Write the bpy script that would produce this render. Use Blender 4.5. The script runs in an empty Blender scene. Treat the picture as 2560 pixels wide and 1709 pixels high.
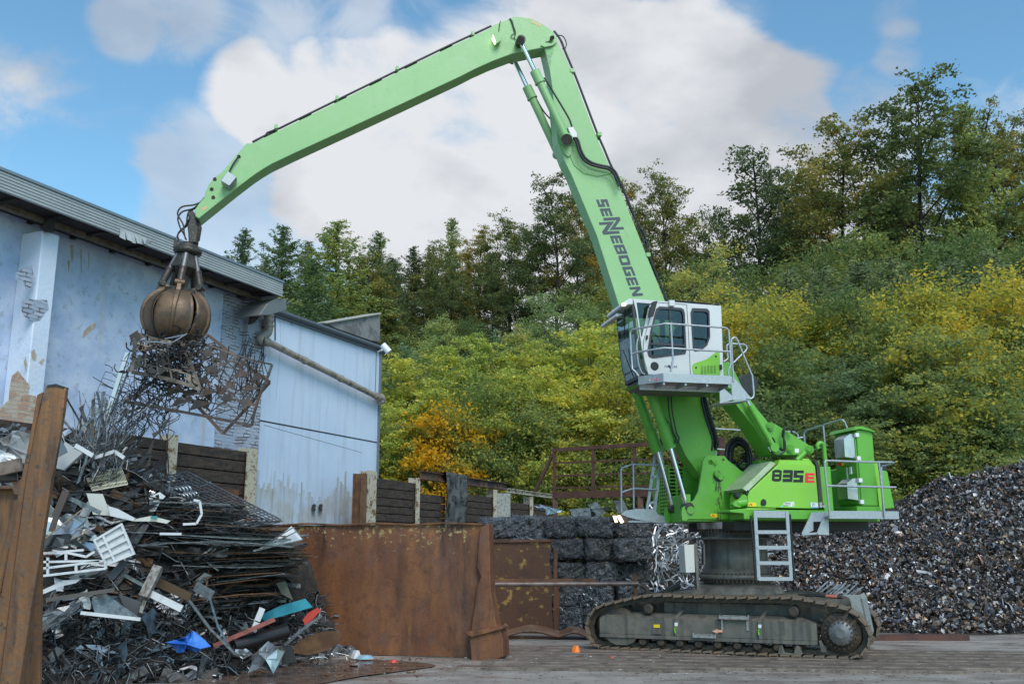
import bpy, math, random
import numpy as np
from mathutils import Vector, Matrix
from mathutils.geometry import tessellate_polygon
random.seed(7)
RNG = np.random.default_rng(7)
scene = bpy.context.scene
COL = scene.collection
R = math.radians

# ---------------------------------------------------------------- camera
CAM_Z = 2.0
FPX = 2400.0
PITCH = math.atan(514.0 / FPX)
cd = bpy.data.cameras.new('camera')
cd.sensor_width = 36.0
cd.lens = 36.0 * FPX / 2560.0
cd.clip_start = 0.1
cd.clip_end = 3000
cam = bpy.data.objects.new('camera', cd)
COL.objects.link(cam)
cam.location = (0, 0, CAM_Z)
cam.rotation_euler = (math.pi / 2 + PITCH, 0, 0)
scene.camera = cam
scene.render.resolution_x = 1024
scene.render.resolution_y = 683
scene.view_settings.view_transform = 'Standard'
scene.view_settings.look = 'None'
scene.view_settings.gamma = 1
scene.view_settings.exposure = 0.42

CT, ST = math.cos(PITCH), math.sin(PITCH)
def ray(px, py):
    a = (px - 1280.0) / FPX
    b = (854.5 - py) / FPX
    return Vector((a, CT - b * ST, ST + b * CT))

# ---------------------------------------------------------------- sky and sun
world = bpy.data.worlds.new('World')
scene.world = world
world.use_nodes = True
SUN_EL, SUN_AZ = R(46), R(160)      # sun behind the photographer, to the right
def build_world():
    nt = world.node_tree
    N, L = nt.nodes, nt.links
    N.clear()
    out = N.new('ShaderNodeOutputWorld')
    bg = N.new('ShaderNodeBackground')
    L.new(bg.outputs[0], out.inputs[0])
    sky = N.new('ShaderNodeTexSky')
    sky.sky_type = 'NISHITA'
    sky.sun_disc = False
    sky.sun_elevation = SUN_EL
    sky.sun_rotation = SUN_AZ
    sky.air_density = 1.0
    sky.dust_density = 0.3
    sky.ozone_density = 2.2
    bg.inputs['Strength'].default_value = 0.115
    tc = N.new('ShaderNodeTexCoord')
    vec = tc.outputs['Generated']
    def math_(op, a, b=None, clamp=False):
        n = N.new('ShaderNodeMath'); n.operation = op; n.use_clamp = clamp
        for i, v in enumerate((a, b)):
            if v is None: continue
            if isinstance(v, (int, float)): n.inputs[i].default_value = v
            else: L.new(v, n.inputs[i])
        return n.outputs[0]
    blobs = [(1500, 210, 150, .9), (1700, 210, 165, .95), (1930, 290, 120, .85), (1330, 330, 230, .9), (1080, 260, 160, .85), (900, 190, 110, .7),
             (720, 200, 130, .8), (600, 240, 90, .5), (1620, 440, 280, .9), (1180, 520, 240, .65),
             (860, 430, 150, .4), (1450, 40, 80, .3),
             
             (1400, 780, 350, .8), (1900, 640, 300, .8), (800, 560, 170, .45), (2350, 480, 200, .3),
             (-900, 300, 500, .8), (3500, 300, 500, .9), (1300, -1500, 700, .7)]
    wisps = [(600, 30, 120, .62), (380, 15, 110, .72), (300, 60, 60, .5), (820, 60, 110, .5), (1000, 60, 90, .5), (500, 430, 120, .6), (640, 560, 200, .85), (430, 330, 80, .4), (560, 650, 160, .75),
             (2230, 20, 60, .5), (2250, 120, 45, .55), (1850, 30, 90, .55), (2150, 320, 120, .75), (2400, 380, 160, .4), (1480, 60, 120, .6), (860, 430, 160, .6)]
    tot = None
    nblob = len(blobs)
    for bi, (px, py, r, w) in enumerate(blobs + wisps):
        if bi == nblob: main_, tot = tot, None
        d = ray(px, py).normalized()
        dp = N.new('ShaderNodeVectorMath'); dp.operation = 'DOT_PRODUCT'
        L.new(vec, dp.inputs[0]); dp.inputs[1].default_value = d
        cr = math.cos(1.7 * r / FPX)
        mr = N.new('ShaderNodeMapRange'); mr.interpolation_type = 'SMOOTHSTEP'
        L.new(dp.outputs['Value'], mr.inputs[0])
        mr.inputs[1].default_value = cr; mr.inputs[2].default_value = 1.0
        mr.inputs[3].default_value = 0.0; mr.inputs[4].default_value = w
        tot = mr.outputs[0] if tot is None else math_('ADD', tot, mr.outputs[0])
    wtot = tot; tot = main_
    nz = N.new('ShaderNodeTexNoise'); nz.inputs['Scale'].default_value = 5.5; nz.inputs['Detail'].default_value = 9
    nz.inputs['Roughness'].default_value = .58; nz.inputs['Distortion'].default_value = .35
    mp = N.new('ShaderNodeMapping'); mp.inputs['Scale'].default_value = (1, 1, 1.7); mp.inputs['Location'].default_value = (.3, .1, .7)
    L.new(vec, mp.inputs[0]); L.new(mp.outputs[0], nz.inputs['Vector'])
    dens = math_('ADD', math_('MULTIPLY', nz.outputs['Fac'], 2.3), math_('MINIMUM', tot, 1.05))
    mr = N.new('ShaderNodeMapRange'); mr.interpolation_type = 'SMOOTHSTEP'
    L.new(dens, mr.inputs[0]); mr.inputs[1].default_value = 1.42; mr.inputs[2].default_value = 2.0
    nzw = N.new('ShaderNodeTexNoise'); nzw.inputs['Scale'].default_value = 9; nzw.inputs['Detail'].default_value = 10; nzw.inputs['Roughness'].default_value = .6; nzw.inputs['Distortion'].default_value = .8
    L.new(mp.outputs[0], nzw.inputs['Vector'])
    mrw = N.new('ShaderNodeMapRange'); mrw.interpolation_type = 'SMOOTHSTEP'
    L.new(math_('ADD', math_('MULTIPLY', nzw.outputs['Fac'], 1.7), math_('MINIMUM', wtot, 1.0)), mrw.inputs[0]); mrw.inputs[1].default_value = 1.12; mrw.inputs[2].default_value = 1.85; mrw.inputs[4].default_value = .6
    cov = math_('MAXIMUM', mr.outputs[0], mrw.outputs[0])
    nz2 = N.new('ShaderNodeTexNoise'); nz2.inputs['Scale'].default_value = 4.2; nz2.inputs['Detail'].default_value = 6; nz2.inputs['Roughness'].default_value = .5
    mp2 = N.new('ShaderNodeMapping'); mp2.inputs['Location'].default_value = (1.7, .4, .15); mp2.inputs['Scale'].default_value = (1, 1, 1.8)
    L.new(vec, mp2.inputs[0]); L.new(mp2.outputs[0], nz2.inputs['Vector'])
    ramp = N.new('ShaderNodeValToRGB')
    L.new(nz2.outputs['Fac'], ramp.inputs[0])
    e = ramp.color_ramp.elements
    e[0].position = .4; e[0].color = (3.3, 3.5, 3.85, 1)
    e[1].position = .58; e[1].color = (5.1, 5.25, 5.5, 1)
    mix = N.new('ShaderNodeMix'); mix.data_type = 'RGBA'
    skm = N.new('ShaderNodeMix'); skm.data_type = 'RGBA'; skm.blend_type = 'MULTIPLY'; skm.inputs[0].default_value = 1
    L.new(sky.outputs[0], skm.inputs[6]); skm.inputs[7].default_value = (1.0, 1.36, 1.3, 1)
    L.new(cov, mix.inputs[0]); L.new(skm.outputs[2], mix.inputs[6]); L.new(ramp.outputs[0], mix.inputs[7])
    L.new(mix.outputs[2], bg.inputs['Color'])
build_world()

sd = bpy.data.lights.new('sun', 'SUN')
sd.energy = 2.0
sd.angle = R(32)
sd.color = (1.0, .96, .9)
sun = bpy.data.objects.new('sun', sd)
COL.objects.link(sun)
sdir = Vector((math.sin(SUN_AZ) * math.cos(SUN_EL), math.cos(SUN_AZ) * math.cos(SUN_EL), math.sin(SUN_EL)))
sun.rotation_euler = sdir.to_track_quat('Z', 'Y').to_euler()

# ---------------------------------------------------------------- materials
def mat(name, col, rough=.6, metal=0.0, var=(), bump=None, streak=None, alpha=None, emit=None, spec=None, trans=0.0):
    """var: list of (colour, noise scale, lo, hi[, strength]); streak: (colour, lo, hi) vertical runs; bump: (scale, strength)"""
    m = bpy.data.materials.new(name)
    m.use_nodes = True
    nt = m.node_tree; N, L = nt.nodes, nt.links
    b = N['Principled BSDF']
    b.inputs['Roughness'].default_value = rough
    b.inputs['Metallic'].default_value = metal
    if spec is not None: b.inputs['Specular IOR Level'].default_value = spec
    c = (*col, 1)
    b.inputs['Base Color'].default_value = c
    cur = None
    if var or streak or bump:
        geo = N.new('ShaderNodeNewGeometry')
        pos = geo.outputs['Position']
    def addmix(cur, colr, fac):
        mx = N.new('ShaderNodeMix'); mx.data_type = 'RGBA'
        L.new(fac, mx.inputs[0])
        if cur is None: mx.inputs[6].default_value = c
        else: L.new(cur, mx.inputs[6])
        mx.inputs[7].default_value = (*colr, 1)
        return mx.outputs[2]
    for i, v in enumerate(var):
        colr, sc, lo, hi = v[:4]
        nz = N.new('ShaderNodeTexNoise'); nz.inputs['Scale'].default_value = sc; nz.inputs['Detail'].default_value = 7
        nz.inputs['Roughness'].default_value = .62
        mp = N.new('ShaderNodeMapping'); mp.inputs['Location'].default_value = (3.1 * i + 1, 7.7 * i, 2.3 * i)
        if len(v) > 5: mp.inputs['Scale'].default_value = v[5]
        L.new(pos, mp.inputs[0]); L.new(mp.outputs[0], nz.inputs['Vector'])
        mr = N.new('ShaderNodeMapRange'); L.new(nz.outputs['Fac'], mr.inputs[0])
        mr.inputs[1].default_value = lo; mr.inputs[2].default_value = hi
        mr.inputs[4].default_value = v[4] if len(v) > 4 else 1.0
        cur = addmix(cur, colr, mr.outputs[0])
    if streak:
        colr, lo, hi = streak[:3]
        nz = N.new('ShaderNodeTexNoise'); nz.inputs['Scale'].default_value = streak[3] if len(streak) > 3 else 6; nz.inputs['Detail'].default_value = 5
        mp = N.new('ShaderNodeMapping'); mp.inputs['Scale'].default_value = (1, 1, .07)
        L.new(pos, mp.inputs[0]); L.new(mp.outputs[0], nz.inputs['Vector'])
        mr = N.new('ShaderNodeMapRange'); L.new(nz.outputs['Fac'], mr.inputs[0])
        mr.inputs[1].default_value = lo; mr.inputs[2].default_value = hi
        mr.inputs[4].default_value = .8
        cur = addmix(cur, colr, mr.outputs[0])
    if cur is not None: L.new(cur, b.inputs['Base Color'])
    if bump:
        nz = N.new('ShaderNodeTexNoise'); nz.inputs['Scale'].default_value = bump[0]; nz.inputs['Detail'].default_value = 6
        L.new(pos, nz.inputs['Vector'])
        bp = N.new('ShaderNodeBump'); bp.inputs['Strength'].default_value = bump[1]; bp.inputs['Distance'].default_value = bump[2] if len(bump) > 2 else .02
        L.new(nz.outputs['Fac'], bp.inputs['Height']); L.new(bp.outputs[0], b.inputs['Normal'])
        # broken-up gloss
        mr = N.new('ShaderNodeMapRange'); L.new(nz.outputs['Fac'], mr.inputs[0])
        mr.inputs[1].default_value = .3; mr.inputs[2].default_value = .7
        mr.inputs[3].default_value = max(rough - .12, .05); mr.inputs[4].default_value = min(rough + .12, 1)
        L.new(mr.outputs[0], b.inputs['Roughness'])
    if emit:
        b.inputs['Emission Color'].default_value = (*emit[0], 1); b.inputs['Emission Strength'].default_value = emit[1]
    return m

def glass_mat(name, tint, gloss=.18, rough=.03):
    m = bpy.data.materials.new(name); m.use_nodes = True
    nt = m.node_tree; N, L = nt.nodes, nt.links
    N.remove(N['Principled BSDF'])
    out = [n for n in N if n.type == 'OUTPUT_MATERIAL'][0]
    tr = N.new('ShaderNodeBsdfTransparent'); tr.inputs[0].default_value = (*tint, 1)
    gl = N.new('ShaderNodeBsdfGlossy'); gl.inputs['Roughness'].default_value = rough; gl.inputs[0].default_value = (.9, .95, 1, 1)
    fr = N.new('ShaderNodeFresnel'); fr.inputs[0].default_value = 1.5
    ad = N.new('ShaderNodeMath'); ad.operation = 'ADD'; ad.inputs[1].default_value = gloss - .04; ad.use_clamp = True
    L.new(fr.outputs[0], ad.inputs[0])
    mn = N.new('ShaderNodeMath'); mn.operation = 'MINIMUM'; mn.inputs[1].default_value = .2; L.new(ad.outputs[0], mn.inputs[0])
    mx = N.new('ShaderNodeMixShader')
    L.new(mn.outputs[0], mx.inputs[0]); L.new(tr.outputs[0], mx.inputs[1]); L.new(gl.outputs[0], mx.inputs[2])
    L.new(mx.outputs[0], out.inputs[0])
    return m

# ---------------------------------------------------------------- frames
class Frame:
    """vertical plane frame: e1 horizontal along the thing, t horizontal across it (away from the camera), z up"""
    def __init__(s, ox, oy, ang):
        s.o = Vector((ox, oy, 0)); a = R(ang)
        s.e = Vector((math.cos(a), math.sin(a), 0)); s.t = Vector((-math.sin(a), math.cos(a), 0))
    def w(s, u, v, z):
        return s.o + s.e * u + s.t * v + Vector((0, 0, z))
    def P(s, px, py, v):
        d = ray(px, py)
        q = s.o + s.t * v
        k = (q.dot(s.t)) / d.dot(s.t)
        p = d * k
        return ((p - q).dot(s.e), p.z + CAM_Z)
    def W(s, px, py, v):
        u, z = s.P(px, py, v)
        return s.w(u, v, z)

G = Frame(0, 0, 0)      # plain world axes: u = x, v = y (depth)

# ---------------------------------------------------------------- mesh builder
class MB:
    def __init__(s):
        s.v = []; s.f = []; s.sm = []; s.marks = []
    def add(s, vs, fs, smooth=False):
        k = len(s.v)
        s.v += [tuple(p) for p in vs]
        for f in fs:
            s.f.append(tuple(i + k for i in f)); s.sm.append(smooth)
    def prism_pts(s, a, b, smooth=False):
        """two matching rings of points, capped"""
        s.marks.append((len(s.v), len(s.f)))
        n = len(a)
        s.add(list(a) + list(b), [tuple(range(n))[::-1], tuple(range(n, 2 * n))] + [(i, (i + 1) % n, n + (i + 1) % n, n + i) for i in range(n)], smooth)
    def prism(s, F, uz, v0, v1):
        s.prism_pts([F.w(u, v0, z) for u, z in uz], [F.w(u, v1, z) for u, z in uz])
    def pprism(s, F, pts, v0, v1):
        s.prism(F, [F.P(x, y, v0) for x, y in pts], v0, v1)
    def box(s, F, u0, u1, v0, v1, z0, z1):
        s.prism(F, [(u0, z0), (u1, z0), (u1, z1), (u0, z1)], v0, v1)
    def holed(s, F, outer, holes, v0, v1):
        """plate with openings; outer and holes are (u,z) lists"""
        s.marks.append((len(s.v), len(s.f)))
        loops = [[Vector((u, z, 0)) for u, z in outer]] + [[Vector((u, z, 0)) for u, z in h] for h in holes]
        flat = [p for l in loops for p in l]
        tris = tessellate_polygon(loops)
        n = len(flat)
        vs = [F.w(p.x, v0, p.y) for p in flat] + [F.w(p.x, v1, p.y) for p in flat]
        fs = [tuple(t) for t in tris] + [tuple(i + n for i in t)[::-1] for t in tris]
        k = 0
        for l in loops:
            m = len(l)
            fs += [(k + i, k + (i + 1) % m, n + k + (i + 1) % m, n + k + i) for i in range(m)]
            k += m
        s.add(vs, fs)
    def tube(s, pts, r, n=8, caps=True, smooth=True):
        s.marks.append((len(s.v), len(s.f)))
        pts = [Vector(p) for p in pts]
        rs = r if isinstance(r, (list, tuple)) else [r] * len(pts)
        rings = []; prev = None
        for i, p in enumerate(pts):
            d = (pts[min(i + 1, len(pts) - 1)] - pts[max(i - 1, 0)])
            if d.length < 1e-9: d = Vector((0, 0, 1))
            d.normalize()
            if prev is None:
                a = Vector((0, 0, 1)) if abs(d.z) < .9 else Vector((1, 0, 0))
                x = d.cross(a).normalized()
            else:
                x = (prev - d * prev.dot(d))
                x = x.normalized() if x.length > 1e-6 else d.orthogonal().normalized()
            prev = x
            y = d.cross(x)
            rings.append([p + (x * math.cos(2 * math.pi * k / n) + y * math.sin(2 * math.pi * k / n)) * rs[i] for k in range(n)])
        vs = [q for r_ in rings for q in r_]
        fs = []
        for i in range(len(rings) - 1):
            for k in range(n):
                k2 = (k + 1) % n
                fs.append((i * n + k, i * n + k2, (i + 1) * n + k2, (i + 1) * n + k))
        s.add(vs, fs, smooth)
        if caps:
            s.add(rings[0], [tuple(range(n))[::-1]]); s.add(rings[-1], [tuple(range(n))])
    def cyl(s, a, b, r0, r1=None, n=20, smooth=True):
        s.tube([a, b], [r0, r1 if r1 is not None else r0], n, True, smooth)
    def lathe(s, c, ax, prof, n=32, smooth=True):
        """prof: list of (distance along ax, radius)"""
        s.marks.append((len(s.v), len(s.f)))
        c = Vector(c); ax = Vector(ax).normalized()
        x = ax.orthogonal().normalized(); y = ax.cross(x)
        vs = []
        for (h, r) in prof:
            for k in range(n):
                a = 2 * math.pi * k / n
                vs.append(c + ax * h + (x * math.cos(a) + y * math.sin(a)) * r)
        fs = [(i * n + k, i * n + (k + 1) % n, (i + 1) * n + (k + 1) % n, (i + 1) * n + k) for i in range(len(prof) - 1) for k in range(n)]
        s.add(vs, fs, smooth)
        s.add(vs[:n], [tuple(range(n))[::-1]]); s.add(vs[-n:], [tuple(range(n))])
    def slab(s, a, b, c, d, th):
        """thin plate through four corner points"""
        a, b, c, d = map(Vector, (a, b, c, d))
        nrm = (b - a).cross(d - a)
        nrm = nrm.normalized() * th if nrm.length > 1e-9 else Vector((0, 0, th))
        s.prism_pts([a, b, c, d], [p + nrm for p in (a, b, c, d)])
    def bar(s, a, b, w, h, up=(0, 0, 1)):
        a = Vector(a); b = Vector(b); d = (b - a)
        if d.length < 1e-6: return
        d.normalize(); up = Vector(up)
        x = d.cross(up)
        if x.length < 1e-4: x = d.cross(Vector((1, 0, 0)))
        x.normalize(); y = x.cross(d)
        q = [(-w / 2, -h / 2), (w / 2, -h / 2), (w / 2, h / 2), (-w / 2, h / 2)]
        s.prism_pts([a + x * i + y * j for i, j in q], [b + x * i + y * j for i, j in q])
    def build(s, name, m, parent=None, bevel=0, seg=1, each=0):
        """each=n: every n primitives become an object of their own"""
        if each:
            ms = s.marks[::each] + [(len(s.v), len(s.f))]
            o = None
            for (va, fa), (vb, fb) in zip(ms[:-1], ms[1:]):
                q = MB(); q.v = s.v[va:vb]; q.f = [tuple(i - va for i in f) for f in s.f[fa:fb]]; q.sm = s.sm[fa:fb]
                o = q.build(name, m, parent, bevel, seg)
            return o
        off = Vector((0, 0, 0))
        if parent is not None:
            off = WOFF.get(parent.name, Vector((0, 0, 0)))
            vs = [tuple(Vector(p) - off) for p in s.v]
        else:
            arr = np.array(s.v)
            off = Vector(((arr[:, 0].min() + arr[:, 0].max()) / 2, (arr[:, 1].min() + arr[:, 1].max()) / 2, arr[:, 2].min()))
            vs = [tuple(Vector(p) - off) for p in s.v]
        me = bpy.data.meshes.new(name)
        me.from_pydata(vs, [], s.f)
        me.polygons.foreach_set('use_smooth', s.sm)
        me.materials.append(m)
        me.update()
        o = bpy.data.objects.new(name, me)
        COL.objects.link(o)
        if parent is None:
            o.location = off; WOFF[o.name] = off
        else:
            o.parent = parent; WOFF[o.name] = off
        if bevel:
            bm = o.modifiers.new('bevel', 'BEVEL'); bm.width = bevel; bm.segments = seg; bm.limit_method = 'ANGLE'; bm.angle_limit = R(35)
        return o
WOFF = {}

def tag(o, label=None, cat=None, group=None, kind=None):
    if label: o['label'] = label
    if cat: o['category'] = cat
    if group: o['group'] = group
    if kind: o['kind'] = kind
    return o
def thing(name, loc, label=None, cat=None, group=None):
    o = bpy.data.objects.new(name, None)
    COL.objects.link(o); o.location = loc; o.empty_display_size = .2
    WOFF[o.name] = Vector(loc)
    return tag(o, label, cat, group)
def npmesh(name, verts, quads, m, smooth=False, tris=False):
    me = bpy.data.meshes.new(name)
    verts = np.asarray(verts, dtype=np.float32); quads = np.asarray(quads, dtype=np.int32)
    k = quads.shape[1]
    me.vertices.add(len(verts)); me.vertices.foreach_set('co', verts.ravel())
    me.loops.add(quads.size); me.loops.foreach_set('vertex_index', quads.ravel())
    me.polygons.add(len(quads)); me.polygons.foreach_set('loop_start', np.arange(0, quads.size, k, dtype=np.int32))
    if smooth: me.polygons.foreach_set('use_smooth', np.ones(len(quads), dtype=bool))
    me.materials.append(m)
    me.update(calc_edges=True); me.validate()
    return me
def place(name, me, loc=(0, 0, 0), parent=None):
    o = bpy.data.objects.new(name, me); COL.objects.link(o); o.location = loc
    if parent: o.parent = parent
    else: WOFF[o.name] = Vector(loc)
    return o
def spline(pts, n=6):
    """Catmull-Rom through points"""
    pts = [Vector(p) for p in pts]
    q = [pts[0] * 2 - pts[1]] + pts + [pts[-1] * 2 - pts[-2]]
    out = []
    for i in range(1, len(q) - 2):
        for k in range(n):
            t = k / n
            p0, p1, p2, p3 = q[i - 1:i + 3]
            out.append(.5 * ((2 * p1) + (-p0 + p2) * t + (2 * p0 - 5 * p1 + 4 * p2 - p3) * t * t + (-p0 + 3 * p1 - 3 * p2 + p3) * t ** 3))
    out.append(pts[-1])
    return out
def crop(ox, oy, s):
    """pixel positions measured in an enlarged crop of the photograph"""
    return lambda *pts: [(ox + p[0] / s, oy + p[1] / s) if isinstance(p, tuple) else p for p in pts]

GREEN = mat('green_paint', (.125, .40, .04), .42, var=[((.085, .33, .028), 1.2, .4, .7, .6), ((.06, .14, .03), 3.5, .6, .78, .7), ((.2, .36, .11), 1.6, .56, .74, .6)], bump=(40, .03))
GREEN_PALE = mat('green_paint_light_wash', (.28, .49, .21), .42, var=[((.23, .44, .17), .6, .35, .7, .8), ((.33, .50, .27), 1.7, .5, .75, .6), ((.13, .2, .1), 7, .64, .78, .7), ((.4, .5, .33), 2.3, .62, .75, .5)], streak=((.2, .36, .15), .6, .85, 2.5), bump=(30, .03))  # pale light wash over stick and upper boom, mixed into the paint colour
GREEN_PANEL = mat('green_paint_fresh', (.24, .54, .05), .34, var=[((.2, .48, .045), .9, .35, .7, .7), ((.24, .44, .1), 2.4, .55, .75, .5)], streak=((.2, .38, .09), .6, .8, 4))
GALV = mat('galvanised_steel', (.4, .42, .435), .48, .55, var=[((.36, .39, .41), 14, .4, .6), ((.62, .64, .66), 30, .55, .7, .6)])
GALV_TUBE = mat('galvanised_tube', (.42, .44, .46), .42, .6, var=[((.3, .32, .34), 20, .4, .7)])
CHROME = mat('chrome_rod', (.62, .63, .65), .16, 1.0)
BLACK = mat('black_rubber', (.012, .012, .013), .42, var=[((.03, .03, .03), 12, .5, .7)])
DARK = mat('dark_steel', (.035, .035, .035), .6, .3)
DECAL_DARK = mat('dark_lettering', (.05, .062, .08), .5)
DECAL_BLACK = mat('black_lettering', (.008, .006, .008), .35)
DECAL_RED = mat('red_lettering', (.75, .02, .03), .35)
YELLOW = mat('yellow_sticker', (.8, .55, .02), .4)
WHITE = mat('white_sticker', (.75, .76, .76), .4)
BLUE = mat('blue_print', (.05, .15, .5), .4)
OLIVE = mat('grey_track_paint', (.12, .113, .098), .5, .1, var=[((.165, .15, .12), 2.2, .42, .62, .9), ((.06, .055, .045), 5, .5, .75, .8), ((.09, .05, .025), 9, .62, .75, .6)], streak=((.07, .068, .06), .5, .62, 9), bump=(25, .12))
SHOE = mat('muddy_track_steel', (.17, .14, .11), .55, .2, var=[((.24, .15, .09), 6, .45, .65), ((.06, .053, .046), 11, .55, .72)], bump=(30, .3))
LINK = mat('track_link_steel', (.06, .052, .045), .55, .4, var=[((.12, .08, .05), 9, .45, .65)], bump=(30, .2))
CABW = mat('white_cab_paint', (.62, .62, .61), .35, var=[((.5, .5, .49), 3, .5, .8, .5)])
RUBBER = mat('window_seal', (.03, .033, .042), .45)
GLASS = glass_mat('tinted_cab_glass', (.5, .58, .54), .05)
STEEL = mat('brushed_stainless', (.5, .5, .5), .28, .85, var=[((.4, .4, .4), 3, .4, .6)])
LAMP = mat('lit_lamp', (1, .8, .6), .3, emit=((1, .74, .48), 2.6))
SOOT = mat('greasy_black', (.04, .036, .03), .45, .2, var=[((.09, .07, .05), 20, .5, .65)], bump=(40, .4))
# ================================================================ material handler
CX, CY = 4.58, 20.15
U = Frame(CX, CY, 12)      # upper carriage: u towards the rear (right), v away from the camera
T = Frame(CX, CY, -24)     # crawler undercarriage
MH = thing('material_handler', (CX, CY, 0), 'tall green electric material handler on grey crawler tracks with raised white cab', 'material handler')

def glyph(frame_px, kind, F, v, mb):
    (b0, b1, t0) = [Vector((*p, 0)) for p in frame_px]
    S = {'S': [[(0,0),(1,0),(1,.62),(.36,.62),(.36,.77),(1,.77),(1,1),(0,1),(0,.38),(.64,.38),(.64,.23),(0,.23)]],
         'E': [[(0,0),(1,0),(1,.24),(.32,.24),(.32,.38),(.95,.38),(.95,.62),(.32,.62),(.32,.76),(1,.76),(1,1),(0,1)]],
         '3': [[(1,0),(0,0),(0,.27),(.72,.27),(.72,.36),(0,.36),(0,.63),(.72,.63),(.72,.72),(0,.72),(0,1),(.9,1),(1,.9)]],
         'N': [[(0,0),(.28,0),(.28,.6),(.72,0),(1,0),(1,1),(.72,1),(.72,.4),(.28,1),(0,1)]],
         'B': [[(0,0),(.3,0),(.3,1),(0,1)],[(.7,.08),(1,.08),(1,.46),(.93,.5),(1,.54),(1,1),(.7,1)],[(.3,0),(.94,0),(1,.08),(.7,.08),(.7,.22),(.3,.22)],[(.3,.4),(.7,.4),(.7,.6),(.3,.6)],[(.3,.78),(.7,.78),(.7,1),(.3,1)]],
         '8': [[(0,.1),(.27,0),(.27,1),(0,.9)],[(.75,0),(1,.1),(1,.9),(.75,1)],[(.27,0),(.75,0),(.75,.24),(.27,.24)],[(.27,.38),(.75,.38),(.75,.62),(.27,.62)],[(.27,.76),(.75,.76),(.75,1),(.27,1)]],
         'O': [[(0,.08),(.3,0),(.3,1),(0,1)],[(.7,0),(1,0),(1,.92),(.7,1)],[(.3,0),(.7,0),(.7,.24),(.3,.24)],[(.3,.76),(.7,.76),(.7,1),(.3,1)]],
         'G': [[(0,0),(1,0),(1,.58),(.5,.58),(.5,.4),(.68,.4),(.68,.24),(.32,.24),(.32,.76),(1,.76),(1,1),(0,1)]]}[kind]
    for poly in S:
        pts = [(b0 + (b1 - b0) * x + (t0 - b0) * y) for x, y in poly]
        uz = [F.P(p.x, p.y, v) for p in pts]
        mb.prism(F, uz, v, v + .004)

# ---------------------------------------------------------------- stick
SV = -.23
stick_px = [(487,524),(498,508),(511,493),(513,481),(522,461),(538,441),(553,432),(585,395),(617,358),(631,358),(700,325),(806,273),(992,182),
            (1120,120),(1228,70),(1236,62),(1262,52),(1281,43),(1296,42),(1329,46.6),(1357,60.6),(1380,77),(1393,96),(1392.6,106.5),(1385.6,114),
            (1351,120.6),(1281,134.6),(1230,153.7),(1187,173),(1150,192),(1000,262),(830,340),(740,381),(678,410.5),(657,423),(635,437.6),(592,470),(527,522),(497,546),(488,540)]
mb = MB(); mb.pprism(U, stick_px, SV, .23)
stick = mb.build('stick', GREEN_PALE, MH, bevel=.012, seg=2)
mb = MB(); hq = crop(1230, 30, 7.84)
mb.pprism(U, hq((950,655),(1030,690),(1180,660),(1265,600),(1240,570),(1140,610),(1050,600),(960,650)), SV - .03, SV)
mb.pprism(U, hq((1060,590),(1200,540),(1215,490),(1180,460),(1130,480),(1060,560)), SV - .05, SV)
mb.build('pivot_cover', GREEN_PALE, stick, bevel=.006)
mb = MB()
for (x, y, r) in [(1180,510,.05),(1160,540,.03),(1195,490,.03)]:
    p = hq((x, y))[0]; mb.cyl(U.W(*p, SV - .05), U.W(*p, SV - .09), r, n=10)
mb.build('pivot_bolt', SOOT, stick, each=1)
mb = MB(); mb.pprism(U, hq((745,200),(780,150),(985,250),(960,305)), SV - .004, SV); mb.build('warning_label', mat('faded_sticker', (.55, .45, .22), .5), stick)
mb = MB(); mb.pprism(U, [(503,520),(515,514),(518,520),(507,527)], SV - .004, SV); mb.build('small_sticker', mat('faded_orange', (.6, .4, .2), .5), stick)
mb = MB()
for k in range(7):
    a = (660 + k * 88, 343 - k * 43); b = (690 + k * 88, 328 - k * 43)
    mb.tube([U.W(*a, -.1), U.W(*b, -.1)], .02, 6)
tops = [(631,357),(664,340),(668,334),(700,322),(806,270),(900,224),(992,179),(1120,117),(1228,67)]
mb.tube([U.W(x, y - 1.5, -.12) for x, y in tops], .022, 6)
mb.tube([U.W(x, y - 1.5, -.02) for x, y in tops], .022, 6)
mb.build('hydraulic_line', BLACK, stick)
mb = MB()
for (x, y) in [(690,324),(842,252),(992,178),(1180,92)]:
    p = U.W(x, y, -.1); mb.box(U, *(lambda u, z: (u - .03, u + .03))(*U.P(x, y, -.1)), -.24, .05, U.P(x, y, -.1)[1] - .03, U.P(x, y, -.1)[1] + .05)
mb.build('line_clamp', GREEN_PALE, stick, each=1)
# protected camera box on the stick
e = crop(440, 340, 4.6125)
mb = MB(); mb.pprism(U, e((515,515),(595,405),(700,470),(615,575)), SV - .28, SV - .03)
bx = mb.build('camera_box', GALV, stick, bevel=.008)
mb = MB(); mb.tube(spline([U.W(*p, SV - .05) for p in e((615,410),(650,340),(690,280),(725,235))]), .016, 6); mb.build('cable', BLACK, stick)
mb = MB()
for p in e((725,237),(412,612),(447,497),(430,707)): mb.cyl(U.W(*p, SV + .01), U.W(*p, SV - .02), .035, n=12)
mb.build('port', SOOT, stick, each=1)
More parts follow.
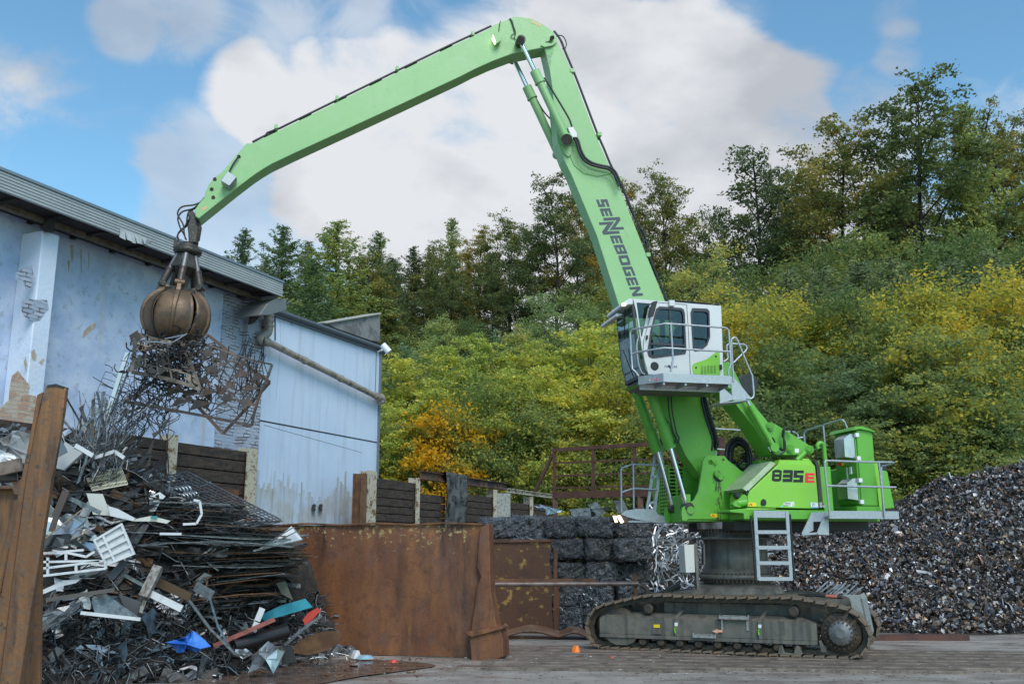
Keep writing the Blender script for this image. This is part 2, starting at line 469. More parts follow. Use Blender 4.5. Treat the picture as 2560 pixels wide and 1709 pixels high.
# work light near the knuckle
mb = MB(); mb.pprism(U, hq((20,430),(110,380),(195,465),(180,560),(90,620)), SV - .16, SV - .02)
wl = mb.build('work_light', GREEN_PALE, stick, bevel=.005)
mb = MB(); mb.pprism(U, hq((20,445),(45,470),(95,590),(70,600),(15,510)), SV - .15, SV - .05); mb.build('lens', mat('work_lamp_glow', (.9, 1, .7), .4, emit=((.85, 1, .6), 2.0)), stick)
mb = MB()
mb.tube([U.W(*p, SV - .02) for p in hq((340,130),(375,180),(440,400),(455,420))], .009, 5)
mb.tube([U.W(*p, SV - .02) for p in hq((360,130),(395,180),(462,400),(460,440),(440,500),(460,550))], .009, 5)
mb.tube(spline([U.W(*p, SV - .02) for p in hq((460,430),(400,440),(370,480),(400,515),(440,515))]), .007, 5)
mb.tube([U.W(*p, SV - .02) for p in hq((165,180),(150,250),(140,340),(135,380))], .009, 5)
mb.build('cable', BLACK, stick)

# ---------------------------------------------------------------- boom
BV = -.2
boom_px = [(1361,119),(1372,100),(1380,90),(1392,98),(1394,107),(1409,134),(1431,184),(1488,333),(1523,415),(1543,453),(1618,642),(1660,746),(1723,912),(1753,1000),(1774,1074),(1789,1134),
           (1811,1165),(1812,1205),(1790,1216),(1752,1190),(1715,1140),(1690,1088),(1671,1052),(1650,1030),(1600,905),(1548,766),(1493,592),(1429,438),(1409,398),(1394,358),(1386,279),(1380.5,219),(1374,174)]
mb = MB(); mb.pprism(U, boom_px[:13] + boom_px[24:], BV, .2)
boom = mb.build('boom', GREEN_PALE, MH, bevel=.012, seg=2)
mb = MB(); mb.pprism(U, boom_px[12:25], BV, .2)
bfoot = mb.build('boom_foot', GREEN, MH, bevel=.012, seg=2)
h = crop(1470, 480, 5.6)
mb = MB()
for fr, k in [(((113,107),(150,212),(268,100)),'S'), (((162,232),(202,342),(308,225)),'E'), (((305,612),(345,722),(452,605)),'E'), (((355,742),(410,870),(500,733)),'B'),
              (((415,890),(468,1028),(555,880)),'O'), (((475,1047),(528,1178),(615,1038)),'G'), (((525,1200),(568,1310),(670,1190)),'E'), (((577,1332),(627,1460),(725,1320)),'N')]:
    glyph(h(*fr), k, U, BV - .004, mb)
for poly in ([(212,362),(440,348),(457,387),(383,492),(495,487),(505,522),(300,532),(402,392),(222,402)],
             [(150,425),(367,411),(268,550),(435,543),(446,580),(213,598),(198,555),(268,455),(163,462)]):
    mb.prism(U, [U.P(*p, BV - .004) for p in h(*poly)], BV - .004, BV)
mb.build('lettering', DECAL_DARK, boom)
a = crop(1150, 0, 2.01)
# worn, scuffed patch where the stick head rubs
mb = MB(); mb.pprism(U, hq((1040,690),(1180,670),(1215,740),(1170,880),(1120,950),(1080,900)), BV - .003, BV)
mb.pprism(U, hq((1090,960),(1160,930),(1150,1050),(1120,1090)), BV - .003, BV)
mb.build('scuffed_patch', mat('scraped_primer', (.25, .27, .22), .6, var=[((.2, .5, .15), 14, .45, .55)]), boom)
# welded collar and gussets
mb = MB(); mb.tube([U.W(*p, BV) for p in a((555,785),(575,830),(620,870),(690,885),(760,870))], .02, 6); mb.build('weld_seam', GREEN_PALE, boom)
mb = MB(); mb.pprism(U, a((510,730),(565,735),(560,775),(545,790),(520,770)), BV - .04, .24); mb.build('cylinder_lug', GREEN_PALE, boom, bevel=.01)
# black hydraulic hoses up the back of the boom
def offs(pts, dx, dy=0): return [(x + dx, y + dy) for x, y in pts]
back = [(1382,78),(1398,100),(1411,132),(1433,184),(1460,254),(1490,333),(1507,372),(1525,415),(1545,452),(1583,540),(1620,640),(1662,746),(1690,830)]
mb = MB()
for dx, v in ((2, -.08), (4, .0), (3, .08)):
    mb.tube(spline([U.W(x + dx, y, v) for x, y in back], 4), .017, 7)
mb.tube(spline([U.W(*p, -.03) for p in [(1548,452),(1558,470),(1575,520),(1598,565),(1613,592),(1622,640),(1640,690)]]), .022, 7)
mb.tube(spline([U.W(*p, .0) for p in [(1393,88),(1408,92),(1416,110),(1412,124)]]), .012, 6)
mb.tube(spline([U.W(*p, .05) for p in [(1391,90),(1401,98),(1408,112),(1407,124)]]), .012, 6)
mb.build('hydraulic_hose', BLACK, boom)
mb = MB()
for v, r in ((-.3, .03), (-.36, .03)):
    d = -4 if v < -.33 else 0
    mb.tube(spline([U.W(x + d, y - d, v) for x, y in [(1422,328),(1432,334),(1445,352),(1452,375),(1463,395),(1480,407),(1503,414),(1525,419),(1538,430),(1546,446),(1552,462)]], 5), r, 8)
mb.tube(spline([U.W(*p, -.4) for p in [(1360,195),(1372,212),(1390,242),(1410,275),(1424,300),(1430,318)]]), .02, 7)
mb.tube(spline([U.W(*p, .3) for p in [(1335,236),(1345,255),(1360,280),(1378,300)]]), .016, 6)
mb.build('hydraulic_hose', BLACK, boom)
mb = MB(); mb.pprism(U, a((540,640),(570,635),(590,670),(590,690),(560,690)), -.42, -.3); mb.build('valve_block', mat('cast_alloy', (.45, .45, .42), .45, .6), boom, bevel=.01)
mb = MB()
for (x, y) in [(1427,182),(1495,340),(1545,452),(1616,640)]:
    u, z = U.P(x, y, -.1); mb.box(U, u - .04, u + .05, -.22, .12, z - .04, z + .04)
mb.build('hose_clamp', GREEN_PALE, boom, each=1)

# ---------------------------------------------------------------- hydraulic cylinders
def cylinder(name, F, v, pin0, head, gland, pin1, rb, rr, m, parent, flip_band=True):
    """pin0: barrel foot pin, head: barrel end, pin1: rod-end pin (pixels traced on the near plane v0)"""
    a0, h0, p1 = pin0, head, pin1
    b = MB()
    A, H, P1 = [F.w(u, v, z) for (u, z) in (a0, h0, p1)]
    d = (H - A).normalized()
    b.cyl(A, H, rb, n=24)
    b.cyl(H - d * gland, H + d * .03, rb * 1.22, n=24)
    b.cyl(H - d * (gland + .03), H - d * gland, rb * 1.34, n=24)
    b.cyl(A - F.t * rb * 1.3, A + F.t * rb * 1.3, rb * 1.15, n=18)
    o = b.build(name, m, parent)
    b = MB(); b.cyl(H, P1, rr, n=18); b.build('rod', CHROME, o)
    b = MB(); b.cyl(P1 - F.t * rb * 1.25, P1 + F.t * rb * 1.25, rr * 1.9, n=18)
    b.build('rod_eye', SOOT, o)
    return o
VN = -.38
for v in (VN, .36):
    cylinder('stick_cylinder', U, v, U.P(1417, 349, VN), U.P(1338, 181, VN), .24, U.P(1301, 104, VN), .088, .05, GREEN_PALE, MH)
    cylinder('boom_cylinder', U, v, U.P(1600, 905, VN), U.P(1675.5, 1117, VN), .42, U.P(1718, 1268, VN), .1, .052, GREEN, MH)
mb = MB(); mb.cyl(U.W(1417, 349, VN - .1), U.W(1417, 349, VN - .15), .12, n=20); mb.cyl(U.W(1301, 101, VN - .1), U.W(1301, 101, VN - .14), .085, n=20)
mb.build('pin_cap', SOOT, boom, each=1)
c2 = crop(1540, 1000, 4.6125)
mb = MB()
for dx in (0, 8): mb.tube(spline([U.W(x + dx, y, -.5) for x, y in c2((600,-60),(610,120),(640,280),(665,390),(690,430),(680,480),(665,490))], 5), .016, 6)
mb.tube(spline([U.W(*p, .15) for p in c2((430,60),(470,200),(500,350),(520,470),(540,520))], 5), .018, 6)
mb.build('cylinder_hose', BLACK, MH)
# hose bundle on the back of the boom foot
mb = MB()
for i in range(7):
    f = i / 6
    pts = [(1752 + 10 * f, 985), (1757 + 13 * f, 1015), (1766 + 14 * f, 1050), (1775 + 13 * f, 1075), (1782 + 12 * f, 1100), (1784 + 10 * f - 8 * abs(f - .5), 1125)]
    mb.tube(spline([U.W(x, y, -.22 + .4 * ((i * 3) % 7) / 6) for x, y in pts], 4), .02, 6)
mb.build('hose_bundle', BLACK, MH)
mb = MB()
for i in range(8):
    f = i / 7; v = -.3 + .55 * ((i * 5) % 8) / 7
    cx_, cy_ = 1846 + 3 * f, 1128 + 4 * f
    rx, ry = 31 - 14 * f * .8, 34 - 13 * f
    pts = [(cx_ - rx, 1185), (cx_ - rx, cy_ + 10), (cx_ - rx * .8, cy_ - ry * .55), (cx_ - rx * .1, cy_ - ry), (cx_ + rx * .7, cy_ - ry * .5), (cx_ + rx * 1.0, cy_ + 20), (cx_ + rx * .8, 1200)]
    mb.tube(spline([U.W(x, y, v) for x, y in pts], 5), .036 - .008 * f, 8)
mb.build('hose_loop', BLACK, MH)
mb = MB()
for k in range(14):
    x = 1840 + random.uniform(0, 70); y = 1140 + random.uniform(0, 50)
    mb.tube(spline([U.W(x, y, random.uniform(-.2, .4)), U.W(x + random.uniform(-10, 20), y - 12, random.uniform(-.2, .4)), U.W(x + random.uniform(5, 26), 1190 + random.uniform(0, 20), random.uniform(-.2, .4))], 5), .02, 6)
u0, z0 = U.P(1850, 1200, 0)
mb.box(U, u0, u0 + .6, -.3, .4, z0 - .2, z0 + .25)
mb.build('valve_hoses', BLACK, MH)

# ---------------------------------------------------------------- upper carriage
BR = -.5
br_px = [(1755,1173),(1757,1152),(1763,1141),(1770,1138),(1811,1139),(1820,1150),(1850,1174),(1883,1196),(1883,1298),(1720,1296),(1716,1302),(1706,1300),(1704,1285),(1706,1268),(1716,1262),(1735,1249),(1746,1228),(1750,1206)]
prof = [U.P(x, y, BR) for x, y in br_px]
c2h = lambda x, y, r: [(U.P(*c2((x, y))[0], BR)[0] + r * math.cos(t), U.P(*c2((x, y))[0], BR)[1] + r * math.sin(t)) for t in [2 * math.pi * i / 16 for i in range(16)]]
for i, (v0, v1) in enumerate(((BR, BR + .06), (.44, .5))):
    mb = MB(); mb.holed(U, prof, [c2h(1090, 715, .052), c2h(1237, 686, .025)], v0, v1)
    o = mb.build('boom_bracket', GREEN, MH)
    if i == 0:
        b = MB(); b.pprism(U, c2((1150,810),(1175,812),(1235,870),(1235,905),(1210,925),(1150,880),(1135,840)), BR - .06, BR)
        b.cyl(U.W(*c2((1172,850))[0], BR - .06), U.W(*c2((1172,850))[0], BR - .1), .05, n=16)
        b.cyl(U.W(*c2((1150,720))[0], BR - .05), U.W(*c2((1150,720))[0], BR), .04, n=12)
        b.cyl(U.W(*c2((862,1265))[0], BR - .05), U.W(*c2((862,1265))[0], BR), .075, n=20)
        b.build('pin_keeper', GREEN, o, bevel=.005)
        b = MB()
        for k in range(46):      # grease run below the pin
            x = random.gauss(1180, 22); y = 925 + random.random() ** 1.3 * 440; l = random.uniform(10, 90)
            b.pprism(U, c2((x - 3, y), (x + 3, y), (x + 2, y + l), (x - 2, y + l)), BR - .003, BR)
        b.pprism(U, c2((1130,850),(1160,810),(1185,808),(1240,880),(1232,925),(1200,945),(1150,935),(1120,890)), BR - .003, BR)
        b.build('grease_run', SOOT, o)
        b = MB(); b.pprism(U, c2((1090,1305),(1170,1308),(1170,1350),(1092,1347)), BR - .004, BR); b.build('warning_sticker', YELLOW, o)
        b = MB(); b.prism(U, [U.P(*p, BR - .006) for p in c2((1100,1345),(1118,1312),(1138,1345),(1128,1341),(1118,1322),(1108,1341))], BR - .006, BR - .004); b.build('warning_symbol', DECAL_BLACK, o)
# floor, sole plate
def pu(x, y, v): return U.P(x, y, v)[0]
z_sole = U.P(1790, 1298, BR)[1]
u_front, u_back = pu(1720, 1296, BR), pu(2200, 1296, -1.2)
mb = MB(); um_ = pu(1862, 1290, -1.2); mb.box(U, u_front, um_, -.46, 1.3, z_sole - .04, z_sole + .12); mb.box(U, um_, u_back, -1.2, 1.3, z_sole - .04, z_sole + .14)
mb.box(U, u_front, u_front + .1, -.44, .44, z_sole + .1, z_sole + .5)
deck = mb.build('upper_deck', GREEN, MH, bevel=.01)
mb = MB(); mb.box(U, u_front + .7, u_back - .2, -1.1, 1.2, z_sole - .22, z_sole - .045); mb.build('belly_plate', DARK, MH)
# slewing ring and pylon
FX = crop(1400, 1250, 2.61)
mb = MB(); ax = Vector((0, 0, 1))
zt = z_sole - .05
def rpx(w): return w / 2 / 2400 * (CY * .978)
mb.lathe((CX, CY, zt - .13), ax, [(0, .74), (.13, .76)], 48); mb.build('slewing_ring', STEEL, MH)
z1 = 2 + (1368 - 1345) / 2454 * (CY - .6); z2 = 2 + (1368 - 1440) / 2454 * (CY - .6); z3 = 2 + (1368 - 1478) / 2454 * (CY - .6)
mb = MB()
mb.lathe((CX, CY, z3), ax, [(0, .66), (z2 - z3 - .05, .66), (z2 - z3 - .05, .74), (z2 - z3 + .05, .74), (z2 - z3 + .05, .69), (z2 - z3 + .16, .69), (z2 - z3 + .16, .64),
                            (z1 - z3 - .02, .64), (z1 - z3 - .02, .80), (z1 - z3 + .015, .80), (z1 - z3 + .03, .68), (zt - z3 - .13, .68)], 56)
pyl = mb.build('pylon', OLIVE, MH)
mb = MB()
for k in range(56):
    t = 2 * math.pi * k / 56; p = Vector((CX + .71 * math.cos(t), CY + .71 * math.sin(t), 0))
    mb.cyl(p + ax * (zt - .21), p + ax * (zt - .13), .022, n=6, smooth=False)
    mb.cyl(p + ax * (z2 - .1), p + ax * (z2 - .05), .022, n=6, smooth=False)
    mb.cyl(p + ax * (z2 + .05), p + ax * (z2 + .08), .018, n=6, smooth=False)
mb.build('bolt_ring', LINK, pyl)
# side panel with lettering
d = crop(1880, 1000, 4.6125)
PV = -1.45
pan = [(1869.5,1266.7),(1869.5,1240),(1874,1228),(1945,1161),(2038,1164),(2048,1271)]
top = [(1945,1161),(1952,1149),(1990,1150),(2003,1149.5),(2008,1146),(2035,1147.4),(2038,1164)]
mb = MB()
near = [U.P(x, y, PV) for x, y in pan]
mb.prism(U, near, PV, -.62)
panel = mb.build('side_panel', GREEN_PANEL, MH, bevel=.012, seg=2)
uA, zA = U.P(1945, 1161, PV); uB, zB = U.P(2038, 1164, PV)
zT = U.P(1990, 1149.5, PV + .12)[1]
mb = MB(); mb.prism_pts([U.w(uA, PV, zA), U.w(uB, PV, zB), U.w(uB, -.7, zB), U.w(uA, -.7, zA)], [U.w(uA + .1, PV + .12, zT), U.w(uB - .02, PV + .12, zT), U.w(uB - .02, -.7, zT), U.w(uA + .1, -.7, zT)])
mb.build('panel_hood', GREEN_PANEL, panel, bevel=.01)
mb = MB(); u2, z2_ = U.P(2008, 1146, PV + .12); mb.box(U, u2, uB - .03, PV + .14, -.75, zT - .01, zT + .035); mb.build('hood_step', GREEN_PANEL, panel, bevel=.01)
kx = crop(1900, 1140, 10.455)
mb = MB()
glyph(kx((308,655),(555,660),(328,345)), '8', U, PV - .004, mb)
glyph(kx((590,668),(845,672),(612,352)), '3', U, PV - .004, mb)
glyph(kx((868,678),(1125,682),(888,365)), 'S', U, PV - .004, mb)
mb.build('lettering', DECAL_BLACK, panel)
mb = MB(); glyph(kx((1175,688),(1425,690),(1185,435)), 'E', U, PV - .004, mb); mb.build('lettering', DECAL_RED, panel)
mb = MB(); mb.pprism(U, kx((100,1105),(160,1150),(175,1230),(155,1280),(50,1280),(32,1230),(45,1150)), PV - .03, PV); mb.build('latch', BLACK, panel, bevel=.006)
mb = MB(); mb.pprism(U, kx((1318,1203),(1515,1212),(1525,1355),(1340,1350)), PV - .004, PV); st = mb.build('sticker', WHITE, panel)
mb = MB(); mb.pprism(U, kx((1335,1325),(1522,1328),(1524,1355),(1338,1350)), PV - .006, PV - .004)
for q in (((1360,1215),(1372,1300)), ((1385,1215),(1400,1300)), ((1420,1220),(1435,1290))):
    (x0, y0), (x1, y1) = q; mb.pprism(U, kx((x0,y0),(x0+10,y0),(x1+10,y1),(x1,y1)), PV - .006, PV - .004)
mb.build('sticker_print', BLUE, panel)
mb = MB(); mb.pprism(U, kx((612,1230),(640,1205),(720,1190),(850,1195),(875,1170),(905,1240),(895,1290),(850,1318),(760,1312),(690,1290),(620,1280)), PV - .004, PV); st = mb.build('leaf_emblem', WHITE, panel)
mb = MB(); mb.pprism(U, kx((850,1240),(875,1185),(890,1250),(870,1300),(830,1312)), PV - .006, PV - .004); mb.build('leaf_print', mat('leaf_print', (.4, .7, .2), .5), panel)
mb = MB(); mb.pprism(U, kx((548,1282),(604,1286),(600,1335),(545,1332)), PV - .004, PV); mb.build('sticker', mat('teal_sticker', (.2, .6, .55), .4), panel)
mb = MB(); mb.pprism(U, d((-40,1175),(48,1180),(48,1225),(-42,1222)), PV - .004, PV); st = mb.build('warning_sticker', YELLOW, panel)
mb = MB(); mb.prism(U, [U.P(*p, PV - .006) for p in d((-34,1217),(-14,1184),(6,1217),(-6,1213),(-14,1195),(-24,1213))], PV - .006, PV - .004); mb.build('warning_symbol', DECAL_BLACK, o)
def text(body, F, px0, px1, v, m, parent, name='lettering'):
    """a line of small print from px0 to px1 (baseline), laid on the face at v"""
    cu = bpy.data.curves.new('t', 'FONT'); cu.body = body; cu.extrude = 0; cu.resolution_u = 2
    ob = bpy.data.objects.new('t', cu); COL.objects.link(ob)
    dg = bpy.context.evaluated_depsgraph_get(); dg.update()
    me = ob.evaluated_get(dg).to_mesh()
    vs = [Vector(q.co) for q in me.vertices]; fs = [tuple(p.vertices) for p in me.polygons]
    bpy.data.objects.remove(ob); bpy.data.curves.remove(cu)
    w = max(p.x for p in vs)
    A, B = F.W(*px0, v), F.W(*px1, v); L = (B - A).length; X = (B - A).normalized(); Z = Vector((0, 0, 1))
    Z = (Z - X * Z.dot(X)).normalized(); s_ = L / w
    b = MB(); b.add([A + X * p.x * s_ + Z * p.y * s_ - F.t * .0015 for p in vs], fs)
    return b.build(name, m, parent)
text('GREEN', U, *kx((635,1245),(810,1250)), PV - .006, DECAL_BLACK, panel)
text('EFFICIENCY', U, *kx((630,1285),(800,1292)), PV - .006, DECAL_BLACK, panel)
# sloping dusty cover inside the panel
mb = MB()
i0, i1 = U.P(1868, 1222, PV), U.P(1952, 1143, PV)
mb.prism_pts([U.w(near[2][0] - .03, -1.42, near[2][1] - .0), U.w(near[3][0] - .03, -1.42, near[3][1] + .02), U.w(near[3][0] - .03, -.4, near[3][1] + .05), U.w(near[2][0] - .03, -.4, near[2][1] + .03)],
             [U.w(near[2][0] - .1, -1.36, near[2][1] + .06), U.w(near[3][0] - .1, -1.36, near[3][1] + .07), U.w(near[3][0] - .1, -.45, near[3][1] + .08), U.w(near[2][0] - .1, -.45, near[2][1] + .06)])
mb.build('sloping_cover', mat('dusty_green', (.28, .4, .2), .5, var=[((.4, .46, .33), 5, .4, .65), ((.12, .3, .06), 8, .6, .75)]), MH)
# rail under the panel
mb = MB(); mb.pprism(U, d((-70,1245),(-250,1262),(-255,1290),(-95,1305),(-90,1370),(-60,1372),(880,1372),(900,1270),(20,1258)), PV - .08, -.9)
mb.build('side_rail', GREEN, MH, bevel=.01)
c_ = mb = MB(); mb.pprism(U, c2((1500,1268),(1510,1240),(1845,1245),(1845,1252)), PV - .09, PV - .02); mb.build('rail_edge', GREEN_PANEL, MH)
# cab-lift support cylinder with rubber stops
mb = MB()
mb.cyl(U.W(*c2((1390,1190))[0], -1.35), U.W(*c2((1520,1170))[0], -1.35), .085, n=16)
mb.pprism(U, c2((1345,1200),(1380,1150),(1430,1160),(1440,1240),(1370,1225)), -1.42, -1.28)
mb.pprism(U, c2((1410,1140),(1480,1080),(1520,1110),(1500,1180),(1420,1190)), -1.42, -1.2)
mb.build('arm_rest', GREEN, MH, bevel=.008)
mb = MB(); mb.pprism(U, c2((1375,1090),(1400,1055),(1445,1070),(1425,1130),(1395,1125)), -1.42, -1.28); mb.pprism(U, c2((1495,1070),(1520,1030),(1545,1040),(1530,1090),(1505,1095)), -1.42, -1.28)
mb.build('rubber_stop', BLACK, MH, bevel=.01)
# black upright strip, green box behind it
mb = MB(); mb.pprism(U, d((720,683),(752,685),(785,780),(810,1170),(845,1215),(845,1235),(782,1232),(770,1150),(745,770)), PV - .02, PV + .12); mb.build('rubber_seal', mat('grey_rubber', (.04, .037, .035), .6), MH, bevel=.006)
mb = MB()
for p in d((793,1190),(795,1220),(832,1221)): mb.cyl(U.W(*p, PV - .02), U.W(*p, PV - .045), .03, n=12)
mb.build('bolt', STEEL, MH, each=1)
mb = MB(); mb.pprism(U, d((775,765),(905,762),(945,1275),(840,1275),(815,1180)), PV + .12, -.7); mb.build('service_box', GREEN, MH, bevel=.01)
# rest of the engine house
mb = MB(); z_h = U.P(1955, 1135, -.62)[1]
mb.box(U, near[3][0], pu(2050, 1200, -.6), -.65, 1.35, z_sole + .1, z_h - .12)
mb.box(U, near[2][0] + .1, near[3][0] + .3, -.4, .42, z_sole + .1, z_h - .5)
mb.build('machinery_house', GREEN, MH, bevel=.02)
cw = crop(1880, 1000, 4.6125)
mb = MB(); mb.pprism(U, cw((1395,730),(1445,728),(1460,800),(1565,815),(1650,1245),(1500,1262),(1470,1255)), -1.1, 1.2); mb.build('counterweight', GREEN, MH, bevel=.03, seg=3)
mb = MB(); mb.pprism(U, cw((1445,728),(1545,740),(1560,812),(1460,800)), -1.0, 1.1); mb.pprism(U, cw((1480,1248),(1650,1246),(1660,1275),(1480,1275)), -1.08, 1.15); mb.build('dark_trim', DARK, MH)
mb = MB(); mb.pprism(U, cw((1405,725),(1450,722),(1510,1270),(1475,1270)), -1.3, -1.12); mb.build('corner_post', GREEN_PANEL, MH, bevel=.006)

# ---------------------------------------------------------------- switch cabinet
CVN = -1.42
cb = [U.P(*p, CVN) for p in d((1165,340),(1365,385),(1455,1218),(1268,1215))]
uL, uR = cb[3][0], cb[2][0]; zb = cb[3][1]; ztop = cb[0][1]
CD = .82
mb = MB(); mb.box(U, uL, uR, CVN, CVN + CD, zb, ztop)
cab_ = mb.build('switch_cabinet', GREEN, MH, bevel=.01)
mb = MB(); mb.prism(U, [(uL - .12, ztop - .02), (uL - .05, ztop + .06), (uL + .1, ztop + .07), (uR - .12, ztop + .03), (uR + .02, ztop - .02), (uR + .02, ztop - .05), (uR - .1, ztop - .02), (uL + .05, ztop + .01)], CVN - .06, CVN + CD + .06)
mb.build('cabinet_roof', GREEN, cab_, bevel=.006)
mb = MB(); mb.box(U, uL - .12, uR + .05, CVN - .01, CVN + CD, z_sole + .1, zb - .01); mb.build('plinth', GREEN, cab_, bevel=.008)
mb = MB(); mb.box(U, uL - .03, uL, CVN + .03, CVN + CD - .02, zb + .04, ztop - .05); dr = mb.build('cabinet_door', GREEN, cab_, bevel=.008)
Hh = ztop - zb
def hood(z0, z1, name='vent_hood'):
    b = MB(); b.prism(U, [(uL - .03, z0), (uL - .26, z0 + .03), (uL - .26, z1 - .1), (uL - .12, z1), (uL - .03, z1)], CVN + .05, CVN + .42); b.build(name, STEEL, cab_, bevel=.004)
hood(zb + .62 * Hh, zb + .95 * Hh); hood(zb + .07 * Hh, zb + .36 * Hh)
mb = MB()
for f in (.05, .33, .62, .93): mb.box(U, uL - .035, uL + .045, CVN - .02, CVN + .05, zb + f * Hh - .04, zb + f * Hh + .04)
mb.build('hinge', WHITE, cab_, bevel=.004, each=1)
mb = MB(); mb.prism_pts([U.w(uL - .035, CVN + .67 + .0, zb + .78 * Hh), U.w(uL - .035, CVN + .51, zb + .78 * Hh), U.w(uL - .035, CVN + .59, zb + .9 * Hh)],
                        [U.w(uL - .03, CVN + .67, zb + .78 * Hh), U.w(uL - .03, CVN + .51, zb + .78 * Hh), U.w(uL - .03, CVN + .59, zb + .9 * Hh)])
mb.build('voltage_sign', YELLOW, cab_)
mb = MB()
y0 = CVN + .59
for (a_, b_) in (((y0, .89), (y0 + .0, .84)), ((y0 + .012, .845), (y0 - .012, .82)), ((y0 - .008, .83), (y0 + .0, .795))):
    mb.bar(U.w(uL - .038, a_[0], zb + a_[1] * Hh), U.w(uL - .038, b_[0], zb + b_[1] * Hh), .016, .006)
for (p, q) in (((y0 + .08, .78), (y0 - .08, .78)), ((y0 + .08, .78), (y0, .9)), ((y0 - .08, .78), (y0, .9))):
    mb.bar(U.w(uL - .037, p[0], zb + p[1] * Hh), U.w(uL - .037, q[0], zb + q[1] * Hh), .008, .008)
mb.build('lightning_symbol', DECAL_BLACK, cab_)
mb = MB(); zs = zb + .57 * Hh; mb.box(U, uL - .1, uL - .03, CVN + .45, CVN + .56, zs - .03, zs + .03); mb.build('main_switch', YELLOW, cab_, bevel=.01)
mb = MB(); mb.cyl(U.w(uL - .16, CVN + .5, zs), U.w(uL - .1, CVN + .5, zs), .035, n=14); mb.build('switch_knob', DECAL_RED, cab_)
mb = MB(); mb.box(U, uL - .06, uL - .03, CVN + .2, CVN + .27, zb + .42 * Hh, zb + .52 * Hh); mb.box(U, uL - .05, uL - .03, CVN + .36, CVN + .4, zb + .36 * Hh, zb + .52 * Hh); mb.build('door_handle', WHITE, cab_, bevel=.005)
mb = MB()
mb.tube(spline([U.W(*p, -1.0) for p in d((760,560),(755,520),(790,490),(825,520),(835,600),(850,760))]), .045, 8); mb.build('vent_pipe', GREEN, MH)

# ---------------------------------------------------------------- walkways and rails
def rails(paths, parent, r=.021, name='railing', m=None):
    b = MB()
    for p in paths: b.tube(p, r, 8)
    return b.build(name, m or GALV_TUBE, parent)
WV = -1.92
wp = [U.P(*p, WV) for p in d((880,1272),(1700,1285),(1700,1370),(890,1367))]
mb = MB(); mb.box(U, wp[3][0], wp[2][0], WV, WV + .02, wp[2][1], wp[0][1]); mb.box(U, wp[3][0], wp[2][0], WV + .02, -1.0, wp[2][1] + .02, wp[2][1] + .06)
mb.box(U, wp[2][0] - .02, wp[2][0], WV + .02, -1.0, wp[2][1] + .06, wp[0][1])
walk = mb.build('rear_walkway', GALV, MH, bevel=.004)
def UW(pts, v, cr=d): return [U.W(*p, v) for p in cr(*pts)]
rails([spline(UW([(897,1340),(862,985),(838,740),(850,705),(880,697),(1200,708),(1460,713),(1620,715)], WV - .02), 4) + [U.W(*d((1640,722))[0], WV + .05), U.W(*d((1600,738))[0], WV + .25), U.W(*d((1500,760))[0], WV + .35)],
       UW([(868,985),(1490,1000),(1660,1003)], WV - .02), UW([(1462,713),(1495,990),(1530,1348)], WV - .02), [U.W(*d((1490,770))[0], WV + .35), U.W(*d((1515,1340))[0], WV + .35)]], walk)
V2 = -1.25
rails([[U.W(2118, 1070, V2), U.W(2112, 1055, V2), U.W(2106, 1049, V2), U.W(2098, 1050, V2 + .1), U.W(2012, 1077, -.1), U.W(2010, 1084, -.08), U.W(2012, 1110, -.08)],
       [U.W(2058, 1064, -.72), U.W(2068, 1168, -.72)], [U.W(2068, 1113, -.72), U.W(2032, 1125, -.35), U.W(2008, 1120, -.1)]], MH)
rails([[U.W(1935, 1078, .9), U.W(1985, 1079, .9), U.W(1994, 1085, .9), U.W(1996, 1120, .9)], [U.W(1994, 1095, .9), U.W(2010, 1092, .9)],
       [U.W(1785, 1071, 1.2), U.W(1850, 1075, 1.2)], [U.W(1790, 1122, 1.2), U.W(1830, 1125, 1.2)], [U.W(1787, 1071, 1.2), U.W(1790, 1140, 1.2)]], MH)
# side ladder
LV = -1.62
def L4(x, y): return U.W(*FX((x, y))[0], LV)
mb = MB()
for (x0, y0, x1, y1) in ((1272, 65, 1297, 520), (1480, 70, 1508, 520)):
    a_, b_ = L4(x0, y0), L4(x1, y1); mb.bar(a_, b_, .07, .03, up=U.t)
mb.pprism(U, FX((1265,65),(1485,70),(1490,115),(1268,112)), LV, LV + .03)
lad = mb.build('ladder', GALV, MH, bevel=.004)
for y, xo in ((207, 1275), (308, 1281), (409, 1287), (512, 1293)):
    b = MB(); b.bar(L4(xo, y), L4(xo + 222, y), .07, .045, up=U.t); b.build('rung', GALV, lad, bevel=.004)
mb = MB(); mb.tube([L4(1243, 100), L4(1262, 300), L4(1275, 515)], .02, 6); mb.tube([L4(1500, 90), L4(1515, 300), L4(1528, 505)], .02, 6); mb.build('ladder_rail', BLACK, lad, each=1)
# foothold bracket
mb = MB()
mb.pprism(U, d((690,1290),(705,1300),(710,1500),(580,1560),(575,1530)), -1.62, -1.60)
mb.pprism(U, d((850,1275),(882,1290),(890,1555),(765,1550),(748,1530)), -1.75, -1.73)
mb.build('foothold_plate', GALV, MH, bevel=.003, each=1)
mb = MB(); mb.slab(U.W(*d((580,1530))[0], -1.62), U.W(*d((750,1522))[0], -1.74), U.W(*d((750,1545))[0], -1.74), U.W(*d((580,1558))[0], -1.62), .2)
mb.slab(U.W(*d((700,1290))[0], -1.62), U.W(*d((845,1290))[0], -1.74), U.W(*d((830,1395))[0], -1.74), U.W(*d((705,1400))[0], -1.62), .05)
mb.build('foothold_step', GALV, MH, each=1)

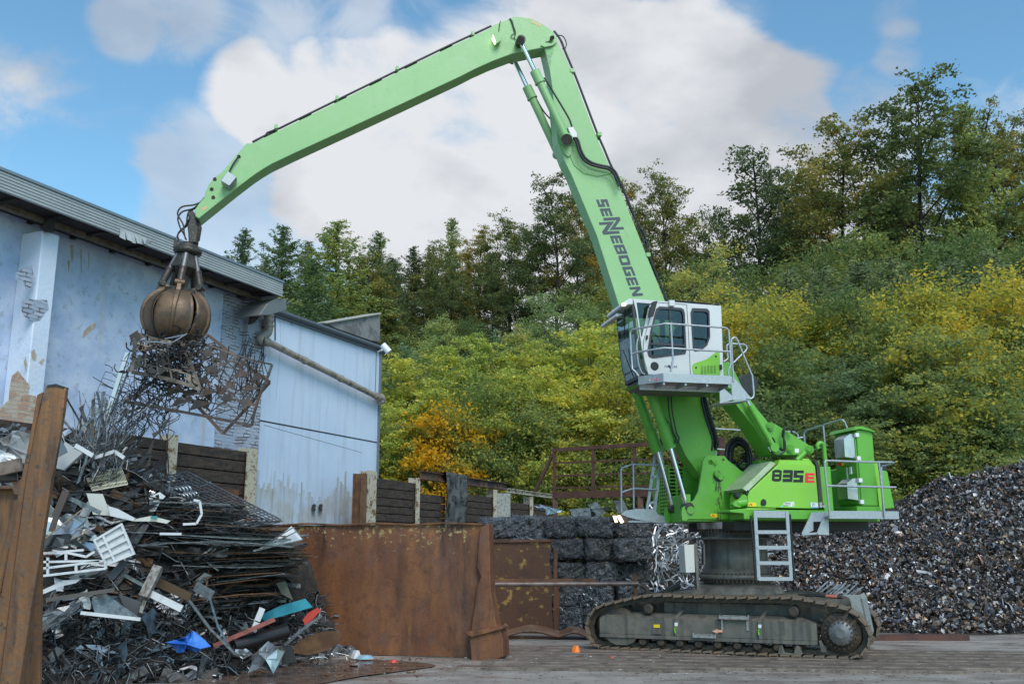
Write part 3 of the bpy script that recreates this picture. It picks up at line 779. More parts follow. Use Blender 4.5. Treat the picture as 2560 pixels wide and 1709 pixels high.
# ---------------------------------------------------------------- radiator cage and front platform (far side)
RV = .52
r0, r1 = pu(1670, 1230, RV), pu(1713, 1230, RV)
zr0, zr1 = U.P(1660, 1288, RV)[1], U.P(1690, 1167, RV)[1]
def slots(nx, nz, a0, a1, b0, b1, gx, gz):
    out = []
    w = (a1 - a0) / nx; hh = (b1 - b0) / nz
    for i in range(nx):
        for k in range(nz):
            x0, x1 = a0 + i * w + gx, a0 + (i + 1) * w - gx; y0, y1 = b0 + k * hh + gz, b0 + (k + 1) * hh - gz
            c = min(x1 - x0, y1 - y0) * .35
            out.append([(x0 + c, y0), (x1 - c, y0), (x1, y0 + c), (x1, y1 - c), (x1 - c, y1), (x0 + c, y1), (x0, y1 - c), (x0, y0 + c)])
    return out
mb = MB(); ru1 = r1 + .35
mb.holed(U, [(r0, zr0), (ru1, zr0), (ru1, zr1), (r0, zr1)], slots(4, 13, r0 + .03, ru1 - .03, zr0 + .02, zr1 - .02, .018, .014), RV, RV + .015)
X = Frame(*(U.w(r0, RV, 0).xy), 102)      # front face of the cage, running away from the camera
mb.holed(X, [(0, zr0), (.92, zr0 + .03), (.92, zr1 - .05), (0, zr1)], slots(4, 13, .03, .5, zr0 + .02, zr1 - .03, .014, .016), 0, -.015)
mb.box(U, r0, ru1, RV, RV + .92, zr1 - .01, zr1 + .005)
cage = mb.build('radiator_cage', GREEN_PANEL, MH)
mb = MB(); mb.box(U, r0 + .1, ru1, RV + .1, RV + .85, zr0, zr1 - .05); mb.build('radiator_core', BLACK, cage)
q = U.w
def emblem(b, yy, zz):
    pts = [(0, 0), (.05, .05), (0, .1), (.05, .15), (0, .2)]
    for i in range(4): b.bar(X.w(yy + pts[i][0], .02, zz + pts[i][1]), X.w(yy + pts[i + 1][0], .02, zz + pts[i + 1][1]), .02, .01)
mb = MB(); emblem(mb, .56, zr0 + .3); emblem(mb, .62, zr0 + .3); mb.build('emblem', DECAL_BLACK, cage)
FV = .45
mb = MB(); mb.pprism(U, c2((60,1312),(110,1272),(230,1250),(440,1255),(490,1318),(600,1345),(606,1420),(470,1408),(300,1385),(150,1350)), FV, FV + .02)
pl = [U.P(*p, FV) for p in c2((60,1312),(606,1420))]
mb.box(U, pl[0][0] + .15, pl[1][0], FV + .02, 1.5, pl[1][1] + .02, pl[1][1] + .05)
fp = mb.build('front_platform', GALV, MH)
rails([[U.W(*p, FV) for p in c2((66,1290),(58,800),(70,780),(185,738),(500,748))], [U.W(*p, FV) for p in c2((200,738),(206,1250))], [U.W(*p, FV) for p in c2((62,1062),(200,1015),(470,1030))]], fp)
mb = MB(); V3 = FV + .05
mb.bar(U.W(1657, 1113, V3), U.W(1635.4, 1282, V3), .06, .03, up=U.t); mb.bar(U.W(1638.6, 1134, V3), U.W(1618, 1272, V3), .06, .03, up=U.t)
fl = mb.build('front_ladder', GALV, MH)
for (xa, ya, xb, yb) in ((1628.5, 1193, 1646.5, 1188), (1624, 1226, 1642, 1222), (1620.5, 1258, 1637.5, 1254)):
    b = MB(); b.bar(U.W(xa, ya, V3), U.W(xb, yb, V3), .05, .03, up=U.t); b.build('rung', GALV, fl)
mb = MB(); mb.pprism(U, c2((100,1330),(130,1355),(150,1420),(60,1410),(0,1380),(10,1320)), FV + .02, FV + .5); mb.build('lamp_bracket', mat('brown_steel', (.09, .07, .055), .6, .3), MH)
for pts in (((20,1330),(48,1325),(92,1402),(66,1415)), ((-28,1330),(0,1330),(18,1405),(0,1408))):
    mb = MB(); mb.pprism(U, c2(*pts), FV - .04, FV + .02); o = mb.build('work_lamp', LAMP, MH)
# ---------------------------------------------------------------- cab
b_ = crop(1540, 720, 4.6125)
KV = -1.6
def KP(pts, v=KV): return [U.P(*p, v) for p in b_(*pts)]
side = KP([(198,122),(1212,205),(1240,1012),(372,1002),(345,930),(322,830),(302,720),(286,605),(262,450),(232,260)])
qwin = KP([(236,165),(386,176),(300,560),(291,560),(272,430)])
dwin = KP([(500,222),(745,238),(772,255),(785,300),(802,715),(790,750),(430,798),(385,780),(368,725),(400,500),(465,250)])
rwin = KP([(880,240),(1045,246),(1072,275),(1080,560),(1050,650),(985,705),(915,722),(888,690),(862,290)])
mb = MB(); mb.holed(U, side, [qwin, dwin, rwin], KV, KV + .05)
uF, uBk = side[0][0], side[1][0]; zRf = side[0][1]; zFl = side[3][1]
mb.box(U, uBk - .05, uBk, KV + .05, -.66, side[2][1], side[1][1])                      # rear wall
mb.prism(U, [side[0], side[1], (side[1][0], side[1][1] - .07), (side[0][0], side[0][1] - .07)], KV + .05, -.66)   # roof
far = [(u, z) for u, z in side]
mb.holed(U, far, [[(uF + .12, zRf - .12), (uF + .9, zRf - .15), (uF + .9, zFl + .5), (uF + .32, zFl + .5)], [(uF + 1.0, zRf - .15), (uF + 1.5, zRf - .18), (uF + 1.5, zFl + .6), (uF + 1.0, zFl + .6)]], -.66, -.61)
cabo = mb.build('cab', CABW, MH)
mb = MB(); mb.box(U, side[3][0] - .02, uBk, KV + .02, -.62, zFl - .03, zFl + .05); mb.build('cab_floor', DARK, cabo)
def grow(loop, k):
    cx_ = sum(p[0] for p in loop) / len(loop); cz_ = sum(p[1] for p in loop) / len(loop)
    return [(cx_ + (u - cx_) * k, cz_ + (z - cz_) * k) for u, z in loop]
for lp, k in ((dwin, .93), (rwin, .88)):
    mb = MB(); mb.holed(U, grow(lp, 1.035), [grow(lp, k)], KV - .015, KV + .02); o = mb.build('window_frame', RUBBER, cabo)
    mb = MB(); mb.prism(U, grow(lp, .96), KV + .022, KV + .03); mb.build('pane', GLASS, cabo)
mb = MB(); mb.pprism(U, b_((378,628),(802,648),(805,672),(374,652)), KV - .012, KV + .02); mb.pprism(U, b_((612,232),(628,233),(640,640),(628,640)), KV - .0, KV + .02); mb.build('window_bar', RUBBER, cabo)
mb = MB(); mb.prism(U, qwin, KV + .02, KV + .03); mb.build('pane', GLASS, cabo)
mb = MB()      # door seams
for pl_ in ([(320,600),(310,720),(325,830),(372,1000)], [(815,190),(830,420),(845,700),(858,1005)], [(480,165),(815,190)], [(320,600),(395,330),(430,180)]):
    mb.tube([U.W(*p, KV) for p in b_(*pl_)], .006, 5)
mb.build('door_seam', RUBBER, cabo)
gp = KP([(1195,742),(1150,740),(1040,820),(905,865),(880,885),(878,920),(890,990),(1200,1007)])
mb = MB(); mb.prism(U, gp, KV - .006, KV + .0); gpo = mb.build('green_panel', GREEN_PANEL, cabo)
mb = MB()
for ix in range(5):
    for iz in range(8):
        x = 978 + ix * 37; y = 900 + iz * 12 - (ix > 1) * 8
        mb.pprism(U, b_((x, y), (x + 26, y + 1), (x + 26, y + 5), (x, y + 4)), KV - .009, KV - .006)
for p in b_((923,915),(1153,787)): mb.cyl(U.W(*p, KV - .015), U.W(*p, KV - .005), .02, n=10)
mb.build('vent_slots', DARK, cabo)
mb = MB(); mb.lathe(U.W(*b_((450,896))[0], KV - .02), U.t, [(0, .07), (.02, .085)], 20); o = mb.build('door_handle', BLACK, cabo)
o.scale = (1, 1, 1)
mb = MB(); mb.pprism(U, b_((355,540),(372,540),(368,590),(350,590)), KV - .05, KV); mb.pprism(U, b_((1203,880),(1225,882),(1228,935),(1205,935)), KV - .05, KV); mb.build('latch', BLACK, cabo, bevel=.004)
text('MAXCAB', U, *b_((560,915),(706,918)), KV - .003, DECAL_DARK, cabo)
mb = MB(); mb.prism(U, [U.P(*p, KV - .005) for p in b_((600,885),(618,885),(640,925),(620,925))], KV - .005, KV - .003); mb.build('emblem', DECAL_BLACK, cabo)
# roof fittings
mb = MB(); r_ = KP([(680,150),(690,138),(1105,170),(1105,185)], KV + .1); mb.prism(U, r_, KV + .1, -.8); mb.build('roof_hatch', BLACK, cabo, bevel=.01)
mb = MB(); mb.pprism(U, b_((614,135),(678,138),(680,208),(618,203)), KV - .06, KV + .1); mb.build('roof_bracket', CABW, cabo, bevel=.008)
mb = MB(); vis = KP([(198,120),(150,120),(75,168),(62,205),(82,215),(150,190),(198,190)]); mb.prism(U, vis, KV, -.62); visor = mb.build('visor', CABW, cabo, bevel=.015)
mb = MB()
for x in (80, 96): mb.cyl(U.W(*b_((x, 190))[0], KV - .02), U.W(*b_((x, 190))[0], KV), .03, n=12)
mb.build('lens', LAMP, cabo)
mb = MB(); mb.prism(U, [(u - .02, z - .13) for u, z in vis[2:5]] + [(vis[5][0], vis[5][1] - .12)], KV + .3, -.3); mb.build('lamp_housing', CABW, cabo, bevel=.01)
mb = MB(); mb.tube([U.W(*b_((1192, 190))[0], -1.2), U.W(*b_((1190, 40))[0], -1.2)], .006, 5); mb.pprism(U, b_((1150,190),(1160,165),(1195,168),(1195,200)), -1.3, -1.1); mb.build('aerial', BLACK, cabo)
mb = MB(); mb.pprism(U, b_((425,155),(482,145),(432,325),(375,338),(385,250)), KV - .16, KV - .12); mb.tube([U.W(*p, KV - .1) for p in b_((440,160),(385,190),(375,220),(400,235))], .014, 6); mb.build('mirror', BLACK, cabo, bevel=.01)
# windscreen
fr = KP([(198,190),(232,300),(262,450),(286,605),(302,720),(322,830),(345,930),(372,1002)])
fr2 = [(u - .0, z) for u, z in fr]
ws_top, ws_bot = fr[0], KP([(320, 990)])[0]
mb = MB(); Wf = Frame(*(U.w(0, 0, 0).xy), 12)
gpts = [ws_top, KP([(205,500)])[0], KP([(215,760)])[0], KP([(255,960)])[0], ws_bot]
gpts = [KP([(185,200)])[0], KP([(215,520)])[0], KP([(250,800)])[0], KP([(300,985)])[0]]
mb.prism(U, gpts + [(u + .012, z) for u, z in gpts[::-1]], KV + .03, -.64); mb.build('windscreen', GLASS, cabo)
mb = MB()
for v0, v1 in ((KV, KV + .035), (-.66, -.61)):
    mb.prism(U, gpts + [(u + .05, z) for u, z in gpts[::-1]], v0, v1)
mb.box(U, gpts[3][0] - .02, gpts[3][0] + .3, KV, -.61, gpts[3][1] - .07, gpts[3][1] - .0)
mb.build('windscreen_frame', RUBBER, cabo, bevel=.004)
mb = MB(); mb.tube(spline([U.W(*p, KV - .03) for p in b_((262,545),(240,640),(245,760),(262,880),(295,970),(330,992))]), .018, 8); mb.build('grab_handle', GALV_TUBE, cabo)
mb = MB(); mb.tube([U.w(gpts[3][0] - .03, -1.2, gpts[3][1]), U.w(gpts[1][0] - .04, -1.0, gpts[1][1] - .2)], .012, 5); mb.tube([U.w(gpts[0][0] - .04, -1.3, gpts[0][1]), U.w(gpts[1][0] - .04, -1.1, gpts[1][1])], .01, 5); mb.build('wiper', BLACK, cabo)
# inside the cab
sx, sz = U.P(*b_((745, 790))[0], -1.12)
mb = MB(); mb.box(U, sx - .28, sx + .22, -1.36, -.88, sz - .02, sz + .1); mb.prism(U, [(sx + .16, sz + .05), (sx + .3, sz + .08), (sx + .36, sz + .85), (sx + .26, sz + .85)], -1.34, -.9); mb.box(U, sx - .1, sx + .1, -1.25, -1.0, zFl + .05, sz); seat = mb.build('seat', DARK, cabo, bevel=.03)
mb = MB()
for v in (-1.42, -.82): mb.box(U, sx - .42, sx + .1, v - .05, v + .05, sz + .12, sz + .2); mb.cyl(U.w(sx - .36, v, sz + .2), U.w(sx - .38, v, sz + .33), .018, n=8)
mb.build('armrest_console', RUBBER, cabo, bevel=.01)
mb = MB(); mb.tube([U.w(sx - .62, -1.12, sz - .1), U.w(sx - .6, -1.12, sz + .3)], .03, 8)
cc = Vector(U.w(sx - .56, -1.12, sz + .34)); nn = (U.e * .75 + Vector((0, 0, .66))).normalized(); xx = U.t; yy = nn.cross(xx)
mb.tube([cc + (xx * math.cos(t) + yy * math.sin(t)) * .2 for t in [2 * math.pi * i / 24 for i in range(25)]], .014, 6, caps=False); mb.build('steering_wheel', BLACK, cabo)

# cab platform
PLV = -2.1
pf = {k: U.P(*b_(p)[0], PLV) for k, p in dict(tl=(530,985), tr=(1320,1012), br=(1320,1108), bl=(545,1066)).items()}
lf = U.P(*b_((258, 1020))[0], -1.68); lfb = U.P(*b_((250, 1112))[0], -1.68)
zb_, zt_ = pf['br'][1], pf['tr'][1]
mb = MB()
plan = [(lf[0], -1.68), (pf['bl'][0], PLV), (pf['br'][0], PLV), (pf['br'][0], -1.58), (lf[0], -1.58)]
for (a_, b2) in ((0, 1), (1, 2), (2, 3)):
    (ua, va), (ub, vb) = plan[a_], plan[b2]
    mb.slab(U.w(ua, va, zb_), U.w(ub, vb, zb_), U.w(ub, vb, zt_), U.w(ua, va, zt_), .012)
platf = mb.build('cab_platform', GALV, MH)
mb = MB()
du = pf['br'][0] - lf[0]
n = 44
def vnear(u): return PLV if u > pf['bl'][0] else PLV + (pf['bl'][0] - u) / (pf['bl'][0] - lf[0]) * .42
for i in range(n + 1):
    u = lf[0] + .03 + (du - .06) * i / n; mb.bar(U.w(u, vnear(u) + .02, zb_ + .03), U.w(u, -1.58, zb_ + .03), .008, .03)
for k in range(9):
    v = -2.06 + k * .055; u0_ = lf[0] + .03 if v > -1.7 else pf['bl'][0] - (v - PLV) / .42 * (pf['bl'][0] - lf[0]); mb.bar(U.w(u0_, v, zb_ + .03), U.w(pf['br'][0] - .02, v, zb_ + .03), .008, .03)
mb.build('grating', mat('grating_steel', (.16, .16, .15), .5, .6), platf)
mb = MB()
for f in (.0, .33, .66, 1.0): u = pf['bl'][0] + (pf['br'][0] - .04 - pf['bl'][0]) * f; mb.box(U, u, u + .04, -2.08, -1.58, zb_ - .05, zb_ + .015)
mb.box(U, lf[0] + .05, pf['br'][0], -1.62, -1.58, zb_ - .08, zb_ + .02)
mb.build('cross_beam', GALV, platf)
mb = MB()
for x0, x1, yy0, yy1 in ((384, 436, 1048, 1070), (1224, 1284, 1040, 1068)): mb.pprism(U, b_((x0, yy0), (x1, yy0), (x1, yy1), (x0, yy1)), PLV - .004 if x0 > 500 else vnear(U.P(*b_((410, 1060))[0], -1.95)[0]) - .01, PLV if x0 > 500 else vnear(U.P(*b_((410, 1060))[0], -1.95)[0]) + .01)
mb.build('warning_sticker', YELLOW, platf)
mb = MB()
for x0, x1, y in ((536, 615, 1048), (1214, 1296, 1084), (440, 515, 1052)):
    v = PLV if x0 > 530 else vnear(U.P(*b_((475, 1060))[0], -2.0)[0]) - .01
    for k in range(6):
        x = x0 + (x1 - x0) * k / 6; w = (x1 - x0) / 13
        mb.pprism(U, b_((x, y + 12), (x + w, y + 12), (x + w * 2, y - 12), (x + w, y - 12)), v - .004, v)
mb.build('red_stripes', DECAL_RED, platf)
def KV_(x): return PLV if x >= 555 else PLV + (555 - x) / 380 * .42
def krail(pts, v=None): return [U.W(*b_(p)[0], (KV_(p[0]) if v is None else v)) for p in pts]
rails([krail([(262,1015),(225,965),(187,930),(172,700),(164,520),(170,495),(195,475),(400,440),(560,410),(640,413),(900,430),(1240,455),(1275,460),(1298,485),(1310,620),(1326,880),(1300,930),(1295,960),(1300,1010)]),
       krail([(180,765),(230,742),(400,712),(560,690),(800,703),(1310,733)]), krail([(632,415),(645,620),(657,820),(648,870),(630,960)])], platf, .02)
rails([krail([(1355,1078),(1342,860),(1328,620),(1335,585),(1360,568),(1388,575),(1400,600),(1540,940),(1572,1010),(1590,1220),(1585,1250),(1560,1275),(1500,1273)], -2.05),
       krail([(1240,850),(1280,825),(1292,800),(1276,690),(1280,655),(1310,640),(1470,648),(1500,660),(1510,690),(1495,725),(1460,755),(1355,860)], -1.6)], platf, .02)
mb = MB(); mb.pprism(U, b_((1322,1020),(1365,1020),(1380,1050),(1562,1268),(1530,1297),(1342,1290)), -2.05, -2.035)
mb.pprism(U, b_((1195,1190),(1250,1158),(1340,1240),(1340,1290),(1198,1330)), -2.05, -2.035)
pA = [U.P(*b_(p)[0], -2.04) for p in ((1200,1330),(1530,1297))]
mb.slab(U.w(pA[0][0], -2.04, pA[0][1]), U.w(pA[1][0], -2.04, pA[1][1]), U.w(pA[1][0], -1.6, pA[1][1]), U.w(pA[0][0], -1.6, pA[0][1]), .02)
mb.pprism(U, b_((1195,1190),(1250,1158),(1340,1240),(1562,1268),(1530,1297),(1340,1290),(1198,1330)), -1.62, -1.605)
mb.build('access_step', GALV, platf, bevel=.003)
# base frame of the cab and its carrying bracket
bf = KP([(330,1010),(1215,1015),(1200,1165),(400,1140),(335,1090)])
mb = MB(); mb.prism(U, bf, -1.56, -.55); mb.build('cab_base', mat('cab_floor_steel', (.13, .125, .11), .55, .4, var=[((.2, .19, .16), 8, .4, .7)]), MH, bevel=.008)
mb = MB(); mb.pprism(U, b_((175,1130),(260,1160),(290,1200),(230,1250),(205,1200)), -.75, -.55); mb.pprism(U, b_((180,1120),(500,1130),(1180,1160),(1180,1200),(300,1140)), -1.2, -.6); mb.build('cab_bracket', GREEN, MH, bevel=.01)
mb = MB(); mb.pprism(U, b_((1190,900),(1240,860),(1290,845),(1420,1100),(1400,1160),(1200,1160)), -1.25, -.5); mb.build('cab_carrier', GREEN, MH, bevel=.012)
# cab arm
AV = -1.1
arm_px = [(1812,915),(1822,903),(1838,930),(1860,975),(1880,1004),(1895,1024),(1908,1039),(1921,1056),(1928,1054),(1937,1058.5),(1967,1076),(2024,1113),(2030,1116),(2032,1124),(2027,1134),(2008,1137),(1932,1136),(1919,1119),(1888,1072),(1843,1015),(1800,955)]
mb = MB(); mb.pprism(U, arm_px, AV, AV + .58); arm = mb.build('cab_arm', GREEN, MH, bevel=.012, seg=2)
mb = MB()
for (x, y, r) in ((1925.5,1065,.085),(1975,1121,.085),(1933,1118,.07),(2024,1123,.085)):
    mb.cyl(U.W(x, y, AV - .05), U.W(x, y, AV), r, n=20); mb.cyl(U.W(x, y, AV - .08), U.W(x, y, AV - .05), r * .5, n=12)
mb.build('pin_boss', GREEN, arm, each=2)
mb = MB(); mb.pprism(U, d((493,555),(540,558),(542,606),(495,603)), AV - .004, AV); mb.build('sticker', WHITE, arm)
mb = MB(); A_, B_ = U.W(1934, 1118, AV - .12), U.W(1874, 1013, AV - .12)
mb.cyl(A_, B_, .062, n=20); mb.cyl(A_ - U.t * .06, A_ + U.t * .12, .09, n=16); cyl_ = mb.build('lift_cylinder', GREEN, MH)
mb = MB(); mb.cyl(B_, U.W(1860, 988, AV - .12), .035, n=14); mb.build('rod', CHROME, cyl_)
mb = MB(); mb.cyl(U.W(2012, 1130, AV - .1), U.W(1992, 1150, AV - .1), .05, n=14); mb.build('link_rod', GREEN, MH)
mb = MB()
for o_ in (0, 14):
    mb.tube(spline([U.W(*p, AV - .1 - o_ * .003) for p in d((215 + o_,430),(250,455),(285,530),(350,575 - o_),(382 - o_,545),(378 - o_,470),(352 + o_,410),(360 + o_,340),(400,318),(440,330),(465,380))]), .017, 6)
mb.tube(spline([U.W(*p, AV - .12) for p in d((190,545),(230,605),(290,635),(350,610),(385,560),(370,440))]), .017, 6)
mb.build('arm_hose', BLACK, arm)
mb = MB(); mb.tube([U.W(*p, AV - .14) for p in d((185,540),(200,560),(215,590))], .018, 6); mb.tube([U.W(*p, AV - .14) for p in d((260,500),(280,540),(330,610))], .014, 6); mb.build('hose_fitting', STEEL, arm)
mb = MB(); A_ = U.W(1862, 962, -.8); mb.cyl(A_ - U.t * .2, A_ + U.t * .2, .2, n=20); mb.build('hose_reel', BLACK, MH)

# ---------------------------------------------------------------- operator
def skinned(name, pts, edges, rad, m, parent=None, sub=2):
    me = bpy.data.meshes.new(name)
    off = Vector(pts[0]) if parent is None else WOFF[parent.name]
    me.from_pydata([tuple(Vector(p) - off) for p in pts], edges, [])
    me.materials.append(m)
    o = bpy.data.objects.new(name, me); COL.objects.link(o)
    if parent: o.parent = parent
    else: o.location = off
    WOFF[o.name] = off
    mo = o.modifiers.new('skin', 'SKIN'); mo.use_smooth_shade = True
    for i, r in enumerate(rad):
        sv = me.skin_vertices[0].data[i]; sv.radius = (r, r) if not isinstance(r, tuple) else r; sv.use_root = (i == 0)
    s_ = o.modifiers.new('sub', 'SUBSURF'); s_.levels = sub; s_.render_levels = sub
    return o
SKIN = mat('skin', (.5, .26, .18), .5)
def h_(u, v, z): return U.w(sx + u, -1.12 + v, sz + .1 + z)
pts = [h_(.05, 0, .08), h_(.07, 0, .28), h_(.06, 0, .46), h_(.02, 0, .56), h_(-.01, 0, .63), h_(-.015, 0, .72), h_(-.01, 0, .79),
       h_(.04, -.19, .47), h_(-.02, -.25, .22), h_(-.26, -.24, .14), h_(-.34, -.23, .15),
       h_(.04, .19, .47), h_(-.02, .25, .22), h_(-.26, .24, .14), h_(-.34, .23, .15),
       h_(-.38, -.1, .07), h_(-.5, -.12, -.32), h_(-.6, -.12, -.36), h_(-.38, .1, .07), h_(-.5, .12, -.32), h_(-.6, .12, -.36)]
ed = [(0,1),(1,2),(2,3),(3,4),(4,5),(5,6),(2,7),(7,8),(8,9),(9,10),(2,11),(11,12),(12,13),(13,14),(0,15),(15,16),(16,17),(0,18),(18,19),(19,20)]
rad = [.13,.14,.13,.055,.07,.1,.07,.07,.05,.035,.035,.07,.05,.035,.035,.08,.05,.04,.08,.05,.04]
man = skinned('person', pts, ed, rad, SKIN)
tag(man, 'bald person in a dark grey jacket seated at the controls inside the white cab', 'person')
skinned('jacket', pts[:3] + [h_(.04, 0, .5)] + [pts[7], pts[8], pts[9], pts[11], pts[12], pts[13]], [(0,1),(1,2),(2,3),(2,4),(4,5),(5,6),(2,7),(7,8),(8,9)], [.15,.16,.15,.08,.085,.065,.05,.085,.065,.05], mat('grey_jacket', (.05, .055, .065), .8), man)
mb = MB(); hd = h_(-.115, 0, .69)
mb.lathe(hd, -U.e, [(0, .028), (.035, .01)], 8)
for v in (-.035, .035): mb.lathe(h_(-.1, v, .725), -U.e, [(0, .012), (.01, .008)], 8)
mb.lathe(h_(-.012, -.1, .69), -U.t, [(0, .03), (.015, .02)], 8)
mb.build('face', SKIN, man)

# ---------------------------------------------------------------- grab
F_ = crop(300, 560, 4.6125)
RUST_T = mat('rusty_grab_shell', (.13, .082, .05), .48, .3, var=[((.2, .115, .055), 2.5, .45, .7), ((.045, .034, .028), 3, .5, .7), ((.03, .025, .02), 8, .6, .72)], bump=(30, .25))
TA = U.W(*F_((785, 285))[0], 0); TB = U.W(*F_((652, 1080))[0], 0)
gax = (TA - TB).normalized()
gx = (U.e - gax * U.e.dot(gax)).normalized(); gy = gax.cross(gx)      # gy away from camera
if gy.dot(U.t) < 0: gy = -gy
HS = (TA - TB).length / 1.23
def gp_(r, phi, hh): return TB + gx * (r * math.cos(phi)) + gy * (r * math.sin(phi)) + gax * (hh * HS)
mb = MB()
mb.pprism(U, F_((770,-140),(835,-160),(880,-110),(885,0),(905,30),(895,130),(885,215),(790,215),(785,100),(775,10),(800,-60)), -.14, .14)
grab = mb.build('grab', SOOT, MH, bevel=.02)
mb = MB(); mb.pprism(U, F_((855,-60),(930,0),(905,150),(880,160),(885,20)), -.05, .2)
mb.lathe(gp_(0, 0, 1.12), gax, [(0, .2), (.03, .26), (.1, .27), (.13, .2), (.17, .2), (.24, .12)], 32); mb.build('rotator', SOOT, grab)
mb = MB(); mb.pprism(U, F_((610,265),(630,150),(690,235),(700,260),(640,335)), -.12, .02); mb.build('guard', SOOT, grab, bevel=.01)
mb = MB()
mb.lathe(gp_(0, 0, .42), gax, [(0, .2), (.1, .2), (.12, .11), (.5, .11), (.9, .1)], 20)
for i in range(5):
    ph = R(-90) + R(36) + i * R(72)
    for (r0_, h0, r1_, h1) in ((.1, .78, .27, .86), (.1, 1.1, .2, 1.12)): pass
    A0, A1 = ph - .42, ph + .42
    mb.prism_pts([gp_(.08, A0, 1.12), gp_(.19, A0, 1.12), gp_(.19, A1, 1.12), gp_(.08, A1, 1.12)], [gp_(.1, A0, .72), gp_(.29, A0, .86), gp_(.29, A1, .86), gp_(.1, A1, .72)])
mb.lathe(gp_(0, 0, .36), gax, [(0, .3), (.02, .33), (.13, .33), (.15, .28)], 10, smooth=False)
mb.build('head_frame', SOOT, grab, bevel=.01)
for i in range(5):
    ph = R(-90) + i * R(72) + R(2)
    top_, kn = gp_(.17, ph, 1.1), gp_(.37, ph, .53)
    d_ = (kn - top_); mid = top_ + d_ * .48
    b = MB(); b.cyl(mid, top_ + d_ * .95, .068, n=18); b.cyl(mid, mid + d_ * .05, .076, n=18); b.cyl(top_ + d_ * .88, top_ + d_ * .97, .05, n=14)
    o = b.build('grab_cylinder', mat('rusty_cylinder', (.07, .052, .045), .42, .4, bump=(30, .2)) if i == 0 else bpy.data.materials['rusty_cylinder'], MH)
    b = MB(); b.cyl(top_, mid, .05, n=16); b.build('rod', mat('dull_chrome', (.2, .2, .205), .5, .7) if i == 0 else bpy.data.materials['dull_chrome'], o)
    # tine shell
    b = MB(); NT, NW = 26, 10
    RH, RV_ = .63, .50
    outer = []; inner = []
    for a_i in range(NT + 1):
        s_ = a_i / NT
        th = R(33 + 135 * s_)
        hw = .365 * (math.sin(math.pi * (.13 + .79 * s_)) ** .7)
        rr = RH * math.sin(th)
        if th > math.pi / 2: rr = RH * math.sin(th) ** .85
        am = min(hw / max(rr, .05), R(34))
        ro, ri = [], []
        for k in range(NW + 1):
            w = (k / NW * 2 - 1) * am
            zz = RV_ * math.cos(th)
            ro.append(gp_(rr, ph + w, zz)); ri.append(gp_(rr - .03, ph + w, zz * .96))
        outer.append(ro); inner.append(ri)
    n1 = NW + 1
    vs = [p for r_ in outer for p in r_] + [p for r_ in inner for p in r_]
    K = (NT + 1) * n1
    fs = []
    for a_i in range(NT):
        for k in range(NW):
            q0 = a_i * n1 + k
            fs.append((q0, q0 + 1, q0 + n1 + 1, q0 + n1)); fs.append((K + q0, K + q0 + n1, K + q0 + n1 + 1, K + q0 + 1))
        for k in (0, NW):
            q0 = a_i * n1 + k; fs.append((q0, q0 + n1, K + q0 + n1, K + q0))
    for a_i in (0, NT):
        for k in range(NW): q0 = a_i * n1 + k; fs.append((q0, K + q0, K + q0 + 1, q0 + 1))
    b.add(vs, fs, True)
    tine = b.build('tine', RUST_T, MH)
    # back rib and knuckle
    b = MB(); rib = []
    for s_ in [k / 22 for k in range(23)]:
        th = R(30 + 136 * s_); rr = RH * math.sin(th) + .05 * (1 - s_ * .6)
        rib.append((rr, RV_ * math.cos(th) + .03 * math.cos(th), .05 * (1 - .55 * s_) + .01))
    rib = [(.36, .56, .055), (.37, .50, .06)] + rib[1:]
    L_, Rr, Li, Ri = [], [], [], []
    up = 1
    vs = []
    for (rr, zz, w) in rib:
        tt = Vector((-math.sin(ph), math.cos(ph)))
        side_ = (gx * tt.x + gy * tt.y) * w
        o_ = gp_(rr, ph, zz); i_ = gp_(max(rr - .14, .05), ph, zz * .86 if zz < .45 else zz - .05)
        vs += [o_ - side_ * .7, o_ + side_ * .7, i_ + side_ * 1.3, i_ - side_ * 1.3]
    fs = []
    for k in range(len(rib) - 1):
        for j in range(4):
            j2 = (j + 1) % 4; fs.append((k * 4 + j, k * 4 + j2, k * 4 + 4 + j2, k * 4 + 4 + j))
    fs += [(3, 2, 1, 0), tuple(len(vs) - 4 + j for j in range(4))]
    b.add(vs, fs); b.build('rib', RUST_T, tine, bevel=.008)
    b = MB(); sd_ = gx * -math.sin(ph) + gy * math.cos(ph)
    kk = gp_(.37, ph, .54); b.cyl(kk - sd_ * .09, kk + sd_ * .09, .06, n=14); kk2 = gp_(.2, ph, .46); b.cyl(kk2 - sd_ * .1, kk2 + sd_ * .1, .06, n=14)
    b.prism_pts([gp_(.2, ph - .18, .5), gp_(.2, ph - .18, .36), gp_(.48, ph - .08, .36), gp_(.4, ph - .08, .56)], [gp_(.2, ph + .18, .5), gp_(.2, ph + .18, .36), gp_(.48, ph + .08, .36), gp_(.4, ph + .08, .56)])
    b.build('knuckle', RUST_T if i in (0, 2) else SOOT, tine)
e = crop(440, 340, 4.6125)
mb = MB()
for pts_, v in (([(330,710),(280,765),(200,795),(90,810),(40,840),(18,900),(50,960),(85,1030),(95,1120),(110,1190)], -.1), ([(270,785),(210,830),(160,850),(90,865),(45,900),(22,960),(50,1060),(90,1130),(120,1200)], -.04),
                ([(240,830),(160,860),(130,930),(120,1010),(80,1070),(30,1120),(12,1170)], .05), ([(260,790),(185,860),(150,960),(120,1040),(60,1080),(20,1140),(30,1200)], .12)):
    mb.tube(spline([U.W(*p, v) for p in e(*pts_)], 5), .017, 6)
mb.build('grab_hose', SOOT, grab)

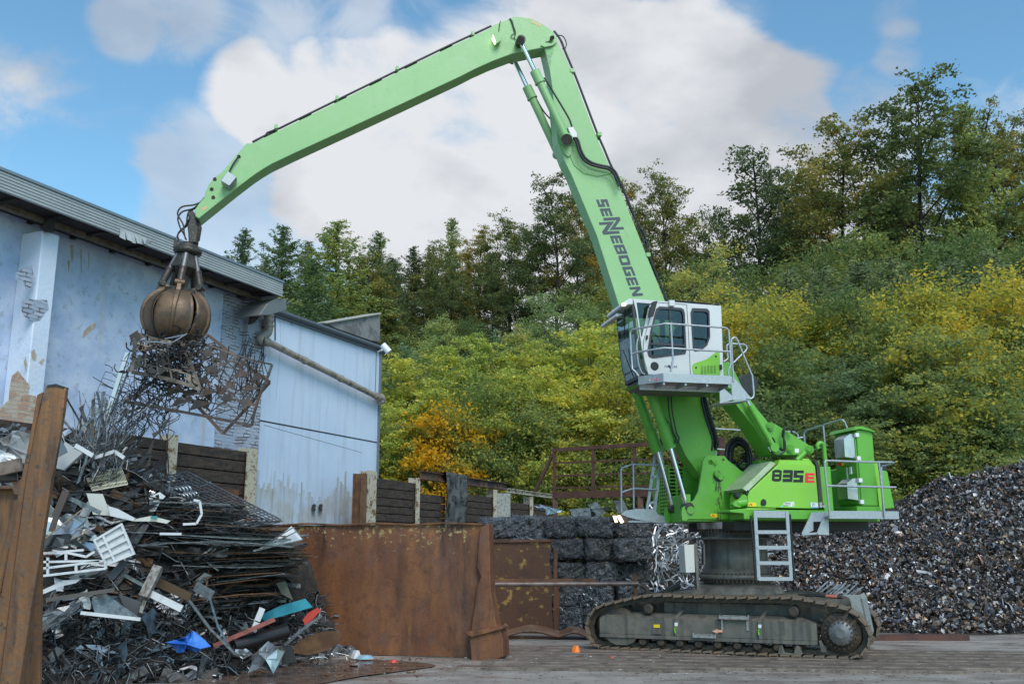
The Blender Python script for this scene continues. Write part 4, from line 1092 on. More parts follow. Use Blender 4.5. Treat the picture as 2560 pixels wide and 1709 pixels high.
# ---------------------------------------------------------------- crawler undercarriage
g1, g2 = crop(1400, 1440, 5.593), crop(1800, 1440, 5.593)
TV = -1.45
top_run = g1((480,440),(600,388),(850,332),(1150,268),(1350,252),(1700,270),(2349,287)) + g2((500,287),(960,287),(1150,312),(1650,412),(1830,470),(2000,600),(2095,760),(2118,880),(2060,1030),(1940,1140))
left_end = g1((490,1000),(385,910),(345,710),(375,575))
loop = [T.P(*p, TV) for p in top_run]
lft = [T.P(*p, TV) for p in left_end]
ur = T.P(*g2((1830, 1200))[0], TV)[0]; ul = T.P(*g1((640, 1075))[0], TV)[0]
poly = loop + [(ur, .062), (ul, .062)] + lft + [loop[0]]
def resample(poly, step):
    pts = [Vector((*p, 0)) for p in poly]; L_ = [0]
    for i in range(len(pts) - 1): L_.append(L_[-1] + (pts[i + 1] - pts[i]).length)
    n = round(L_[-1] / step); out = []
    for k in range(n):
        s_ = L_[-1] * k / n; i = max(j for j in range(len(L_)) if L_[j] <= s_ + 1e-9); i = min(i, len(pts) - 2)
        f = (s_ - L_[i]) / (L_[i + 1] - L_[i]); out.append(pts[i].lerp(pts[i + 1], f))
    return out
chain = resample(poly, .205)
cen = sum(chain, Vector()) / len(chain)
sh = MB()       # one shoe: local x along the track, y across, z outwards
def lbox(b, x0, x1, y0, y1, z0, z1): b.box(G, x0, x1, y0, y1, z0, z1)
sh.prism_pts([Vector(p) for p in ((-.082,-.30,-.03),(.088,-.30,-.012),(.094,-.30,.012),(-.07,-.30,.012))], [Vector(p) for p in ((-.082,.30,-.03),(.088,.30,-.012),(.094,.30,.012),(-.07,.30,.012))])
lbox(sh, -.075, -.055, -.295, .295, .012, .03); lbox(sh, .055, .075, -.295, .295, .012, .03)
sh_me = None
WOFF['__zero'] = Vector((0, 0, 0))
def side_track(vc, sgn):
    global sh_me
    b = MB(); n = len(chain)
    for i in range(n):       # link pieces and pins just inside the shoes
        p, q_ = chain[i], chain[(i + 1) % n]
        t_ = (q_ - p).normalized(); nrm = Vector((t_.y, -t_.x, 0))
        if nrm.dot(p - cen) < 0: nrm = -nrm
        for vo in (-.11, .11):
            ctr = (p + q_) / 2 - nrm * .07
            a0 = p.lerp(q_, .0) - nrm * .035; a1 = p.lerp(q_, 1.0) - nrm * .035; a2 = p.lerp(q_, .92) - nrm * .12; a3 = p.lerp(q_, .08) - nrm * .12
            b.prism(T, [(w.x, w.y) for w in (a0, a1, a2, a3)], vc + vo - .022, vc + vo + .022)
        c_ = p - nrm * .075; b.cyl(T.w(c_.x, vc - .15, c_.y), T.w(c_.x, vc + .15, c_.y), .034, n=10)
    tr = b.build('track', LINK, MH)
    for i in range(n):
        p, q_ = chain[i], chain[(i + 1) % n]
        t_ = (q_ - p).normalized(); nrm = Vector((t_.y, -t_.x, 0))
        if nrm.dot(p - cen) < 0: nrm = -nrm
        c_ = (p + q_) / 2 - nrm * .012
        if sh_me is None:
            o = sh.build('track_shoe', SHOE, None, bevel=0); bpy.data.objects.remove(o)
            vs = [tuple(x) for x in sh.v]; sh_me = bpy.data.meshes.new('track_shoe'); sh_me.from_pydata(vs, [], sh.f); sh_me.materials.append(SHOE)
        o = bpy.data.objects.new('track_shoe', sh_me); COL.objects.link(o); o.parent = tr
        xa = T.e * t_.x + Vector((0, 0, t_.y)); za = T.e * nrm.x + Vector((0, 0, nrm.y)); ya = za.cross(xa)
        M = Matrix((xa, ya, za)).transposed().to_4x4(); M.translation = T.w(c_.x, vc, c_.y) - WOFF[tr.name]
        o.matrix_basis = M
    return tr
side_track(-1.15, -1); side_track(1.15, 1)
fv = -1.40
frame_px = g1((555,575),(2210,615)) + g2((1300,640),(1335,655),(1345,700),(1360,955),(600,930),(0,905)) + g1((600,870),(555,830))
for vc, s_ in ((-1.15, -1), (1.15, 1)):
    dv = vc + 1.15
    b = MB(); fp_ = [T.P(*p, fv) for p in frame_px]
    zlo, zhi = min(z for u, z in fp_), max(z for u, z in fp_)
    uu = [u for u, z in fp_]; u0_, u1_ = min(uu), max(uu)
    zt1 = fp_[0][1]; zb1 = fp_[-1][1]
    zb1, zt1 = .27, .655
    b.prism(T, [(u0_, zb1 + .07), (u1_, zb1 + .07), (u1_, zt1 - .03), (u1_ - .03, zt1), (u0_ + .03, zt1), (u0_, zt1 - .03)], fv + dv if s_ < 0 else fv + dv - .0, -.98 + dv)
    b.box(T, u0_, u1_, fv - .015 + dv, fv + .1 + dv, zb1, zb1 + .068)
    b.prism_pts([T.w(u0_ + .03, fv + dv, zt1 + .001), T.w(u1_ - .03, fv + dv, zt1 + .001), T.w(u1_ - .03, -.98 + dv, zt1 + .001), T.w(u0_ + .03, -.98 + dv, zt1 + .001)],
                [T.w(u0_ + .2, fv + dv + .2, zt1 + .09), T.w(u1_ - .3, fv + dv + .2, zt1 + .09), T.w(u1_ - .3, -1.0 + dv, zt1 + .09), T.w(u0_ + .2, -1.0 + dv, zt1 + .09)])
    for gpx in (g1((1625, 700))[0], g2((560, 750))[0]):
        u = T.P(*gpx, fv)[0]; b.box(T, u - .035, u + .035, fv - .02 + dv, fv + .0 + dv, zb1 + .07, zt1 + .01)
        b.prism_pts([T.w(u - .035, fv + dv - .02, zt1 + .01), T.w(u + .035, fv + dv - .02, zt1 + .01), T.w(u + .035, fv + dv, zt1 + .01), T.w(u - .035, fv + dv, zt1 + .01)],
                    [T.w(u + .06, fv + dv + .25, zt1 + .2), T.w(u + .13, fv + dv + .25, zt1 + .2), T.w(u + .13, fv + dv + .27, zt1 + .2), T.w(u + .06, fv + dv + .27, zt1 + .2)])
    b.prism(T, [(u0_ + .1, zb1), (u0_ + .75, zb1), (u0_ + .68, zb1 - .09), (u0_ + .55, zb1 - .14), (u0_ + .32, zb1 - .14), (u0_ + .2, zb1 - .09)], fv + .02 + dv, -.95 + dv)
    tf = b.build('track_frame', OLIVE, MH, bevel=.01)
    # idler, sprocket, rollers
    ui, us = u0_ + .3, T.P(*g2((1690, 820))[0], fv)[0]
    zc_ = .495
    b = MB(); b.lathe(T.w(ui, -1.3 + dv, zc_), T.t, [(0, .2), (.03, .36), (.05, .4), (.25, .4), (.27, .36), (.3, .2)], 40); b.build('idler_wheel', LINK, MH)
    b = MB(); b.lathe(T.w(us, -1.36 + dv, zc_), T.t, [(0, .08), (.002, .2), (.02, .21), (.022, .345), (.05, .36), (.12, .37), (.13, .3), (.4, .3)], 48)
    spk = b.build('sprocket', LINK, MH)
    b = MB()
    for k in range(22):
        a0 = 2 * math.pi * k / 22; b.prism(T, [(us + .36 * math.cos(a0 - .09), zc_ + .36 * math.sin(a0 - .09)), (us + .43 * math.cos(a0 - .03), zc_ + .43 * math.sin(a0 - .03)), (us + .43 * math.cos(a0 + .03), zc_ + .43 * math.sin(a0 + .03)), (us + .36 * math.cos(a0 + .09), zc_ + .36 * math.sin(a0 + .09))], -1.25 + dv, -1.2 + dv)
    b.build('sprocket_teeth', LINK, spk)
    b = MB(); b.lathe(T.w(us, -1.43 + dv, zc_), T.t, [(0, .08), (.0, .085), (.012, .1), (.014, .2), (.03, .215), (.06, .215)], 40); b.build('hub_plate', mat('grey_hub', (.16, .165, .165), .4, .3, var=[((.1, .1, .1), 8, .5, .7)]) if s_ < 0 else bpy.data.materials['grey_hub'], spk)
    b = MB()
    for k in range(16):
        a0 = 2 * math.pi * k / 16 + .1; c_ = T.w(us + .195 * math.cos(a0), -1.43 + dv, zc_ + .195 * math.sin(a0)); b.cyl(c_, c_ + T.t * .05, .016, n=8)
    for k in range(22):
        a0 = 2 * math.pi * k / 22; c_ = T.w(us + .275 * math.cos(a0), -1.355 + dv, zc_ + .275 * math.sin(a0)); b.cyl(c_, c_ + T.t * .04, .02, n=8)
    b.build('hub_bolt', LINK, spk, each=1)
    for gpx, zz in ((g1((1230, 450))[0], None), (g2((1025, 490))[0], None)):
        u, z = T.P(*gpx, -1.32); b = MB(); b.lathe(T.w(u, -1.34 + dv, z), T.t, [(0, .06), (.0, .1), (.06, .105), (.08, .085), (.35, .085)], 24); b.cyl(T.w(u, -1.15 + dv, z), T.w(u, -1.15 + dv, zt1), .06, n=8); b.build('carrier_roller', LINK, MH)
    for k in range(9):
        u = u0_ + .86 + k * (u1_ - u0_ - 1.0) / 8.6
        b = MB(); b.lathe(T.w(u, -1.38 + dv, .205), T.t, [(0, .05), (.01, .075), (.08, .08), (.1, .105), (.3, .105), (.32, .08), (.4, .08)], 20); b.box(T, u - .05, u + .05, -1.36 + dv, -1.0 + dv, .2, .28); b.build('track_roller', LINK, MH)
    if s_ < 0:
        for (x0, x1, y0, y1, cr) in ((1855, 2180, 790, 865, g1), (2225, 2640, 530, 605, g1)):
            a_, b2 = T.P(*cr((x0, y0))[0], fv - .05), T.P(*cr((x1, y1))[0], fv - .05)
            b = MB(); b.box(T, a_[0], b2[0], fv - .08, fv - .065, b2[1], a_[1] - .03); b.box(T, a_[0], b2[0], fv - .065, fv, b2[1], b2[1] + .012)
            b.box(T, a_[0], a_[0] + .02, fv - .06, fv, b2[1], a_[1]); b.box(T, b2[0] - .02, b2[0], fv - .06, fv, b2[1], a_[1])
            if y0 < 600: b.box(T, a_[0] + .02, a_[0] + .06, fv - .02, fv, b2[1] - .2, b2[1]); b.box(T, b2[0] - .06, b2[0] - .02, fv - .02, fv, b2[1] - .2, b2[1])
            b.tube([T.w(a_[0] + .05, fv - .05, a_[1] - .02), T.w(b2[0] - .05, fv - .05, a_[1] - .02)], .01, 6)
            b.build('footstep', mat('grey_step', (.33, .33, .31), .5, .4, var=[((.2, .19, .17), 12, .5, .65)]), tf, bevel=.003)
        def fdec(pts, cr, m, nm, th=.004):
            b = MB(); b.pprism(T, cr(*pts), fv - .022 - th, fv - .0); return b.build(nm, m, tf)
        fdec([(1310,672),(1392,672),(1392,715),(1310,715)], g1, YELLOW, 'warning_sticker')
        fdec([(1293,725),(1420,725),(1420,802),(1293,802)], g1, OLIVE, 'cover_plate')
        for cr, x, y in ((g1, 1602, 645), (g2, 535, 672)):
            fdec([(x,y),(x+42,y),(x+42,y+48),(x,y+48)], cr, WHITE, 'sticker', .004)
            b = MB(); pp_ = [(x + 14, y + 65), (x + 2, y + 85), (x + 2, y + 110), (x + 12, y + 150)]; b.tube(spline([T.W(*p, fv - .04) for p in cr(*pp_)]), .014, 6); b.build('lashing_hook', mat('lime_paint', (.15, .5, .03), .4) if cr is g1 else bpy.data.materials['lime_paint'], tf)
        fdec([(2125,765),(2200,733),(2200,748),(2272,748),(2272,780),(2200,780),(2205,797)], g1, mat('salmon_arrow', (.7, .38, .25), .5), 'direction_arrow')
        b = MB(); A0 = [T.P(*p, fv) for p in g2((815,1080),(830,960),(870,960),(905,1060),(1030,1075),(1070,965),(1100,970),(1160,1080),(1120,1105),(860,1095))]; b.prism(T, A0, fv - .02, fv + .02); b.build('roller_guard', OLIVE, tf, bevel=.004)
        b = MB(); b.prism(T, [T.P(*p, fv) for p in g2((1380,900),(1410,890),(1490,1040),(1480,1055),(1420,1055))], fv, fv + .03); b.build('mud_scraper', OLIVE, tf)
# car body between the tracks
mb = MB()
mb.box(T, -1.3, 1.3, -.92, .92, .42, .95)
mb.prism(T, [(-1.95, .5), (1.95, .5), (2.1, .95), (1.2, 1.12), (-1.2, 1.12), (-2.0, .95)], -.75, .75)
mb.prism_pts([T.w(a_, b2, .95) for a_, b2 in ((-1.0,-.9),(1.0,-.9),(1.0,.9),(-1.0,.9))], [T.w(a_, b2, 1.24) for a_, b2 in ((-.7,-.72),(.7,-.72),(.7,.72),(-.7,.72))])
mb.lathe((CX, CY, 1.1), ax, [(0, .95), (.15, .86), (.18, .72)], 40)
mb.build('carbody', OLIVE, MH, bevel=.015)
mb = MB(); mb.pprism(T, g2((1230,320),(1800,318),(1815,340),(1820,460),(1640,420),(1230,325)), -.6, .6)
mb.build('cable_box', OLIVE, MH, bevel=.01)
mb = MB(); mb.pprism(T, g2((1705,255),(1945,255),(1990,320),(2020,480),(2095,830),(2060,840),(1980,620),(1840,440),(1815,310)), -.80, -.76)
mb.pprism(T, g2((1945,255),(1990,320),(2020,480),(2095,830),(2075,830),(2000,500),(1960,330)), -.80, .3)
mb.build('cable_guard', mat('pale_guard', (.3, .32, .3), .5, .2, var=[((.2, .15, .1), 8, .58, .7)]), MH, bevel=.004)
mb = MB()
mb.tube(spline([T.W(*p, -.5) for p in g2((1090,268),(1300,262),(1480,275),(1640,290),(1710,300))]), .03, 7); mb.build('power_cable', BLACK, MH)
mb = MB(); mb.tube([T.W(*p, -.5) for p in g2((1480,275),(1640,285))], .036, 8); mb.build('cable_joint', mat('old_red', (.4, .12, .08), .5), MH)
# control box beside the pylon
mb = MB(); mb.pprism(U, FX((810,292),(875,288),(882,470),(822,472)), -.62, -.3); cbx = mb.build('control_box', mat('cream_box', (.55, .54, .5), .5, var=[((.35, .3, .22), 6, .58, .75)]), MH, bevel=.006)
mb = MB(); mb.pprism(U, FX((875,280),(892,280),(912,580),(895,580)), -.6, -.5); mb.pprism(U, FX((935,285),(945,285),(948,420),(938,420)), -.5, -.4); mb.pprism(U, FX((878,300),(900,302),(905,460),(885,465)), -.48, -.2); mb.build('box_post', OLIVE, cbx)
# ================================================================ ground and setting
def noise2(x, y, s=1.0):
    return (math.sin(x * 1.3 * s + 1.7) * math.cos(y * 1.1 * s - .6) + .5 * math.sin(x * 2.9 * s - y * 2.3 * s + .9) + .25 * math.sin(x * 6.1 * s + y * 5.3 * s)) / 1.75
def terrain_z(x, y):
    y0 = 41.5 + 2.0 * math.sin(x * .11)
    if x < -6: y0 = max(y0, 45)
    k = max(0.0, y - y0)
    top = 86 + .05 * x
    if y > top: z = .47 * (top - y0) - .25 * (y - top)
    else: z = .47 * k
    z += .6 * noise2(x * .25, y * .25) * min(1, k / 6) + max(0, x - 5) * .03 * min(1, k / 20)
    return z if k > 0 else -.05
def gmat():
    m = mat('wet_yard_ground', (.26, .225, .195), .5, var=[((.36, .32, .285), .9, .4, .65, .9, (1, 2.2, 1)), ((.12, .085, .068), .55, .5, .72, .9, (1, 1.8, 1)), ((.055, .05, .048), 3.5, .55, .75, .7, (1, 1, 1)), ((.26, .24, .23), 40, .62, .75, .5)], bump=(18, .35, .02))
    nt = m.node_tree; N, L = nt.nodes, nt.links; b = N['Principled BSDF']
    geo = N.new('ShaderNodeNewGeometry'); nz = N.new('ShaderNodeTexNoise'); nz.inputs['Scale'].default_value = .7; nz.inputs['Detail'].default_value = 5
    mp = N.new('ShaderNodeMapping'); mp.inputs['Scale'].default_value = (1, 2.4, 1); L.new(geo.outputs['Position'], mp.inputs[0]); L.new(mp.outputs[0], nz.inputs['Vector'])
    mr = N.new('ShaderNodeMapRange'); L.new(nz.outputs['Fac'], mr.inputs[0]); mr.inputs[1].default_value = .5; mr.inputs[2].default_value = .6; mr.inputs[3].default_value = .62; mr.inputs[4].default_value = .16
    for l in list(b.inputs['Roughness'].links): L.remove(l)
    L.new(mr.outputs[0], b.inputs['Roughness'])
    return m
GROUND = gmat()
xs = np.concatenate([np.linspace(-400, -40, 10), np.linspace(-30, 40, 141), np.linspace(50, 400, 10)])
ys = np.concatenate([np.linspace(-200, 5, 8), np.linspace(8, 30, 89), np.linspace(35, 900, 12)])
XX, YY = np.meshgrid(xs, ys)
ZZ = np.vectorize(lambda x, y: .012 * noise2(x * 1.5, y * 1.5) - .012)(XX, YY)
nx_, ny_ = len(xs), len(ys)
quads = np.array([(j * nx_ + i, j * nx_ + i + 1, (j + 1) * nx_ + i + 1, (j + 1) * nx_ + i) for j in range(ny_ - 1) for i in range(nx_ - 1)])
gr = place('ground', npmesh('ground', np.stack([XX.ravel(), YY.ravel(), ZZ.ravel()], 1), quads, GROUND, True)); tag(gr, kind='structure')
xs = np.linspace(-110, 140, 126); ys = np.linspace(40, 170, 66)
XX, YY = np.meshgrid(xs, ys); ZZ = np.vectorize(terrain_z)(XX, YY)
nx_, ny_ = len(xs), len(ys)
quads = np.array([(j * nx_ + i, j * nx_ + i + 1, (j + 1) * nx_ + i + 1, (j + 1) * nx_ + i) for j in range(ny_ - 1) for i in range(nx_ - 1)])
hs = place('hillside', npmesh('hillside', np.stack([XX.ravel(), YY.ravel(), ZZ.ravel()], 1), quads, mat('forest_floor', (.035, .04, .018), .9, var=[((.06, .045, .02), 1.2, .4, .6), ((.02, .03, .01), .4, .4, .6)]), True)); tag(hs, kind='structure')

# ---------------------------------------------------------------- old hall with blue plaster
B = Frame(-4.37, 32.0, 66.25)
def wallcoord(nt):
    N, L = nt.nodes, nt.links
    geo = N.new('ShaderNodeNewGeometry'); dp = N.new('ShaderNodeVectorMath'); dp.operation = 'DOT_PRODUCT'; L.new(geo.outputs['Position'], dp.inputs[0]); dp.inputs[1].default_value = B.e
    sp = N.new('ShaderNodeSeparateXYZ'); L.new(geo.outputs['Position'], sp.inputs[0])
    cb_ = N.new('ShaderNodeCombineXYZ'); L.new(dp.outputs['Value'], cb_.inputs[0]); L.new(sp.outputs['Z'], cb_.inputs[1])
    return cb_.outputs[0]
def brick_mat(name, c1, c2, mortar, patch=None):
    m = mat(name, c1, .85); nt = m.node_tree; N, L = nt.nodes, nt.links; b = N['Principled BSDF']
    v = wallcoord(nt); br = N.new('ShaderNodeTexBrick')
    wob = N.new('ShaderNodeTexNoise'); wob.inputs['Scale'].default_value = 2.5; L.new(v, wob.inputs['Vector'])
    va = N.new('ShaderNodeVectorMath'); va.operation = 'MULTIPLY_ADD'; L.new(wob.outputs['Color'], va.inputs[0]); va.inputs[1].default_value = (.1, .1, 0); L.new(v, va.inputs[2])
    L.new(va.outputs[0], br.inputs['Vector'])
    br.inputs['Color1'].default_value = (*c1, 1); br.inputs['Color2'].default_value = (*c2, 1); br.inputs['Mortar'].default_value = (*mortar, 1)
    br.inputs['Scale'].default_value = 1; br.inputs['Brick Width'].default_value = .26; br.inputs['Row Height'].default_value = .088; br.inputs['Mortar Size'].default_value = .012; br.inputs['Mortar Smooth'].default_value = .3
    L.new(br.outputs['Color'], b.inputs['Base Color'])
    bp = N.new('ShaderNodeBump'); bp.inputs['Strength'].default_value = .9; bp.inputs['Distance'].default_value = .03; bp.invert = True
    L.new(br.outputs['Fac'], bp.inputs['Height']); L.new(bp.outputs[0], b.inputs['Normal'])
    if patch:
        nz = N.new('ShaderNodeTexNoise'); nz.inputs['Scale'].default_value = 3.5; nz.inputs['Detail'].default_value = 6; L.new(v, nz.inputs['Vector'])
        mr = N.new('ShaderNodeMapRange'); L.new(nz.outputs['Fac'], mr.inputs[0]); mr.inputs[1].default_value = .48; mr.inputs[2].default_value = .53
        mx = N.new('ShaderNodeMix'); mx.data_type = 'RGBA'; L.new(mr.outputs[0], mx.inputs[0]); L.new(br.outputs['Color'], mx.inputs[6]); mx.inputs[7].default_value = (*patch, 1); L.new(mx.outputs[2], b.inputs['Base Color'])
    return m
PLASTER = mat('blue_plaster', (.40, .50, .69), .8, var=[((.56, .63, .76), 1.4, .42, .6, .8), ((.32, .42, .6), .8, .5, .66, .8), ((.3, .34, .4), 6, .56, .66, .6), ((.42, .45, .5), 4.5, .6, .72, .7), ((.3, .26, .2), 2.2, .7, .76, .9)], streak=((.44, .42, .36), .62, .78, 3), bump=(9, .3, .02))
PLASTER2 = mat('pale_blue_plaster', (.6, .69, .82), .8, var=[((.64, .7, .8), 2, .4, .62, .9), ((.36, .42, .52), 3, .58, .75, .7), ((.4, .22, .12), 5, .7, .74, .9)], bump=(14, .5, .02))
METALWALL = mat('pale_blue_metal_cladding', (.56, .64, .78), .45, var=[((.5, .61, .76), .5, .35, .7, .8), ((.6, .7, .82), 1.6, .45, .7, .6)], streak=((.4, .45, .5), .54, .8, 5))
def Bz(px, py, v): return B.P(px, py, v)
hall = thing('hall_building', B.w(-12, 0, 0), 'old workshop hall with flaking blue plaster wall, pilaster and pale ribbed roof edge', 'building')
uJ = Bz(600, 1000, 0)[0]          # where the plaster ends
zwall = Bz(560, 740, 0)[1] + .25
mb = MB(); mb.box(B, -26, uJ, 0, .5, 0, zwall); mb.build('wall', PLASTER, hall)
mb = MB(); u0, u1 = Bz(548, 900, 0)[0], uJ; mb.box(B, u0, u1, -.02, -.002, 2, zwall - .1); mb.build('exposed_brick', brick_mat('painted_brick', (.42, .46, .55), (.3, .33, .4), (.12, .12, .13), (.34, .4, .5)), hall)
mb = MB(); u2 = Bz(652, 1000, -.15)[0]; mb.box(B, u1 - .05, u2, -.16, .5, 0, zwall - .05); mb.build('brick_pier', brick_mat('rough_painted_brick', (.46, .5, .58), (.24, .26, .31), (.06, .055, .055), (.38, .42, .5)), hall)
PVv = -.62
ua, ub = Bz(84, 800, PVv)[0], Bz(128, 800, PVv)[0]; zpt = Bz(118, 578, PVv)[1]
mb = MB(); mb.box(B, ua, ub, PVv, -.001, 0, zpt); mb.build('pilaster', PLASTER2, hall, bevel=.02)
mb = MB(); mb.pprism(B, [(30,940),(45,925),(62,948),(75,965),(70,985),(90,990),(98,1010),(96,1060),(-20,1060),(0,1020),(22,1000),(25,965)], PVv - .012, PVv - .003); mb.build('bare_brick', brick_mat('bare_red_brick', (.42, .2, .12), (.5, .33, .24), (.42, .38, .33), (.5, .42, .34)), hall)
mb = MB(); mb.pprism(B, [(40,682),(62,668),(80,663),(84,690),(78,718),(66,722),(58,700),(38,700)], PVv - .008, PVv - .002); mb.pprism(B, [(56,752),(75,748),(118,750),(122,772),(114,780),(100,800),(84,803),(60,790),(54,775)], PVv - .008, PVv - .002)
mb.build('flaked_patch', bpy.data.materials['painted_brick'], hall, each=1)
for pts in ([(208,845),(238,818),(240,806),(225,812),(210,828),(206,840)], [(78,880),(86,872),(92,890),(88,902),(80,897)], [(60,905),(64,890),(68,912),(63,925)], [(98,905),(108,895),(112,900),(104,912)]):
    v = 0 if pts[0][0] > 200 else PVv
    mb = MB(); mb.pprism(B, pts, v - .006, v - .002); mb.build('flaked_patch', mat('bare_render', (.42, .33, .24), .9, var=[((.5, .45, .38), 6, .45, .6)]) if 'bare_render' not in bpy.data.materials else bpy.data.materials['bare_render'], hall)
OCHRE = mat('ochre_run', (.36, .27, .14), .8, var=[((.34, .42, .58), 4, .42, .66)])
for (x, y, w, l) in ((180,612,9,46),(203,622,5,70),(172,650,5,30),(222,630,4,50)):
    mb = MB(); mb.pprism(B, [(x-w/2,y),(x+w/2,y+2),(x+w/2-1,y+l*.7),(x,y+l),(x-w/2+1,y+l*.6)], -.004, -.001); mb.build('ochre_run', OCHRE, hall)
# roof: soffit, beam, ribbed edge cladding, capping
FVv = -1.15
fa, fb, fc, fd_ = Bz(-40, 410, FVv), Bz(705, 708, FVv), Bz(703, 742, FVv), Bz(-40, 462, FVv)
uR_ = fb[0]; zft, zfb = fb[1], fc[1]
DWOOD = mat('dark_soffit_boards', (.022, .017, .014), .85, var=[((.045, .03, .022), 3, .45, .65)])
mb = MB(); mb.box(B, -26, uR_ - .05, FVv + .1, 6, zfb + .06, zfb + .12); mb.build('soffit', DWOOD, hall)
FASC = mat('ribbed_grey_cladding', (.42, .45, .45), .45, .1, var=[((.34, .37, .37), 1, .4, .7), ((.25, .27, .25), 6, .62, .75, .6)], streak=((.24, .24, .2), .62, .8, 5))
mb = MB(); nb = 6; hb = (zft - zfb) / nb
for k in range(nb):
    z = zfb + k * hb
    mb.prism_pts([B.w(-26, FVv, z), B.w(-26, FVv - .035, z + .012), B.w(-26, FVv - .035, z + hb * .85), B.w(-26, FVv, z + hb), B.w(-26, FVv + .03, z + hb), B.w(-26, FVv + .03, z)],
                 [B.w(uR_, FVv, z), B.w(uR_, FVv - .035, z + .012), B.w(uR_, FVv - .035, z + hb * .85), B.w(uR_, FVv, z + hb), B.w(uR_, FVv + .03, z + hb), B.w(uR_, FVv + .03, z)])
mb.box(B, uR_ - .03, uR_ + .01, FVv, 5, zfb, zft)
mb.build('roof_edge', FASC, hall)
mb = MB(); mb.prism(B, [(-26, zft + .002), (uR_ + .03, zft + .002), (uR_ + .03, zft + .06), (-26, zft + .06)], FVv - .06, 6); mb.build('roof_capping', mat('lead_grey', (.2, .25, .28), .5, .3), hall)
d1, d2 = Bz(298, 577, FVv - .03), Bz(375, 608, FVv - .03)
mb = MB()      # torn, buckled length of cladding
for k in range(7):
    f0, f1 = k / 7, (k + 1) / 7
    uA_, uB_ = d1[0] + (d2[0] - d1[0]) * f0, d1[0] + (d2[0] - d1[0]) * f1
    w0, w1 = [-.05 - .09 * math.sin(math.pi * f * 1.3) - .05 * (k % 2) for f in (f0, f1)]
    zA_, zB_ = zfb - .05 - .06 * math.sin(5 * f0), zfb - .05 - .06 * math.sin(5 * f1)
    mb.slab(B.w(uA_, FVv + w0, zA_), B.w(uB_, FVv + w1, zB_), B.w(uB_, FVv - .05, zfb + hb * 2.2), B.w(uA_, FVv - .05, zfb + hb * 2.2), .01)
mb.build('buckled_cladding', FASC, hall)
bm_z = Bz(664, 757, -.45); mb = MB(); mb.box(B, -26, bm_z[0], -.5, -.35, bm_z[1], bm_z[1] + .14); mb.build('eaves_beam', mat('weathered_beam', (.12, .09, .06), .8, var=[((.2, .17, .12), 5, .4, .6)]), hall)
mb = MB()
for k in range(22):
    u = uR_ - .4 - k * 1.1; mb.box(B, u - .05, u + .05, FVv + .12, 0, zfb - .0, zfb + .05)
mb.build('rafter', DWOOD, hall, each=1)
mb = MB(); mb.pprism(B, crop(0, 380, 2.529)((270,470),(310,425),(345,430),(345,505),(300,500)), -.8, -.7); mb.build('bracket', DWOOD, hall)
c3 = crop(0, 380, 2.529)
mb = MB(); mb.pprism(B, c3((1745,925),(1812,930),(1812,1000),(1700,1030),(1640,1030),(1690,960)), -1.1, -.3); mb.build('gutter_box', mat('zinc_box', (.22, .23, .23), .5, .5), hall, bevel=.01)
mb = MB(); mb.pprism(B, c3((1585,1090),(1600,1020),(1690,955),(1695,975),(1610,1075)), -.7, -.6); mb.build('bracket', DWOOD, hall)
# metal clad extension
ext = thing('clad_extension', B.w(-3, .2, 0), 'pale blue metal clad extension with gutter, long sloping pipe and stained foot', 'building')
ue0 = u2 - .3; zg = Bz(946, 871, .1)[1]
mb = MB(); mb.box(B, ue0, 0, .1, .4, 0, zg); mb.box(B, -.3, 0, .4, 7, 0, zg); mb.build('wall', METALWALL, ext)
mb = MB(); mb.box(B, -.1, .02, .06, .1, 0, zg); mb.box(B, -.32, -.29, .085, .1, Bz(925, 1000, .1)[1], zg); mb.build('corner_trim', mat('grey_trim', (.2, .23, .26), .5, .3), ext, each=1)
mb = MB()
for (x0, y0, x1, y1, r) in ((605,1042,945,1106,.02),(660,1062,905,1131,.006)): mb.tube([B.W(x0, y0, .1), B.W(x1, y1, .1)], r, 5)
mb.build('panel_seam', DARK, ext, each=1)
mb = MB(); mb.tube([B.w(ue0, -.02, zg), B.w(.25, -.02, zg)], .085, 8); mb.box(B, ue0, .1, .0, .12, zg - .14, zg - .09); mb.box(B, ue0, .1, .05, 7, zg + .02, zg + .07); mb.build('gutter', mat('old_gutter', (.12, .14, .16), .5, .4), ext)
mb = MB(); mb.pprism(B, crop(500,500,2.349)((740,716),(1055,664),(1060,835),(1000,822),(800,752)), 2.0, 2.4); mb.build('parapet', mat('grey_render', (.2, .2, .195), .9, var=[((.11, .11, .11), 1.2, .5, .56), ((.26, .26, .25), 4, .4, .7, .5)]), ext)
mb = MB(); mb.pprism(B, crop(500,500,2.349)((735,716),(1062,660),(1064,668),(738,724)), 1.9, 2.5); mb.build('parapet_cap', mat('pale_cap', (.45, .42, .36), .7), ext)
PIPE = mat('old_painted_pipe', (.36, .31, .26), .45, .2, var=[((.17, .11, .08), 4, .48, .64), ((.45, .41, .34), 7, .5, .7)])
mb = MB(); mb.tube(spline([B.W(*p, -.35) for p in c3((1695,1020),(1697,1060),(1700,1110),(1690,1145),(1650,1175),(1665,1195),(1700,1205))], 4), .12, 12)
mb.tube([B.W(665, 852, -.14), B.W(945, 992, -.14)], .095, 12); mb.tube(spline([B.W(943, 991, -.14), B.W(953, 994, -.14), B.W(955, 1000, -.12), B.W(948, 1004, -.1)]), .13, 12)
for f in (.0, .3, .62, .96): p = B.W(665, 852, -.14).lerp(B.W(945, 992, -.14), f); q_ = B.W(665, 852, -.14).lerp(B.W(945, 992, -.14), f + .015); mb.cyl(p, q_, .115, n=14)
for y in (1040, 1075, 1105): mb.lathe(B.W(*c3((1697, y))[0], -.35), (0, 0, 1), [(0, .15), (.06, .15)], 14)
